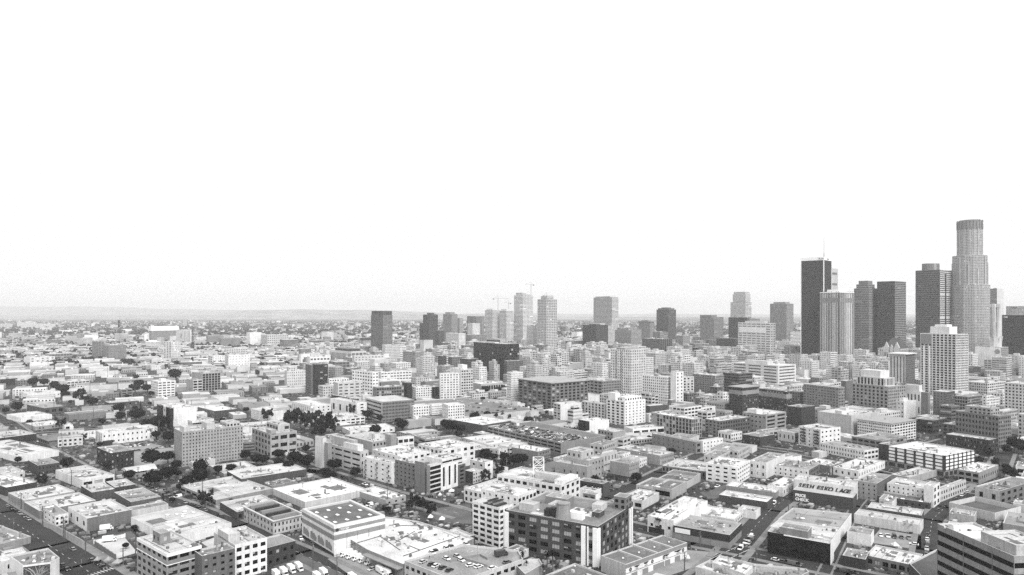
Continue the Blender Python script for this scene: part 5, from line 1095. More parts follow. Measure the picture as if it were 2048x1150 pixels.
B('small pale two-storey block with square windows, bottom left', 'building', 80, 110, 137, 1031, 1053, 44, .6, .4, 'p:4x2:.4,.4', 'p:3x2', None, n_roof=5)
B('long barrel-ended pale warehouse at the left street', 'warehouse', 16, 48, 150, 1001, 1020, 44, .35, .6, 'v:8x1:.4,.7', '', 'the long pale warehouse by the left street')
B('pale long warehouse with skylight ridge, second by the left street', 'warehouse', 48, 79, 192, 1022, 1039, 44, .2, .62, '', '', None)
B('low hip-roofed dark shed, bottom left', 'warehouse', 162, 184, 230, 985, 1001, 46, .12, .5, '', '')
B('dark brick long shed behind the hip-roofed shed', 'warehouse', 212, 230, 271, 975, 993, 48, .07, .5, '', 't')
B('grey flat-roofed shed right of the boxy warehouse', 'warehouse', 228, 262, 322, 1004, 1017, 46, .15, .45, '', '')
B('pale corner building with stepped roof, left', 'building', 111, 165, 229, 960, 978, 48, .6, .55, '', 'k:3x1', 'the pale stepped-roof corner building')
B('dark brick gabled house block, left', 'building', 56, 76, 119, 931, 952, 54, .09, .4, '', 'p:6x2:.3,.4', 'the dark brick gabled block')
B('pale two-storey block at the left edge', 'building', -20, 6, 50, 949, 963, 54, .45, .5, '', 't')
B('cluttered white-roofed dark shed at the left edge', 'warehouse', -40, 12, 74, 975, 993, 48, .07, .7, '', '', None, n_roof=8)
B('long white-walled low hall at the left edge', 'warehouse', -60, 36, 118, 913, 925, 56, .66, .6, '', '')
B('long black-walled warehouse at the left edge', 'warehouse', -60, -30, 73, 880, 894, 66, .045, .5, '', '', 'the long black-walled warehouse')
E, fp, h, Z = B('white building with a black tree-like mural, bottom left corner', 'building', 0, 0, 0, 0, 0, 0, .66, .38, '', '', 'the mural building', poly=[(46, 1131), (101, 1124), (119, 1115), (96, 1096), (19, 1111)], h=8.5, n_roof=3, roofkinds=['skylight', 'vent_pipe'])
m0 = min(range(5), key=lambda i: (fp[i]-gp(46, 1131, 8.5).to_2d()).length); fp = [fp[(m0+1) % 5], 0, 0, fp[m0]]
W = MB(); dl = (fp[0]-fp[3]); L = dl.length; dl /= L; n = Vector((dl[1], -dl[0])); W.obox(fp[3]+dl*L*.5+n*.05, dl, L*.98, .12, 0, h-.8); W.build('mural_panel', [mat('mural dark paint', .06, var=.5, scale=(.8, .8, .8), fine=.5)], E)
W = MB(); rr = random.Random(3)
for k in range(26):
    s0 = L*(.5+rr.uniform(-.1, .1)); a = fp[3]+dl*s0+n*.14; s1 = L*(.5+rr.uniform(-.48, .48)); b2 = fp[3]+dl*s1+n*.14; z1 = rr.uniform(h*.4, h*.9); mid = (a+b2)/2
    W.tube((*a, h*.15), (*mid, z1*.75), .14, 3); W.tube((*mid, z1*.75), (*b2, z1), .1, 3)
W.build('mural_branches', [mat('mural pale paint', .4, var=.3)], E)
B('grey flat roofs behind the mural building, left edge', 'building', -90, -8, 62, 1090, 1104, 42, .3, .4, '', '', None, n_roof=9)
# boundary walls of yards
def wall_run(label, pts, h, tone, t=.35, group=None):
    P = [gp(x, y) for x, y in pts]; c = sum((Vector(p[:2]) for p in P), Vector((0, 0)))/len(P)
    E = empty('boundary_wall', (c[0], c[1], 0), label, 'wall', group); W = MB()
    for a, b2 in zip(P, P[1:]):
        d = (b2-a); L = d.length; d /= L; W.obox(((a+b2)/2)[:2], d[:2], L, t, 0, h)
        k = 0
        while k < L: W.obox((a+d*k)[:2], d[:2], .5, t+.2, 0, h+.25); k += 5
    W.build('wall_panel', [WALL], E, tone)
wall_run('long graffiti-pale wall along the left street, in front of the boxy warehouse', [(85, 1052), (112, 1062), (166, 1092)], 3.0, .32)
wall_run('grey wall of the pale fenced yard, bottom left', [(190, 1092), (232, 1120)], 2.6, .14)
wall_run('white low wall behind the pale fenced yard', [(188, 1088), (250, 1075)], 2.0, .7)
# ---------------------------------------------------------------- foreground right
E, fp, h, Z = B('long building with a white upper wall painted with SESH ESKO LAGE letters', 'warehouse', 1587, 1707, 1716, 974, 1010, 33, .52, .6, '', '', 'the SESH ESKO LAGE wall', n_roof=4)
dl = (fp[0]-fp[3]); L = dl.length; dl /= L
for k, ch in enumerate('SESH ESKO LAGE'):
    if ch != ' ': text_on(E, ch, fp[3]+dl*(L*.08+k*L*.062), dl, h-4.9, 3.9, DARKM, name='graffiti_letter', bold=.2, shear=.35)
E, fp, h, Z = B('long dark brick wall building with white PRICE CHECK lettering', 'shop', 1586, 1706, 1714, 996, 1021, 33, .09, .5, '', '', 'the PRICE CHECK building', n_roof=0)
dl = (fp[0]-fp[3]); L = dl.length; dl /= L; text_on(E, 'PRICE', fp[3]+dl*L*.04, dl, h-4.0, 2.5, WHITE, bold=.12); text_on(E, 'CHECK', fp[3]+dl*L*.04, dl, h-6.6, 2.5, WHITE, bold=.12)
B('wide pale low roof between the PRICE CHECK building and the black glass shop', 'warehouse', 0, 0, 0, 0, 0, 0, .6, .45, '', '', 'the wide pale low roof', poly=[(1586, 1015), (1703, 1027), (1681, 1056), (1556, 1038)], h=6.5, n_roof=3)
B('grey-white roof behind the black glass shop', 'warehouse', 0, 0, 0, 0, 0, 0, .6, .6, '', '', None, poly=[(1556, 1040), (1681, 1056), (1663, 1083), (1600, 1071), (1540, 1052)], h=7.5, n_roof=5)
E, fp, h, Z = B('black glass-fronted shop building at the lower right crossing', 'shop', 1535, 1661, 1668, 1085, 1131, 35, .03, .55, '', '', 'the black glass shop building', n_roof=6, wr=.6, tiers=((.0, 1, .35, .8, 3.5, '', .2),))
W = MB(); dl = (fp[0]-fp[3]); L = dl.length; dl /= L; n = Vector((dl[1], -dl[0]))
W.obox(fp[3]+dl*L*.5+n*.1, dl, L*.98, .1, 1, h-1); W.build('glass_front', [mat('black glazed front', .012, rough=.2, spec=.5, var=.6, scale=(.3, .3, .3))], E)
W = MB(); W.obox(fp[3]+dl*L*.63+n*.2, dl, L*.72, .3, h-.6, h-.1); W.build('white_coping', [WHITE], E)
E, fp, h, Z = B('low wall-like building with outlined block letters, lower right', 'building', 1735, 1843, 1848, 1031, 1050, 36, .1, .55, '', '', 'the outlined-letter wall', n_roof=3)
dl = (fp[0]-fp[3]); L = dl.length; dl /= L; text_on(E, 'EVANDEN LA', fp[3]+dl*L*.05, dl, h-3.6, 3.1, MIDG, name='graffiti_letter')
B('low flat dark building left of the narrow white shop house', 'building', 1752, 1860, 1866, 1006, 1019, 36, .1, .22, 't:8x1', '', 'the flat dark building')
B('long low pale-roofed building with fenced roof above the parking lot', 'building', 1708, 1840, 1847, 1050, 1069, 36, .5, .52, '', '', 'the fenced-roof building', n_roof=4)
B('white box building beside the alley, lower right', 'building', 1694, 1742, 1748, 1070, 1094, 35, .72, .4, '', '', 'the white box by the alley', n_roof=1)
B('small grey-roofed shop with a dark front, lower right', 'shop', 1685, 1731, 1739, 1119, 1141, 35, .06, .4, '', '', None, n_roof=5)
B('low white-roofed shop row, bottom right', 'shop', 1731, 1829, 1846, 1131, 1151, 35, .2, .66, 'k:6x1:.7,.6', '', 'the white-roofed shop row', n_roof=3)
# stripe-banded office at the right edge
E, fp, h, Z = B('big grey office with black ribbon windows and chamfered corner at the right edge', 'office', 1875, 2028, 2110, 1112, 1326, 84, .36, .75, '', '', 'the ribbon-windowed office', n_roof=4, claim_it=False, tiers=((.1, 1, .02, .45, 3.5, '', .45),))
W = MB()
for (q0, q1) in ((3, 0), (0, 1)):
    dd = (fp[q1]-fp[q0]); L = dd.length; dd /= L; no = Vector((dd[1], -dd[0]))
    for k in range(9): W.obox(fp[q0]+dd*L/2+no*.03, dd, L+.06, .08, h-4.4-k*4.1, h-2.6-k*4.1)
W.build('ribbon_window', [GD], E, split=True)
W = MB()
for (q0, q1) in ((3, 0), (0, 1)):
    dd = (fp[q1]-fp[q0]); L = dd.length; dd /= L; no = Vector((dd[1], -dd[0]))
    for k in range(int(L/14)+1): W.obox(fp[q0]+dd*min(L-.2, k*14)+no*.06, dd, .25, .1, 0, h-1)
W.build('joint_rib', [MIDG], E, split=True)
E, fp, h, Z = B('building with a dark faceted pitched roof at the bottom right', 'building', 0, 0, 0, 0, 0, 0, .12, .14, '', '', None, poly=[(1818, 1126), (1874, 1098), (1900, 1120), (2010, 1168), (1880, 1190)], h=12, n_roof=0)

TREES = []
rt_ = random.Random(21)
def tree(x, yc, w, kind='round'):
    if kind == 'round': yb = yc+w*.40; w *= 1.0
    elif kind == 'airy': yb = yc+w*.75
    elif kind == 'palm': yb = yc
    else: yb = yc+w
    Z = CAMH*F/(yb-HY)
    sc = (w/2)*Z/F
    TREES.append([(x-CX)/F*Z, Z, sc, kind, x, yb, w])
for t in [(65, 766, 22), (88, 765, 20), (108, 771, 20), (125, 780, 30), (130, 790, 20), (34, 815, 24), (10, 822, 16), (158, 786, 26, 'airy'), (157, 802, 14), (143, 804, 12), (172, 798, 18), (185, 804, 24), (270, 778, 28), (295, 777, 24), (278, 770, 22), (352, 751, 32), (237, 820, 26), (242, 834, 24), (272, 831, 36), (295, 853, 34), (318, 848, 40), (337, 875, 30), (305, 920, 44), (336, 914, 30), (352, 930, 24), (135, 930, 28), (35, 921, 16),
          (310, 958, 48), (338, 950, 36), (258, 951, 28), (398, 955, 40), (372, 964, 34), (326, 985, 20, 'cypress'), (410, 992, 34, 'airy'), (398, 936, 36), (462, 937, 24), (436, 940, 22), (360, 975, 18), (492, 912, 26), (512, 921, 26), (527, 921, 24), (557, 909, 28), (557, 926, 24), (590, 917, 34), (615, 924, 38), (577, 932, 26), (668, 931, 34), (648, 945, 28), (663, 953, 24), (712, 944, 28), (612, 900, 20),
          (600, 832, 40, 'airy'), (580, 838, 34, 'airy'), (622, 838, 36, 'airy'), (650, 842, 40, 'airy'), (663, 850, 30, 'airy'), (638, 855, 34, 'airy'), (535, 828, 24, 'airy'), (735, 829, 26), (762, 836, 20), (706, 820, 22, 'airy'), (751, 862, 26), (804, 852, 30), (797, 842, 18), (890, 850, 26), (905, 855, 32), (922, 858, 24), (975, 831, 18), (950, 834, 24), (990, 832, 16), (938, 789, 16), (958, 787, 16), (972, 782, 20), (996, 782, 20),
          (970, 907, 24), (1008, 915, 24), (1028, 921, 34), (1045, 918, 28), (1010, 930, 24), (1000, 940, 24, 'airy'), (989, 915, 20), (970, 952, 24, 'airy'), (958, 935, 16), (1274, 955, 24), (1058, 843, 24), (1068, 822, 18), (1145, 862, 20), (1163, 863, 18), (1217, 884, 16, 'airy'), (1142, 890, 24), (1299, 876, 12), (1290, 790, 14), (1345, 800, 12),
          (1403, 815, 12), (1420, 815, 12), (1451, 824, 16), (2030, 888, 36), (2045, 897, 30), (2012, 900, 22), (2021, 945, 30), (2032, 958, 22), (2012, 935, 18), (1957, 924, 22), (1978, 905, 22, 'airy'), (1990, 925, 20, 'airy'), (715, 1064, 20, 'airy'), (722, 1074, 16), (830, 1000, 28, 'airy'), (818, 1010, 18, 'airy'), (846, 1008, 22, 'airy'), (862, 1018, 24, 'airy'), (778, 1018, 16), (768, 1020, 12), (252, 1092, 16), (268, 1055, 14), (463, 1003, 12), (488, 1000, 12), (1305, 1160, 10), (190, 1018, 10), (60, 845, 14), (30, 830, 10), (345, 1000, 14), (105, 877, 12), (168, 872, 14, 'airy'), (122, 842, 22, 'airy')]:
    tree(*t)
for x, y0, y1 in ((271, 1112, 1052), (1044, 1150, 1108), (1094, 1168, 1100), (1106, 1172, 1098), (1053, 1158, 1120), (780, 975, 953), (1046, 1144, 1101), (1086, 1165, 1128), (1112, 1170, 1128), (846, 962, 940), (783, 960, 948)):
    Z = CAMH*F/(y0-HY); TREES.append([(x-CX)/F*Z, Z, (y0-y1)*Z/F, 'palm', x, y0, 8])
for t in TREES:
    r_ = min(t[2]*.8, 6) if t[3] != 'palm' else 1
    claim([Vector((t[0]-r_, t[1]-r_)), Vector((t[0]+r_, t[1]-r_)), Vector((t[0]+r_, t[1]+r_)), Vector((t[0]-r_, t[1]+r_))])
# ---------------------------------------------------------------- procedural city between the landmarks
def zone_phi(x, y):
    if y < 800: return 52 if x > 600 else 60
    if x < 320: return 58 if y < 900 else 46
    if x < 620: return 56 if y < 870 else 47
    if x < 1150: return 50 if y < 900 else 40
    if x < 1500: return 52 if y < 880 else 36
    return 58 if y < 930 else 40
cands = []
rl = random.Random(11)
def grid_cells(phi, ymin, ymax, step):
    a = math.radians(phi); u = Vector((math.sin(a), math.cos(a))); v = Vector((-math.cos(a), math.sin(a)))
    S = 3200
    i = -int(S/step[0])
    out_ = []
    nx, ny = int(S/step[0]), int(S/step[1])
    for i in range(-nx, nx):
        for j in range(-ny, ny):
            su = i*step[0]+(i//5)*13+((j//3)*37 % 53); sv_ = j*step[1]+(j//3)*13
            p = u*su+v*sv_
            if not (ymin < p[1] < ymax): continue
            x = CX+F*p[0]/p[1]
            if x < -260 or x > 2300: continue
            out_.append((p, u, v))
    return out_
placed = []
for phi in (36, 40, 46, 47, 50, 52, 56, 58, 60):
    ST = {58: (46, 32), 47: (42, 32), 56: (38, 30), 46: (44, 34), 60: (46, 32)}.get(phi, (33, 28))
    for (p, u, v) in grid_cells(phi, 300, 2350, ST):
        x, y = px(p[0], p[1])
        if zone_phi(x, y) != phi: continue
        mul_ = 1.0 if p[1] < 1100 else 1.25
        w = rl.uniform(.74, .99)*ST[0]*rl.choice((1, 1, .5, .96)); dth = rl.uniform(.72, .99)*ST[1]*rl.choice((1, 1, .6))
        q = [p-u*w/2-v*dth/2, p+u*w/2-v*dth/2, p+u*w/2+v*dth/2, p-u*w/2+v*dth/2]
        placed.append((p[1], q, x, y, phi))
placed.sort(key=lambda t: t[0])
fill = []
for (Y, q, x, y, phi) in placed:
    if rl.random() < .07: continue
    if taken(q, .2):
        ok = False
        for s_ in (.72, .5):
            c = (q[0]+q[2])/2; q2 = [c+(k-c)*s_ for k in q]
            if not taken(q2, .1): q = q2; ok = True; break
        if not ok: continue
    dens = 0
    if y < 770 and x > 600: hh = rl.choice((9, 14, 18, 24, 30, 38, 46)) if x > 850 else rl.choice((7, 10, 14, 20, 26))
    elif y < 860 and x > 1150: hh = rl.choice((7, 9, 12, 16, 20))
    elif y < 800: hh = rl.choice((5, 6, 7, 8, 10)) if x < 600 else rl.choice((7, 9, 12, 16))
    else: hh = rl.choice((4.5, 5, 5.5, 6, 7, 8)) if x < 1200 else rl.choice((5, 6, 7, 9))
    if y > 1000: hh = min(hh, 6)
    claim(q)
    fill.append((Y, q, x, y, hh))
print('fill candidates', len(fill))
FG = [mat('far glazing dark', .06, rough=.4, spec=.2), mat('far glazing grey', .14, rough=.4, spec=.2), mat('far glazing pale', .3, rough=.4, spec=.2)]
def variety(q, hh):
    r = rl.random()
    if r > .5: return [(q, hh)]
    e1 = q[1]-q[0]; e2 = q[3]-q[0]; s = rl.uniform(.35, .65); dh = rl.uniform(.7, .92) if hh > 10 else rl.uniform(.7, .95)
    if r < .25: A = [q[0], q[0]+e1*s, q[3]+e1*s, q[3]]; B_ = [q[0]+e1*s, q[1], q[2], q[3]+e1*s]
    else: A = [q[0], q[1], q[1]+e2*s, q[0]+e2*s]; B_ = [q[0]+e2*s, q[1]+e2*s, q[2], q[3]]
    a, b_ = (hh, hh*dh) if rl.random() < .5 else (hh*dh, hh)
    out_ = [(A, a), (B_, b_)]
    if hh > 16 and rl.random() < .4: c = (A[0]+A[2])/2; out_.append(([c+(k-c)*.6 for k in A], a+rl.uniform(3, 7)))
    return out_
def roof_shape(RF, q, h, kind):
    e1 = q[1]-q[0]; e2 = q[3]-q[0]
    if e1.length < e2.length: q = [q[1], q[2], q[3], q[0]]; e1 = q[1]-q[0]; e2 = q[3]-q[0]
    rise = min(3.5, e2.length*.16)
    if kind == 'barrel': pr = [(k/8, math.sin(math.pi*k/8)*rise) for k in range(9)]
    else: pr = [(0, 0), (.5, rise), (1, 0)]
    ins_ = .18 if kind == 'hip' else 0
    for k in range(len(pr)-1):
        (t0, z0), (t1, z1) = pr[k], pr[k+1]; f0 = ins_ if z0 > 0 else 0; f1 = ins_ if z1 > 0 else 0
        RF.q((*(q[0]+e2*t0+e1*f0), h+z0), (*(q[1]+e2*t0-e1*f0), h+z0), (*(q[1]+e2*t1-e1*f1), h+z1), (*(q[0]+e2*t1+e1*f1), h+z1), m=0)
    for s_ in (0, 1):
        sg = 1 if s_ == 0 else -1
        RF.q(*[(*(q[s_]+e2*t+e1*(sg*ins_ if z > 0 else 0)), h+z) for t, z in pr], m=0 if ins_ else 1)
def near_landmark(c):
    X, Y = c; best = sorted(LAND, key=lambda l: (l[1]-X)**2+(l[2]-Y)**2)[:1][0]
    dx = X-best[1]; dy = Y-best[2]
    xa = CX+F*X/Y; xb = best[3][0]
    if abs(xa-xb) > abs(dy)*F/Y*.35: rel = 'left of' if xa < xb else 'right of'
    else: rel = 'behind' if dy > 0 else 'in front of'
    return best[0], rel, math.hypot(dx, dy)
WT = [(.62, 'white'), (.45, 'pale'), (.22, 'grey'), (.11, 'dark grey'), (.04, 'dark brick'), (.55, 'cream'), (.38, 'light grey')]
RTN = [(.62, 'bright roof'), (.5, 'pale roof'), (.28, 'grey roof'), (.17, 'dull grey roof'), (.7, 'white roof')]
fill.sort(key=lambda t: -(t[4]+14)/t[0])
indiv = [f for f in fill if -40 < f[2] < 2090 and f[3] < 1180][:297]
rest = [f for f in fill if f not in indiv] if False else None
ids = set(id(f) for f in indiv); rest = [f for f in fill if id(f) not in ids]
rec = []
for (Y, q, x, y, hh) in indiv:
    c = (q[0]+q[2])/2; left_ = x < 760 and y < 880; wt = rl.choices(WT, (1.6, 2, 2.5, 1.4, 1.2, 1.6, 2.5) if left_ else (3.5, 3, 1, .5, .3, 3, 1.5) if y < 770 else (3, 3, 1.5, .8, .7, 3, 2))[0]; rt = rl.choice(RTN[1:4]) if left_ and rl.random() < .7 else rl.choice(RTN)
    ref, rel, dist = near_landmark(c)
    size = 'low' if hh < 8 else ('mid-height' if hh < 16 else ('tall' if hh < 28 else 'very tall'))
    rec.append([ref, rel, dist, wt, rt, size, q, hh, Y, x, y])
groups = {}
for r in rec: groups.setdefault((r[0], r[1], r[3][1], r[4][1], r[5]), []).append(r)
ORD = ['nearest', 'second', 'third', 'fourth', 'fifth', 'sixth', 'seventh', 'eighth']
for kk, lst in groups.items():
    lst.sort(key=lambda r: r[2])
    for i, r in enumerate(lst):
        o_ = '' if len(lst) == 1 else ORD[min(i, 7)]+' '
        noun = 'shed' if r[7] < 8 else ('block' if r[7] < 16 else 'mid-rise')
        ref, rel, dist, wt, rt, size, q, hh, Y, x, y = r
        label = '%s%s %s %s with %s %s %s' % (o_, size, wt[1], noun, rt[1], rel, ref)
        label = ' '.join(label.split()[:16])
        cat = 'warehouse' if hh < 8 else 'building'
        c = (q[0]+q[2])/2
        E = empty('warehouse' if hh < 8 else 'office_block', (c[0], c[1], 0), label, cat)
        W, G, RF = MB(), MB(), MB()
        if hh < 8: sts = rl.choice((('t', 't', '', ''), ('', 'k', '', 'k'), ('k', '', '', 't'), ('', '', '', ''), ('', '', '', ''), ('', '', '', ''), ('', '', '', 'p')))
        else: s0 = rl.choice(('p', 'p', 'w', 'm', 's')); sts = (s0, '', '', rl.choice((s0, s0, 't')))
        tw = wt[0]*rl.uniform(.85, 1.15)
        for (qq, h3) in variety(q, hh):
            if RF.f: W.build('wall', [WALL], E, tw); RF.build('roof', RM, E, rt[0]*.74*rl.uniform(.8, 1.15)); W, RF = MB(), MB()
            prism_building(qq, 0, h3, styles=sts, Z=Y, par=rl.choice((.5, .9, 1.2)), W=W, G=G, RF=RF, far=Y > 700, clutter=4 if Y > 900 else 0, lights=(.6, .3, .1))
        if hh < 8 and rl.random() < .16:
            roof_shape(RF, q, hh, rl.choice(('gable', 'gable', 'barrel', 'hip')))
        if Y > 500 and rl.random() < .35 and hh > 10:
            e1 = q[1]-q[0]; e2 = q[3]-q[0]; a = q[0]+e1*.3+e2*.3; RF.prism([a, a+e1*.3, a+e1*.3+e2*.4, a+e2*.4], hh-.5, hh+3.2, 1)
        tw = wt[0]*rl.uniform(.85, 1.15)
        if rl.random() < .25:
            W.build('wall', [WALL], E, tw)
        else: W.build('wall', [WALL], E, tw)
        RF.build('roof', RM, E, rt[0]*.74*rl.uniform(.8, 1.15)); G.build('window_panes', [GD, GM, GL] if Y < 1100 else FG, E, kind='stuff')
        if Y < 900: rooftop(E, q, hh-.9, Y, rl, n=rl.choice((2, 3, 4, 5)) if Y < 560 else rl.choice((1, 2)))
# the remaining, smaller ones read as one mass
def mass(name, items, tones):
    bs = [MB() for _ in tones]; gm = MB()
    for (q, hh, Y) in items:
        b = rl.choice(bs); b.prism(q, 0, hh, 0, 1)
        if Y < 2400 and hh > 9:
            for i in (0, 3): facade(MB(), gm, None, q[i], q[(i+1) % 4], 0, hh, 'p' if Y < 1600 else 's', True)
    return bs, gm
FARW = [mat('far wall %s' % n_, t, var=.2, scale=(.05, .05, .05)) for n_, t in (('white', .66), ('pale', .5), ('grey', .32), ('dark', .16))]
FARR = [mat('far roof %s' % n_, t, var=.2, scale=(.05, .05, .05)) for n_, t in (('white', .5), ('pale', .38), ('grey', .26), ('dull', .18))]
rest_items = [(q, hh, Y) for (Y, q, x, y, hh) in rest]
def mass_build(name, label, items, wsel=(0, 1, 1, 1, 2, 2, 3)):
    b = MB(); mats = FARW+FARR+FG
    for (q, hh, Y) in items:
        mi = rl.choice(wsel); ri = rl.choice((0, 1, 1, 2, 2, 3) if Y < 9000 else (0, 1, 2, 2, 3, 3))+4
        if Y < 2400:
            for (qq, h3) in variety(q, hh): b.prism(qq, 0, h3, mi, ri)
        else: b.prism(q, 0, hh, mi, ri)
        if Y < 2600:
            gm = MB(); st = 'p' if Y < 1500 else 's'
            if rl.random() < (.6 if hh > 8 else .2):
                for i in (0, 3): facade(MB(), gm, None, q[i], q[(i+1) % 4], 0, hh, st, True)
            o = len(b.v); b.v += gm.v; b.f += [tuple(k+o for k in f) for f in gm.f]; b.m += [k+8 for k in gm.m]
            if rl.random() < .5:
                c = (q[0]+q[2])/2; b.obox(c, (q[1]-q[0]).normalized(), rl.uniform(2, 6), rl.uniform(2, 5), hh, hh+rl.uniform(1, 3.5), m=rl.choice((0, 1, 2)), bottom=False)
    o = b.build(name, mats); o['kind'] = 'stuff'; o['label'] = label; o['category'] = 'buildings'
    return o
mass_build('distant_blocks', 'mass of small blocks filling the city between the larger buildings', rest_items)
# far plain
items = []
rf = random.Random(5)
for k in range(15000):
    Y = 2200*math.exp(rf.random()*1.45); 
    if Y > 9000: continue
    X = rf.uniform(-.82, .82)*Y
    a = math.radians(rf.choice((52, 58, 60))); u = Vector((math.sin(a), math.cos(a))); v = Vector((-u[1], u[0]))
    s_ = rf.choice((12, 16, 22, 30, 45, 60)); w = s_*rf.uniform(.7, 1.3); d_ = s_*rf.uniform(.6, 1.1)
    hh = rf.choice((3.5, 4, 4.5, 5, 6, 7, 9)) if rf.random() < .97 else rf.uniform(15, 32)
    c = Vector((X, Y)); q = [c-u*w/2-v*d_/2, c+u*w/2-v*d_/2, c+u*w/2+v*d_/2, c-u*w/2+v*d_/2]
    if taken(q): continue
    items.append((q, hh, 9999 if Y > 2600 else Y))
rl2 = rl
mass_build('far_city', 'hazy plain of tiny low buildings reaching towards the hills', items, (0, 1, 1, 2, 2, 2, 3, 3))
# ---------------------------------------------------------------- trees
def blob(b, c, r, rz, rnd, m=0, seg=(7, 5), rough=.22):
    n, k = seg; rows = []
    for j in range(k+1):
        th = math.pi*j/k; row = []
        for i in range(n):
            ph = 2*math.pi*i/n+j*.4; q = 1+rnd.uniform(-rough, rough)
            row.append((c[0]+math.sin(th)*math.cos(ph)*r*q, c[1]+math.sin(th)*math.sin(ph)*r*q, c[2]+math.cos(th)*rz*q))
        rows.append(row)
    for j in range(k):
        for i in range(n): b.q(rows[j][i], rows[j+1][i], rows[j+1][(i+1) % n], rows[j][(i+1) % n], m=m)
def leaves(b, c, r, rz, n, size, rnd, shell=.75):
    for _ in range(n):
        v = Vector((rnd.gauss(0, 1), rnd.gauss(0, 1), rnd.gauss(0, 1))).normalized()
        q = rnd.uniform(shell, 1.08)
        p = Vector((c[0]+v[0]*r*q, c[1]+v[1]*r*q, c[2]+v[2]*rz*q))
        a = (v+Vector((rnd.uniform(-.8, .8), rnd.uniform(-.8, .8), rnd.uniform(-.8, .8)))).normalized(); u = a.orthogonal().normalized(); w = a.cross(u)
        s = size*rnd.uniform(.6, 1.4)
        b.q(p-u*s-w*s*.4, p+u*s*.3-w*s, p+u*s+w*s*.4, p-u*s*.3+w*s)
def crown(kind, seed):
    rnd = random.Random(seed); b = MB(); t = MB()
    if kind == 'round':      # unit: crown radius 1, total height about 1.75
        lobes = [((rnd.uniform(-.45, .45), rnd.uniform(-.45, .45), 1.05+rnd.uniform(-.1, .22)), rnd.uniform(.42, .6)) for _ in range(9)]
        for c, r in lobes: blob(b, c, r*.74, r*.6, rnd); leaves(b, c, r*1.05, r*.9, 190, .07, rnd, .5)
        t.tube((0, 0, 0), (.02, 0, .6), .09, 6, r2=.07)
        for k in range(4): a = k*1.6; t.tube((.02, 0, .55), (math.cos(a)*.4, math.sin(a)*.4, .95), .05, 5, r2=.03)
    elif kind == 'airy':
        t.tube((0, 0, 0), (.05, .02, 1.2), .06, 6, r2=.035)
        for k in range(8):
            a = k*2.4; z = .7+k*.13; e = (math.cos(a)*.55, math.sin(a)*.55, z+.45); t.tube((.03, .01, z), e, .03, 4, r2=.012)
            for _ in range(3):
                c = (e[0]+rnd.uniform(-.25, .25), e[1]+rnd.uniform(-.25, .25), e[2]+rnd.uniform(-.25, .3)); r = rnd.uniform(.2, .32)
                blob(b, c, r*.6, r*.55, rnd); leaves(b, c, r, r, 60, .07, rnd, .35)
    elif kind == 'palm':     # unit: height 1
        pts = [(0, 0, 0), (.01, 0, .35), (.015, .005, .7), (.01, .01, .92)]
        for p, q in zip(pts, pts[1:]): t.tube(p, q, .018, 6, r2=.015)
        for k in range(26):
            a = k*2.39; el_ = rnd.uniform(-.7, 1.0); L = rnd.uniform(.13, .17); d = Vector((math.cos(a)*math.cos(el_), math.sin(a)*math.cos(el_), math.sin(el_))); s = Vector((-math.sin(a), math.cos(a), 0))
            p0 = Vector((.01, .01, .92)); p1 = p0+d*L*.55; p2 = p0+d*L+Vector((0, 0, -L*.45))
            b.q(p0-s*.004, p1-s*.016, p1+s*.016, p0+s*.004); b.q(p1-s*.016, p2-s*.003, p2+s*.003, p1+s*.016)
        leaves(b, (.01, .01, .86), .035, .05, 60, .02, rnd, .2)
    elif kind == 'cypress':
        for k in range(7): z = .15+k*.25; r = .2*(1-k/8); blob(b, (rnd.uniform(-.03, .03), rnd.uniform(-.03, .03), z), r, .24, rnd, seg=(6, 4)); leaves(b, (0, 0, z), r*1.2, .26, 50, .045, rnd)
        t.tube((0, 0, 0), (0, 0, .3), .03, 5)
    m = LEAF2 if kind == 'airy' else LEAF
    return b.mesh('crown', [m]), t.mesh('trunk', [BARK])
PROTO = {k: [crown(k, s+100) for s in range(n)] for k, n in (('round', 4), ('airy', 3), ('palm', 2), ('cypress', 1))}
KN = {'round': ('shade_tree', 'dark round-crowned tree'), 'airy': ('eucalyptus_tree', 'loose airy-crowned tree'), 'palm': ('palm_tree', 'slim palm'), 'cypress': ('cypress_tree', 'narrow dark cypress')}
for k in range(330):
    Y = 480*math.exp(rt_.random()*1.5); X = rt_.uniform(-.78, .78)*Y
    if X > 0 and rt_.random() < .45: continue
    s_ = rt_.uniform(2.6, 5.2); q = [Vector((X-1.5, Y-1.5)), Vector((X+1.5, Y-1.5)), Vector((X+1.5, Y+1.5)), Vector((X-1.5, Y+1.5))]
    if taken(q): continue
    x, y = px(X, Y); kind = rt_.choice(('round', 'round', 'airy', 'cypress'))
    TREES.append([X, Y, s_ if kind != 'cypress' else s_*1.3, kind, x, y, 10])
groups = {}
for t in TREES:
    ref, rel, dist = near_landmark((t[0], t[1])); groups.setdefault((t[3], ref, rel, t[2] > 6), []).append((dist, t))
for (kind, ref, rel, big), lst in groups.items():
    lst.sort(key=lambda a: a[0])
    for i, (dist, t) in enumerate(lst):
        o_ = ORD[min(i, 7)]+' ' if len(lst) > 1 else ''
        lab = ' '.join(('%s%s%s %s %s' % (o_, 'big ' if big else '', KN[kind][1], rel, ref)).split()[:16])
        E = empty(KN[kind][0], (t[0], t[1], 0), lab, 'tree', 'trees among the buildings')
        cm, tm = rt_.choice(PROTO[kind]); sc = t[2]; rz = rt_.uniform(0, 6.28)
        for nm, me in (('crown', cm), ('trunk', tm)):
            o = link(nm, me, E); o.scale = (sc, sc, sc*(1 if kind in ('palm',) else rt_.uniform(.9, 1.1) if nm == 'crown' else 1)); o.rotation_euler.z = rz
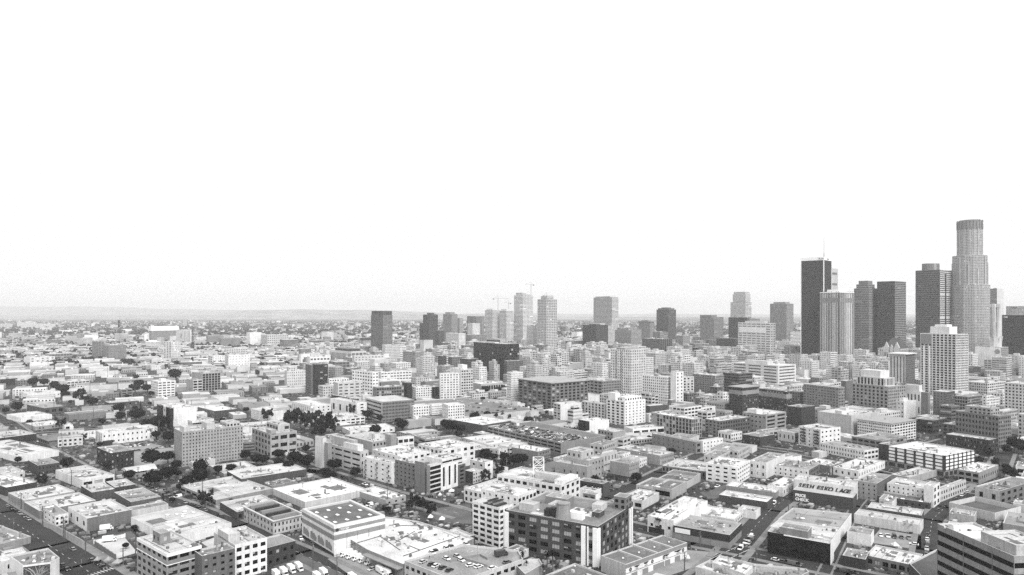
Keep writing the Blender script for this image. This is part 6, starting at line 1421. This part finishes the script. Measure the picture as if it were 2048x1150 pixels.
# far tree masses
b = MB(); rf = random.Random(9)
for k in range(11000):
    Y = 1500*math.exp(rf.random()*1.75); X = rf.uniform(-.82, .82)*Y
    if Y < 2300:
        if X > -.1*Y and rf.random() < .8: continue
        if taken([Vector((X-2, Y-2)), Vector((X+2, Y-2)), Vector((X+2, Y+2)), Vector((X-2, Y+2))]): continue
    r = rf.uniform(3, 7)*(1 if Y < 3500 else 1.7); n = rf.choice((1, 1, 2, 3))
    for _ in range(n):
        blob(b, (X+rf.uniform(-r, r)*n, Y+rf.uniform(-r, r), r*.9), r, r*.8, rf, seg=(5, 3), rough=.3)
o = b.build('far_trees', [LEAF]); o['kind'] = 'stuff'; o['label'] = 'scattered dark tree clumps among the hazy far suburbs'; o['category'] = 'trees'

# ---------------------------------------------------------------- vehicles
def car_meshes(kind='car'):
    body, glass, wh = MB(), MB(), MB()
    if kind == 'car': L, W_, H1, H2 = 4.6, 1.85, .85, 1.45; cab = [(-1.9, .86), (-1.35, 1.42), (.45, 1.45), (1.15, .88)]
    elif kind == 'van': L, W_, H1, H2 = 5.2, 2.0, 1.0, 2.1; cab = [(-2.55, 1.0), (-2.5, 2.05), (1.1, 2.1), (2.0, 1.05)]
    elif kind == 'pickup': L, W_, H1, H2 = 5.6, 2.0, 1.0, 1.8; cab = [(-.6, 1.0), (-.4, 1.75), (.8, 1.8), (1.5, 1.02)]
    y = W_/2
    prof = [(-L/2, .35), (L/2-.05, .35), (L/2, .6), (L/2-.15, H1-.12), (cab[3][0], H1+.02), (cab[0][0], H1+.02), (-L/2+.05, H1-.02), (-L/2, .7)]
    for s in (-1, 1): body.q(*[(x, s*y, z) for x, z in (prof if s < 0 else reversed(prof))])
    for i in range(len(prof)):
        a, c = prof[i], prof[(i+1) % len(prof)]; body.q((a[0], y, a[1]), (c[0], y, c[1]), (c[0], -y, c[1]), (a[0], -y, a[1]))
    yi = y-.2
    r = cab; body.q((r[1][0], -yi, r[1][1]), (r[2][0], -yi, r[2][1]), (r[2][0], yi, r[2][1]), (r[1][0], yi, r[1][1]))
    if kind == 'van':
        for s in (-1, 1): body.q((r[0][0], s*y, r[0][1]), (.4, s*y, r[0][1]), (.4, s*yi, r[2][1]), (r[1][0], s*yi, r[1][1]))
        body.q((r[0][0], -y, r[0][1]), (r[0][0], y, r[0][1]), (r[1][0], yi, r[1][1]), (r[1][0], -yi, r[1][1])); g0 = .42
    else:
        glass.q((r[0][0], -y+.05, r[0][1]), (r[0][0], y-.05, r[0][1]), (r[1][0], yi, r[1][1]), (r[1][0], -yi, r[1][1])); g0 = None
    for s in (-1, 1):
        if g0 is None: glass.q((r[0][0], s*(y-.04), r[0][1]), (r[3][0], s*(y-.04), r[3][1]), (r[2][0], s*yi, r[2][1]), (r[1][0], s*yi, r[1][1]))
        else: glass.q((g0, s*(y-.04), r[0][1]), (r[3][0], s*(y-.04), r[3][1]), (r[2][0], s*yi, r[2][1]), (g0, s*yi, r[2][1]))
    glass.q((r[3][0], -y+.05, r[3][1]), (r[3][0], y-.05, r[3][1]), (r[2][0], yi, r[2][1]), (r[2][0], -yi, r[2][1]))
    if kind == 'pickup': body.box(-2.6, -.8, .75, -.75, .8, H1+.03); 
    wh.tube((0, -.11, 0), (0, .11, 0), .34, 10)
    lamp = MB(); lamp.box(-.04, -.2, -.08, .04, .2, .08)
    al = MB()   # joined version for far cars
    for src, mi in ((body, 0), (glass, 1)):
        o = len(al.v); al.v += src.v; al.f += [tuple(k+o for k in f) for f in src.f]; al.m += [mi]*len(src.f)
    for sx_ in (-1, 1):
        for sy_ in (-1, 1): al.tube((sx_*L*.31, sy_*y-.1, .34), (sx_*L*.31, sy_*y+.1, .34), .34, 6, m=2)
    return dict(body=body.mesh('body', [CARP]), glass=glass.mesh('car_windows', [GD]), wheel=wh.mesh('wheel', [TYRE]), lamp=lamp.mesh('headlight', [WHITE]), all=al.mesh('car', [CARP, GD, TYRE]), L=L, y=y)
CM = {k: car_meshes(k) for k in ('car', 'van', 'pickup')}
def truck_meshes():
    cab, bx, gl = MB(), MB(), MB()
    cab.prism([(1.6, -1.05), (3.3, -1.0), (3.3, 1.0), (1.6, 1.05)], .45, 1.35, bottom=True); cab.prism([(1.6, -1.05), (2.5, -1.0), (2.5, 1.0), (1.6, 1.05)], 1.35, 2.2)
    gl.q((3.1, -.9, 1.36), (3.1, .9, 1.36), (2.52, .85, 2.15), (2.52, -.85, 2.15)); cab.q((2.5, -1, 1.35), (3.1, -.9, 1.36), (2.52, -.85, 2.15)); cab.q((2.5, 1, 1.35), (2.52, .85, 2.15), (3.1, .9, 1.36))
    gl.box(1.75, -1.06, 1.4, 2.4, 1.06, 2.0)
    bx.box(-3.6, -1.15, .8, 1.55, 1.15, 3.1, bottom=True); bx.box(-3.62, -1.17, 3.1, 1.57, 1.17, 3.16)
    return cab.mesh('cab', [CARP]), bx.mesh('cargo_box', [CARP]), gl.mesh('windscreen', [GD])
TKM = truck_meshes()
def truck(x, y, ang, label, group='white delivery trucks parked in the depot yard', h=0, tone=.8):
    p = gp(x, y); E = empty('delivery_truck', (p[0], p[1], h), label, 'truck', group); E.rotation_euler.z = ang
    for nm, me in zip(('cab', 'cargo_box', 'windscreen'), TKM): link(nm, me, E, tone)
    for sx_ in (-2.3, 2.5):
        for s in (-1, 1): o = link('wheel', CM['car']['wheel'], E); o.location = (sx_, s, .42); o.scale = (1.25,)*3
    return E
TONES = [(.75, 'white'), (.75, 'white'), (.5, 'silver'), (.25, 'grey'), (.05, 'black'), (.03, 'black'), (.12, 'dark grey')]
rc = random.Random(4); CARS = []
CARCOUNT = [0]; USED = {}
def car(P, ang, where, group, z=0.0, tone=None, kind=None, uniq=True):
    t = tone or rc.choice(TONES); kind = kind or rc.choice(('car', 'car', 'car', 'van', 'pickup')); m = CM[kind]
    noun = {'car': 'saloon car', 'van': 'van', 'pickup': 'pickup'}[kind]
    lab = '%s %s %s' % (t[1], noun, where)
    CARS.append([P, ang, z, t, kind, lab, group])
def car_label_pass():
    by = {}
    for c in CARS: by.setdefault(c[5], []).append(c)
    for lab, lst in by.items():
        lst.sort(key=lambda c: c[0][1])
        for i, c in enumerate(lst):
            P, ang, z, t, kind, _, group = c; m = CM[kind]; near = P[1] < 480
            l2 = lab
            if len(lst) > 1 and len(lst) <= 8: l2 = ORD[i]+' '+lab if i else 'nearest '+lab
            nm = {'car': 'parked_car', 'van': 'parked_van', 'pickup': 'parked_pickup'}[kind]
            if near:
                E = empty(nm, (P[0], P[1], z), l2, 'car' if kind != 'van' else 'van', group); E.rotation_euler.z = ang
                link('body', m['body'], E, t[0]); link('car_windows', m['glass'], E)
                for sx_ in (-1, 1):
                    for sy_ in (-1, 1): o = link('wheel', m['wheel'], E); o.location = (sx_*m['L']*.31, sy_*m['y']*.95, .34)
                for sy_ in (-1, 1): o = link('headlight', m['lamp'], E); o.location = (m['L']/2-.03, sy_*m['y']*.7, .62)
            else:
                o = link(nm, m['all'], None, t[0]); o.location = (P[0], P[1], z); o.rotation_euler.z = ang; tag(o, l2, 'car' if kind != 'van' else 'van', group)
def heading(a, b2): return math.atan2(b2[1]-a[1], b2[0]-a[0])
def row(x0, y0, x1, y1, n, where, group, z=0.0, turn=0.0, occ=.85, jit=.25):
    a, b2 = gp(x0, y0, z), gp(x1, y1, z); ang = heading(a, b2)+turn
    for k in range(n):
        if rc.random() > occ: continue
        p = a+(b2-a)*((k+.5)/n)+Vector((rc.uniform(-jit, jit), rc.uniform(-jit, jit), 0)); car(p, ang+rc.uniform(-.03, .03)+rc.choice((0, math.pi)), where, group, z)
H2 = math.pi/2
# bottom parking deck, individually placed
dk = [(864, 1107, 'white', 0), (872, 1104, 'black', 0), (893, 1098, 'white', 0), (903, 1095, 'dark grey', 0), (933, 1090, 'white', 0), (962, 1093, 'black', 0), (893, 1119, 'white', 0), (914, 1114, 'silver', 0), (922, 1122, 'white', 0), (846, 1125, 'silver', 1), (863, 1130, 'black', 1), (872, 1133, 'white', 1), (885, 1137, 'black', 1), (899, 1142, 'black', 1), (941, 1132, 'white', 2), (957, 1135, 'white', 2), (985, 1138, 'white', 2), (1014, 1126, 'dark grey', 2)]
TD = dict((n_, (t, n_)) for t, n_ in TONES)
wh = ['by the back parapet', 'by the front parapet', 'in the middle']
for x, y, tn, w_ in dk:
    p = gp(x, y, hp-1.1); car(p, math.radians((-52, 60, 35)[w_])+rc.uniform(-.1, .1), '%s of the bottom parking deck' % wh[w_], 'cars on the bottom parking deck', hp-1.1, TD[tn], 'car')
p = gp(1003, 1112, hp-1.1); E = truck(1003, 1112, .6, 'black food truck with a white roof on the bottom parking deck', 'trucks standing alone', tone=.04); E.location = (p[0], p[1], hp-1.1)
# car-filled car park
e1 = fpg[1]-fpg[0]; e2 = fpg[3]-fpg[0]; n2 = int(e2.length/2.9)
for r_, f_ in enumerate((.07, .24, .33, .52, .61, .80, .93)):
    for k in range(n2):
        if rc.random() < .20 or len(CARS) > 135: continue
        p = fpg[0]+e1*f_+e2*((k+.5)/n2); car(Vector((p[0], p[1], 0)), heading((0, 0), e1)+rc.choice((0, math.pi)), 'in the %s row of the car-filled car park' % ('front', 'second', 'third', 'fourth', 'fifth', 'sixth', 'rear')[r_], 'cars on the car-filled car park', hg-1.0)
# wide rooftop deck: rows
for (x0, y0, x1, y1, n_) in ((930, 797, 1060, 817, 16), (905, 800, 1035, 820, 14), (890, 806, 1010, 824, 13), (920, 822, 1010, 828, 9), (780, 808, 860, 815, 6), (640, 0, 0, 0, 0)):
    if n_: row(x0, y0, x1, y1, n_, 'standing on the wide rooftop car deck', 'cars on the wide rooftop car deck', DECKH-1.2, H2, .8)
# streets
ST_ = TONES[:]; TONES[:] = TONES[3:]
row(12, 1010, 62, 1043, 6, 'at the kerb of the wide left street', 'cars at the kerb of the left street', 0, 0, .9)
row(140, 1097, 150, 1103, 1, 'pulled out on the wide left street', 'cars at the kerb of the left street', 0, 0, 1)
row(178, 1118, 212, 1140, 3, 'at the crossing of the wide left street', 'cars at the kerb of the left street', 0, 0, 1)
row(118, 1128, 140, 1145, 2, 'beside the mural building', 'cars at the kerb of the left street', 0, 0, 1)
row(24, 1062, 36, 1070, 1, 'alone at the far kerb of the left street', 'cars at the kerb of the left street', 0, 0, 1)
TONES[:] = ST_
row(283, 968, 352, 1002, 8, 'parked along the tree-lined street', 'cars along the tree-lined street', 0, 0, .9)
row(300, 975, 360, 997, 6, 'in the second row of the tree-lined street', 'cars along the tree-lined street', 0, H2, .7)
row(365, 1004, 470, 1046, 10, 'along the street by the broad hall', 'cars along the tree-lined street', 0, 0, .75)
row(185, 940, 260, 972, 9, 'in the street by the black brick block', 'cars near the black brick block', 0, .2, .8)
row(112, 902, 180, 942, 8, 'along the upper left street', 'cars along the upper left street', 0, 0, .7)
row(20, 850, 90, 893, 8, 'far up the upper left street', 'cars along the upper left street', 0, 0, .7)
row(256, 895, 300, 890, 5, 'in the lot before the toy store', 'cars in the toy store lot', 0, H2, 1); row(262, 903, 335, 895, 8, 'in the middle of the toy store lot', 'cars in the toy store lot', 0, 0, .7); row(300, 912, 345, 905, 4, 'near the slab in the toy store lot', 'cars in the toy store lot', 0, 0, .7)
row(140, 816, 200, 814, 14, 'on the grey walled car deck', 'cars on the grey walled car deck', 0, H2, .9) if False else None
row(1478, 1102, 1506, 1072, 5, 'parked on the right street', 'cars parked on the right street', 0, 0, 1); row(1494, 1092, 1508, 1076, 2, 'in the second lane of the right street', 'cars parked on the right street', 0, 0, 1)
row(1545, 1012, 1552, 1004, 1, 'driving on the right street', 'cars parked on the right street', 0, 0, 1)
row(1849, 1150, 1857, 1058, 9, 'parked beside the ribbon-windowed office', 'cars on the far right street', 0, 0, .8); row(1870, 1025, 1940, 982, 6, 'on the bend of the far right street', 'cars on the far right street', 0, 0, .8)
row(1668, 1141, 1720, 1150, 2, 'stopped in the street at the bottom right', 'pickups at the bottom right', 0, 0, 1)
row(1740, 1070, 1825, 1079, 6, 'nose-in below the fenced-roof building', 'cars in the lower right lot', 0, H2, .6); row(1822, 1089, 1834, 1091, 1, 'under an awning in the lower right lot', 'cars in the lower right lot', 0, 0, 1)
row(1545, 1120, 1640, 1143, 7, 'before the black glass shop building', 'cars before the black glass shop', 0, 0, .6)
row(1408, 985, 1440, 972, 3, 'in the lot behind the long bright white building', 'cars behind the white building', 0, 0, .9)
row(1215, 985, 1265, 966, 4, 'in the narrow central street', 'cars in the narrow central street', 0, 0, .7); row(1330, 938, 1400, 905, 6, 'further up the narrow central street', 'cars in the narrow central street', 0, 0, .6)
row(700, 1005, 712, 1010, 2, 'behind the banded storage building', 'cars behind the storage building', 0, 0, 1); row(728, 1009, 750, 1014, 3, 'by the small cream roofed store', 'cars behind the storage building', 0, H2, 1)
row(600, 1074, 603, 1082, 1, 'beside the dark brick ribbed-roof block', 'cars behind the storage building', 0, 0, 1)
row(738, 1142, 748, 1138, 1, 'in front of the depot canopy', 'cars by the depot', 0, 0, 1)
row(670, 950, 760, 980, 8, 'on the crossing street by the white balconied block', 'cars on the crossing street', 0, 0, .6)
row(1790, 905, 1880, 925, 6, 'behind the banded garage', 'cars behind the banded garage', 0, 0, .5)
row(1610, 940, 1660, 950, 3, 'by the cubic house', 'cars in the upper right streets', 0, 0, .6)
car_label_pass()
# trucks
g_ = 'white delivery trucks in a row under the depot canopy'
a0, b0 = gp(692, 1112), gp(742, 1128)
for k in range(5):
    p = a0+(b0-a0)*k/4; x_, y_ = px(p[0], p[1])
    truck(x_, y_, math.radians(-140+0), ('leftmost', 'second', 'third', 'fourth', 'rightmost')[k]+' white truck in the row beside the storage building', g_)
for k, (x_, y_, l_) in enumerate(((598, 1140, 'white box truck nearest the street in the bottom yard'), (583, 1144, 'white box truck second from the street in the bottom yard'), (568, 1150, 'white box truck third from the street, bottom yard'), (553, 1155, 'white box truck fourth from the street, bottom yard'), (635, 1160, 'white box truck cut by the bottom edge, left'), (648, 1152, 'white box truck cut by the bottom edge, right'), (706, 1162, 'white box truck alone at the bottom edge'), (762, 1147, 'white van-truck near the depot canopy, left'), (775, 1152, 'white van-truck near the depot canopy, right'))):
    truck(x_, y_, math.radians(-52), l_, 'white box trucks at the bottom edge')
truck(214, 1060, math.radians(25), 'white truck backed against the boxy grey-sided warehouse', 'trucks standing alone')
truck(220, 1083, math.radians(22), 'pale van parked at the fenced yard wall', 'trucks standing alone')

# ---------------------------------------------------------------- poles, lamps, people, tents
def pole(x, yb, yt, label, arms=True):
    p = gp(x, yb); h = (yb-yt)*p[1]/F
    E = empty('utility_pole', (p[0], p[1], 0), label, 'utility pole', 'wooden utility poles')
    b = MB(); b.tube((p[0], p[1], 0), (p[0], p[1], h), .3, 6, r2=.2); b.build('pole', [BARK], E)
    if arms:
        b = MB()
        for z in (h-.6, h-1.8): b.obox((p[0], p[1]), (.8, .6), 2.6, .16, z, z+.16)
        b.build('crossarm', [BARK], E); b = MB(); b.tube((p[0]+.3, p[1]-.3, h-3.4), (p[0]+.3, p[1]-.3, h-2.4), .25, 6); b.build('transformer', [MIDG], E)
PO = [(42, 1018, 985), (85, 1054, 1012), (127, 1083, 1034), (130, 1084, 1040), (171, 1108, 1062), (143, 975, 940), (231, 962, 930), (154, 935, 906), (126, 917, 892), (276, 972, 934), (775, 1010, 971), (497, 1050, 1022), (27, 1070, 1036), (405, 1000, 962), (64, 860, 832), (120, 862, 838), (40, 880, 850), (145, 832, 800), (108, 838, 802), (187, 840, 815), (626, 1140, 1080), (674, 1152, 1108), (1369, 1140, 1104), (1577, 1035, 1000), (1710, 1130, 1108), (1626, 1118, 1094), (383, 835, 800), (410, 835, 806), (400, 865, 830), (822, 850, 818), (698, 965, 934), (1430, 1085, 1058), (1400, 1094, 1062), (1458, 1096, 1072), (1512, 1122, 1096), (239, 880, 862), (318, 868, 840), (500, 880, 850), (560, 975, 950), (860, 978, 946), (745, 900, 868), (1013, 945, 915), (246, 1128, 1095), (300, 1130, 1098), (180, 792, 764), (215, 758, 735), (230, 762, 738), (270, 800, 775), (96, 745, 722), (190, 770, 742)]
groups = {}
for t in PO:
    q = gp(t[0], t[1]); ref, rel, dist = near_landmark((q[0], q[1])); groups.setdefault((ref, rel), []).append((dist, t))
for (ref, rel), lst in groups.items():
    lst.sort()
    for i, (d_, t) in enumerate(lst):
        pole(*t, ' '.join(('%sdark thin utility pole %s %s' % (ORD[min(i, 7)]+' ' if len(lst) > 1 else '', rel, ref)).split()[:16]))
def wire(pts, label):
    P = [(gp(x, yb), (yb-yt)*(CAMH*F/(yb-HY))/F) for x, yb, yt in pts]
    c = P[0][0]; E = empty('overhead_wires', (c[0], c[1], 0), label, 'wires'); 
    b = MB()
    for (a, ha), (c2, hc) in zip(P, P[1:]):
        for dz in (-.6, -1.8):
            m_ = (a+c2)/2; b.tube((a[0], a[1], ha+dz), (m_[0], m_[1], (ha+hc)/2+dz-1), .07, 3); b.tube((m_[0], m_[1], (ha+hc)/2+dz-1), (c2[0], c2[1], hc+dz), .07, 3)
    b.build('cable', [DARKM], E, split=True)
wire([(42, 1018, 985), (85, 1054, 1012), (127, 1083, 1034), (171, 1108, 1062)], 'sagging overhead wires above the kerb of the wide left street')
wire([(64, 860, 832), (120, 862, 838), (126, 917, 892), (143, 975, 940), (231, 962, 930)], 'overhead wires strung between poles on the upper left street')
wire([(775, 1010, 971), (698, 965, 934), (560, 975, 950)], 'overhead wires along the crossing street behind the mottled roof')
def person(x, y, ang, label, tone):
    p = gp(x, y); b = bpy.data.meshes.new('body')
    V = [(0, 0, .95), (0, 0, 1.2), (0, 0, 1.45), (0, 0, 1.55), (0, 0, 1.7), (-.1, 0, .9), (-.13, .12, .5), (-.14, .0, .05), (-.14, .14, .03), (.1, 0, .9), (.13, -.1, .5), (.14, -.22, .08), (.14, -.1, .03), (-.2, 0, 1.42), (-.27, -.03, 1.12), (-.25, .08, .88), (.2, 0, 1.42), (.27, .03, 1.12), (.25, .15, .9)]
    Ed = [(0, 1), (1, 2), (2, 3), (3, 4), (0, 5), (5, 6), (6, 7), (7, 8), (0, 9), (9, 10), (10, 11), (11, 12), (2, 13), (13, 14), (14, 15), (2, 16), (16, 17), (17, 18)]
    b.from_pydata(V, Ed, []); o = bpy.data.objects.new('t', b); C.objects.link(o)
    md = o.modifiers.new('s', 'SKIN'); rad = {0: .15, 1: .15, 2: .14, 3: .06, 4: .11, 5: .1, 6: .07, 7: .05, 8: .04, 9: .1, 10: .07, 11: .05, 12: .04, 13: .06, 14: .05, 15: .035, 16: .06, 17: .05, 18: .035}
    for i, r in rad.items(): b.skin_vertices[0].data[i].radius = (r, r*.8)
    b.skin_vertices[0].data[0].use_root = True
    sb = o.modifiers.new('b', 'SUBSURF'); sb.levels = 1; sb.render_levels = 1
    dg = bpy.context.evaluated_depsgraph_get(); me = bpy.data.meshes.new_from_object(o.evaluated_get(dg)); bpy.data.objects.remove(o)
    me.name = 'body'; me.materials.clear(); me.materials.append(CLOTH)
    E = empty('person', (p[0], p[1], 0), label, 'person', 'people walking in the streets'); E.rotation_euler.z = ang
    link('body', me, E, tone)
    hb = MB(); blob(hb, (0, 0, 1.72), .11, .13, random.Random(1), seg=(8, 6), rough=0); hb2 = hb.mesh('head', [SKIN]); link('head', hb2, E)
for x, y, a, l, t in ((142, 1124, 1, 'person in dark clothes walking on the road beside the mural building, left', .05), (163, 1126, 2, 'person in a light shirt walking on the road beside the mural building, right', .3), (144, 1141, 0, 'person standing behind the parked car by the mural building', .05), (165, 1142, 3, 'person crossing at the bottom left crossing', .03), (897, 1014, 0, 'person in dark clothes on the crossing by the cream balconied building', .04), (1517, 1060, 1, 'person walking up the right street', .05), (1556, 998, 1, 'person at the left kerb of the right street', .06), (1461, 1104, 2, 'person in black waiting at the right crossing', .03), (1429, 1103, 2, 'person in black by the dark corner shops', .03)):
    person(x, y, a, l, t)
pq = gp(859, 1118, 7.9); person(859, 1118, 0, 'person standing on the bottom parking deck', .04)
for o in C.objects:
    if o.get('label') == 'person standing on the bottom parking deck': o.location = (pq[0], pq[1], 7.9)
def tent(x, y, w, label, tone=.75, peak=1):
    w *= .62; p = gp(x, y); E = empty('canopy_tent', (p[0], p[1], 0), label, 'tent', 'canopies and tents on the street')
    b = MB(); a = w/2
    cs = [(p[0]-a, p[1]-a), (p[0]+a, p[1]-a), (p[0]+a, p[1]+a), (p[0]-a, p[1]+a)]
    for k in range(4): b.q((*cs[k], 2.3), (*cs[(k+1) % 4], 2.3), (p[0], p[1], 2.3+peak*.9)); b.q((*cs[k], 2.0), (*cs[(k+1) % 4], 2.0), (*cs[(k+1) % 4], 2.3), (*cs[k], 2.3))
    b.build('canopy', [WALL], E, tone)
    for c in cs:
        b = MB(); b.tube((*c, 0), (*c, 2.1), .05, 4); b.build('leg', [METAL], E)
for k, (x, y, w, l) in enumerate(((861, 1041, 5, 'white canopy tent in the fenced lot, left of two'), (884, 1045, 5.5, 'white canopy tent in the fenced lot, right of two'), (903, 988, 6, 'white canopy on the street before the cream balconied building'), (1232, 978, 7, 'large white canopy beside the dark brick low block'), (195, 1128, 4, 'pale tent at the bottom left crossing, left one'), (217, 1128, 4.5, 'white tent at the bottom left crossing, middle one'), (235, 1133, 6, 'big pale tent at the bottom left crossing, right one'), (1790, 1098, 5, 'small white awning tent in the lower right lot'), (880, 996, 3.5, 'small pale shelter on the central crossing, right'), (866, 996, 3, 'small grey shelter on the central crossing, middle'), (855, 995, 3, 'small dark shelter on the central crossing, left'), (1376, 1124, 3, 'small pale shelter beside the warehouse with round emblems'))):
    tent(x, y, w, l, (.3 if 'bottom left' in l else .7) if 'dark' not in l and 'grey' not in l else .15, 1.8)
# small street and yard clutter nobody could count
b = MB(); rk = random.Random(77); cnt = 0
for k in range(30000):
    Y = 300*math.exp(rk.random()*1.25); X = rk.uniform(-.80, .80)*Y
    s_ = rk.choice((.4, .5, .7, .8, 1, 1.2, 1.6, 2)); q = [Vector((X-s_, Y-s_)), Vector((X+s_, Y-s_)), Vector((X+s_, Y+s_)), Vector((X-s_, Y+s_))]
    if taken(q): continue
    a = rk.uniform(0, 3.14) if s_ < 1 else rk.choice((.7, .8, .9)); b.obox((X, Y), (math.cos(a), math.sin(a)), s_*2, s_*rk.uniform(.6, 1.6), 0, s_*rk.uniform(.5, 1.1), m=rk.choice((0, 1, 1, 2, 2, 3, 3)), bottom=False); cnt += 1
o = b.build('yard_clutter', [mat('pale crate', .4, var=.3), MIDG, DARKM, mat('dull tarpaulin', .16, var=.4)]); o['kind'] = 'stuff'; o['label'] = 'crates, bins and heaps scattered over yards and lots'; o['category'] = 'clutter'
print('clutter', cnt)
# ---------------------------------------------------------------- haze
HZ = bpy.data.materials.new('haze'); HZ.use_nodes = True; t = HZ.node_tree; t.nodes.clear()
o_ = t.nodes.new('ShaderNodeOutputMaterial'); v_ = t.nodes.new('ShaderNodeVolumePrincipled'); t.links.new(v_.outputs[0], o_.inputs['Volume'])
v_.inputs['Color'].default_value = (.98, .98, .98, 1); v_.inputs['Density'].default_value = 7.5e-5; v_.inputs['Anisotropy'].default_value = .2
hb = MB(); hb.box(-26000, -900, -2, 26000, 26000, 395, bottom=True); hz = hb.build('haze', [HZ]); hz['kind'] = 'stuff'
hz['label'] = 'pale haze over the whole city'; hz['category'] = 'haze'
for o in C.objects:
    for k in ('_o', '_h'):
        if k in o: del o[k]
print('objects', len(C.objects), 'cars', len(CARS), 'trees', len(TREES), 'tris', sum(len(m.polygons) for m in bpy.data.meshes))
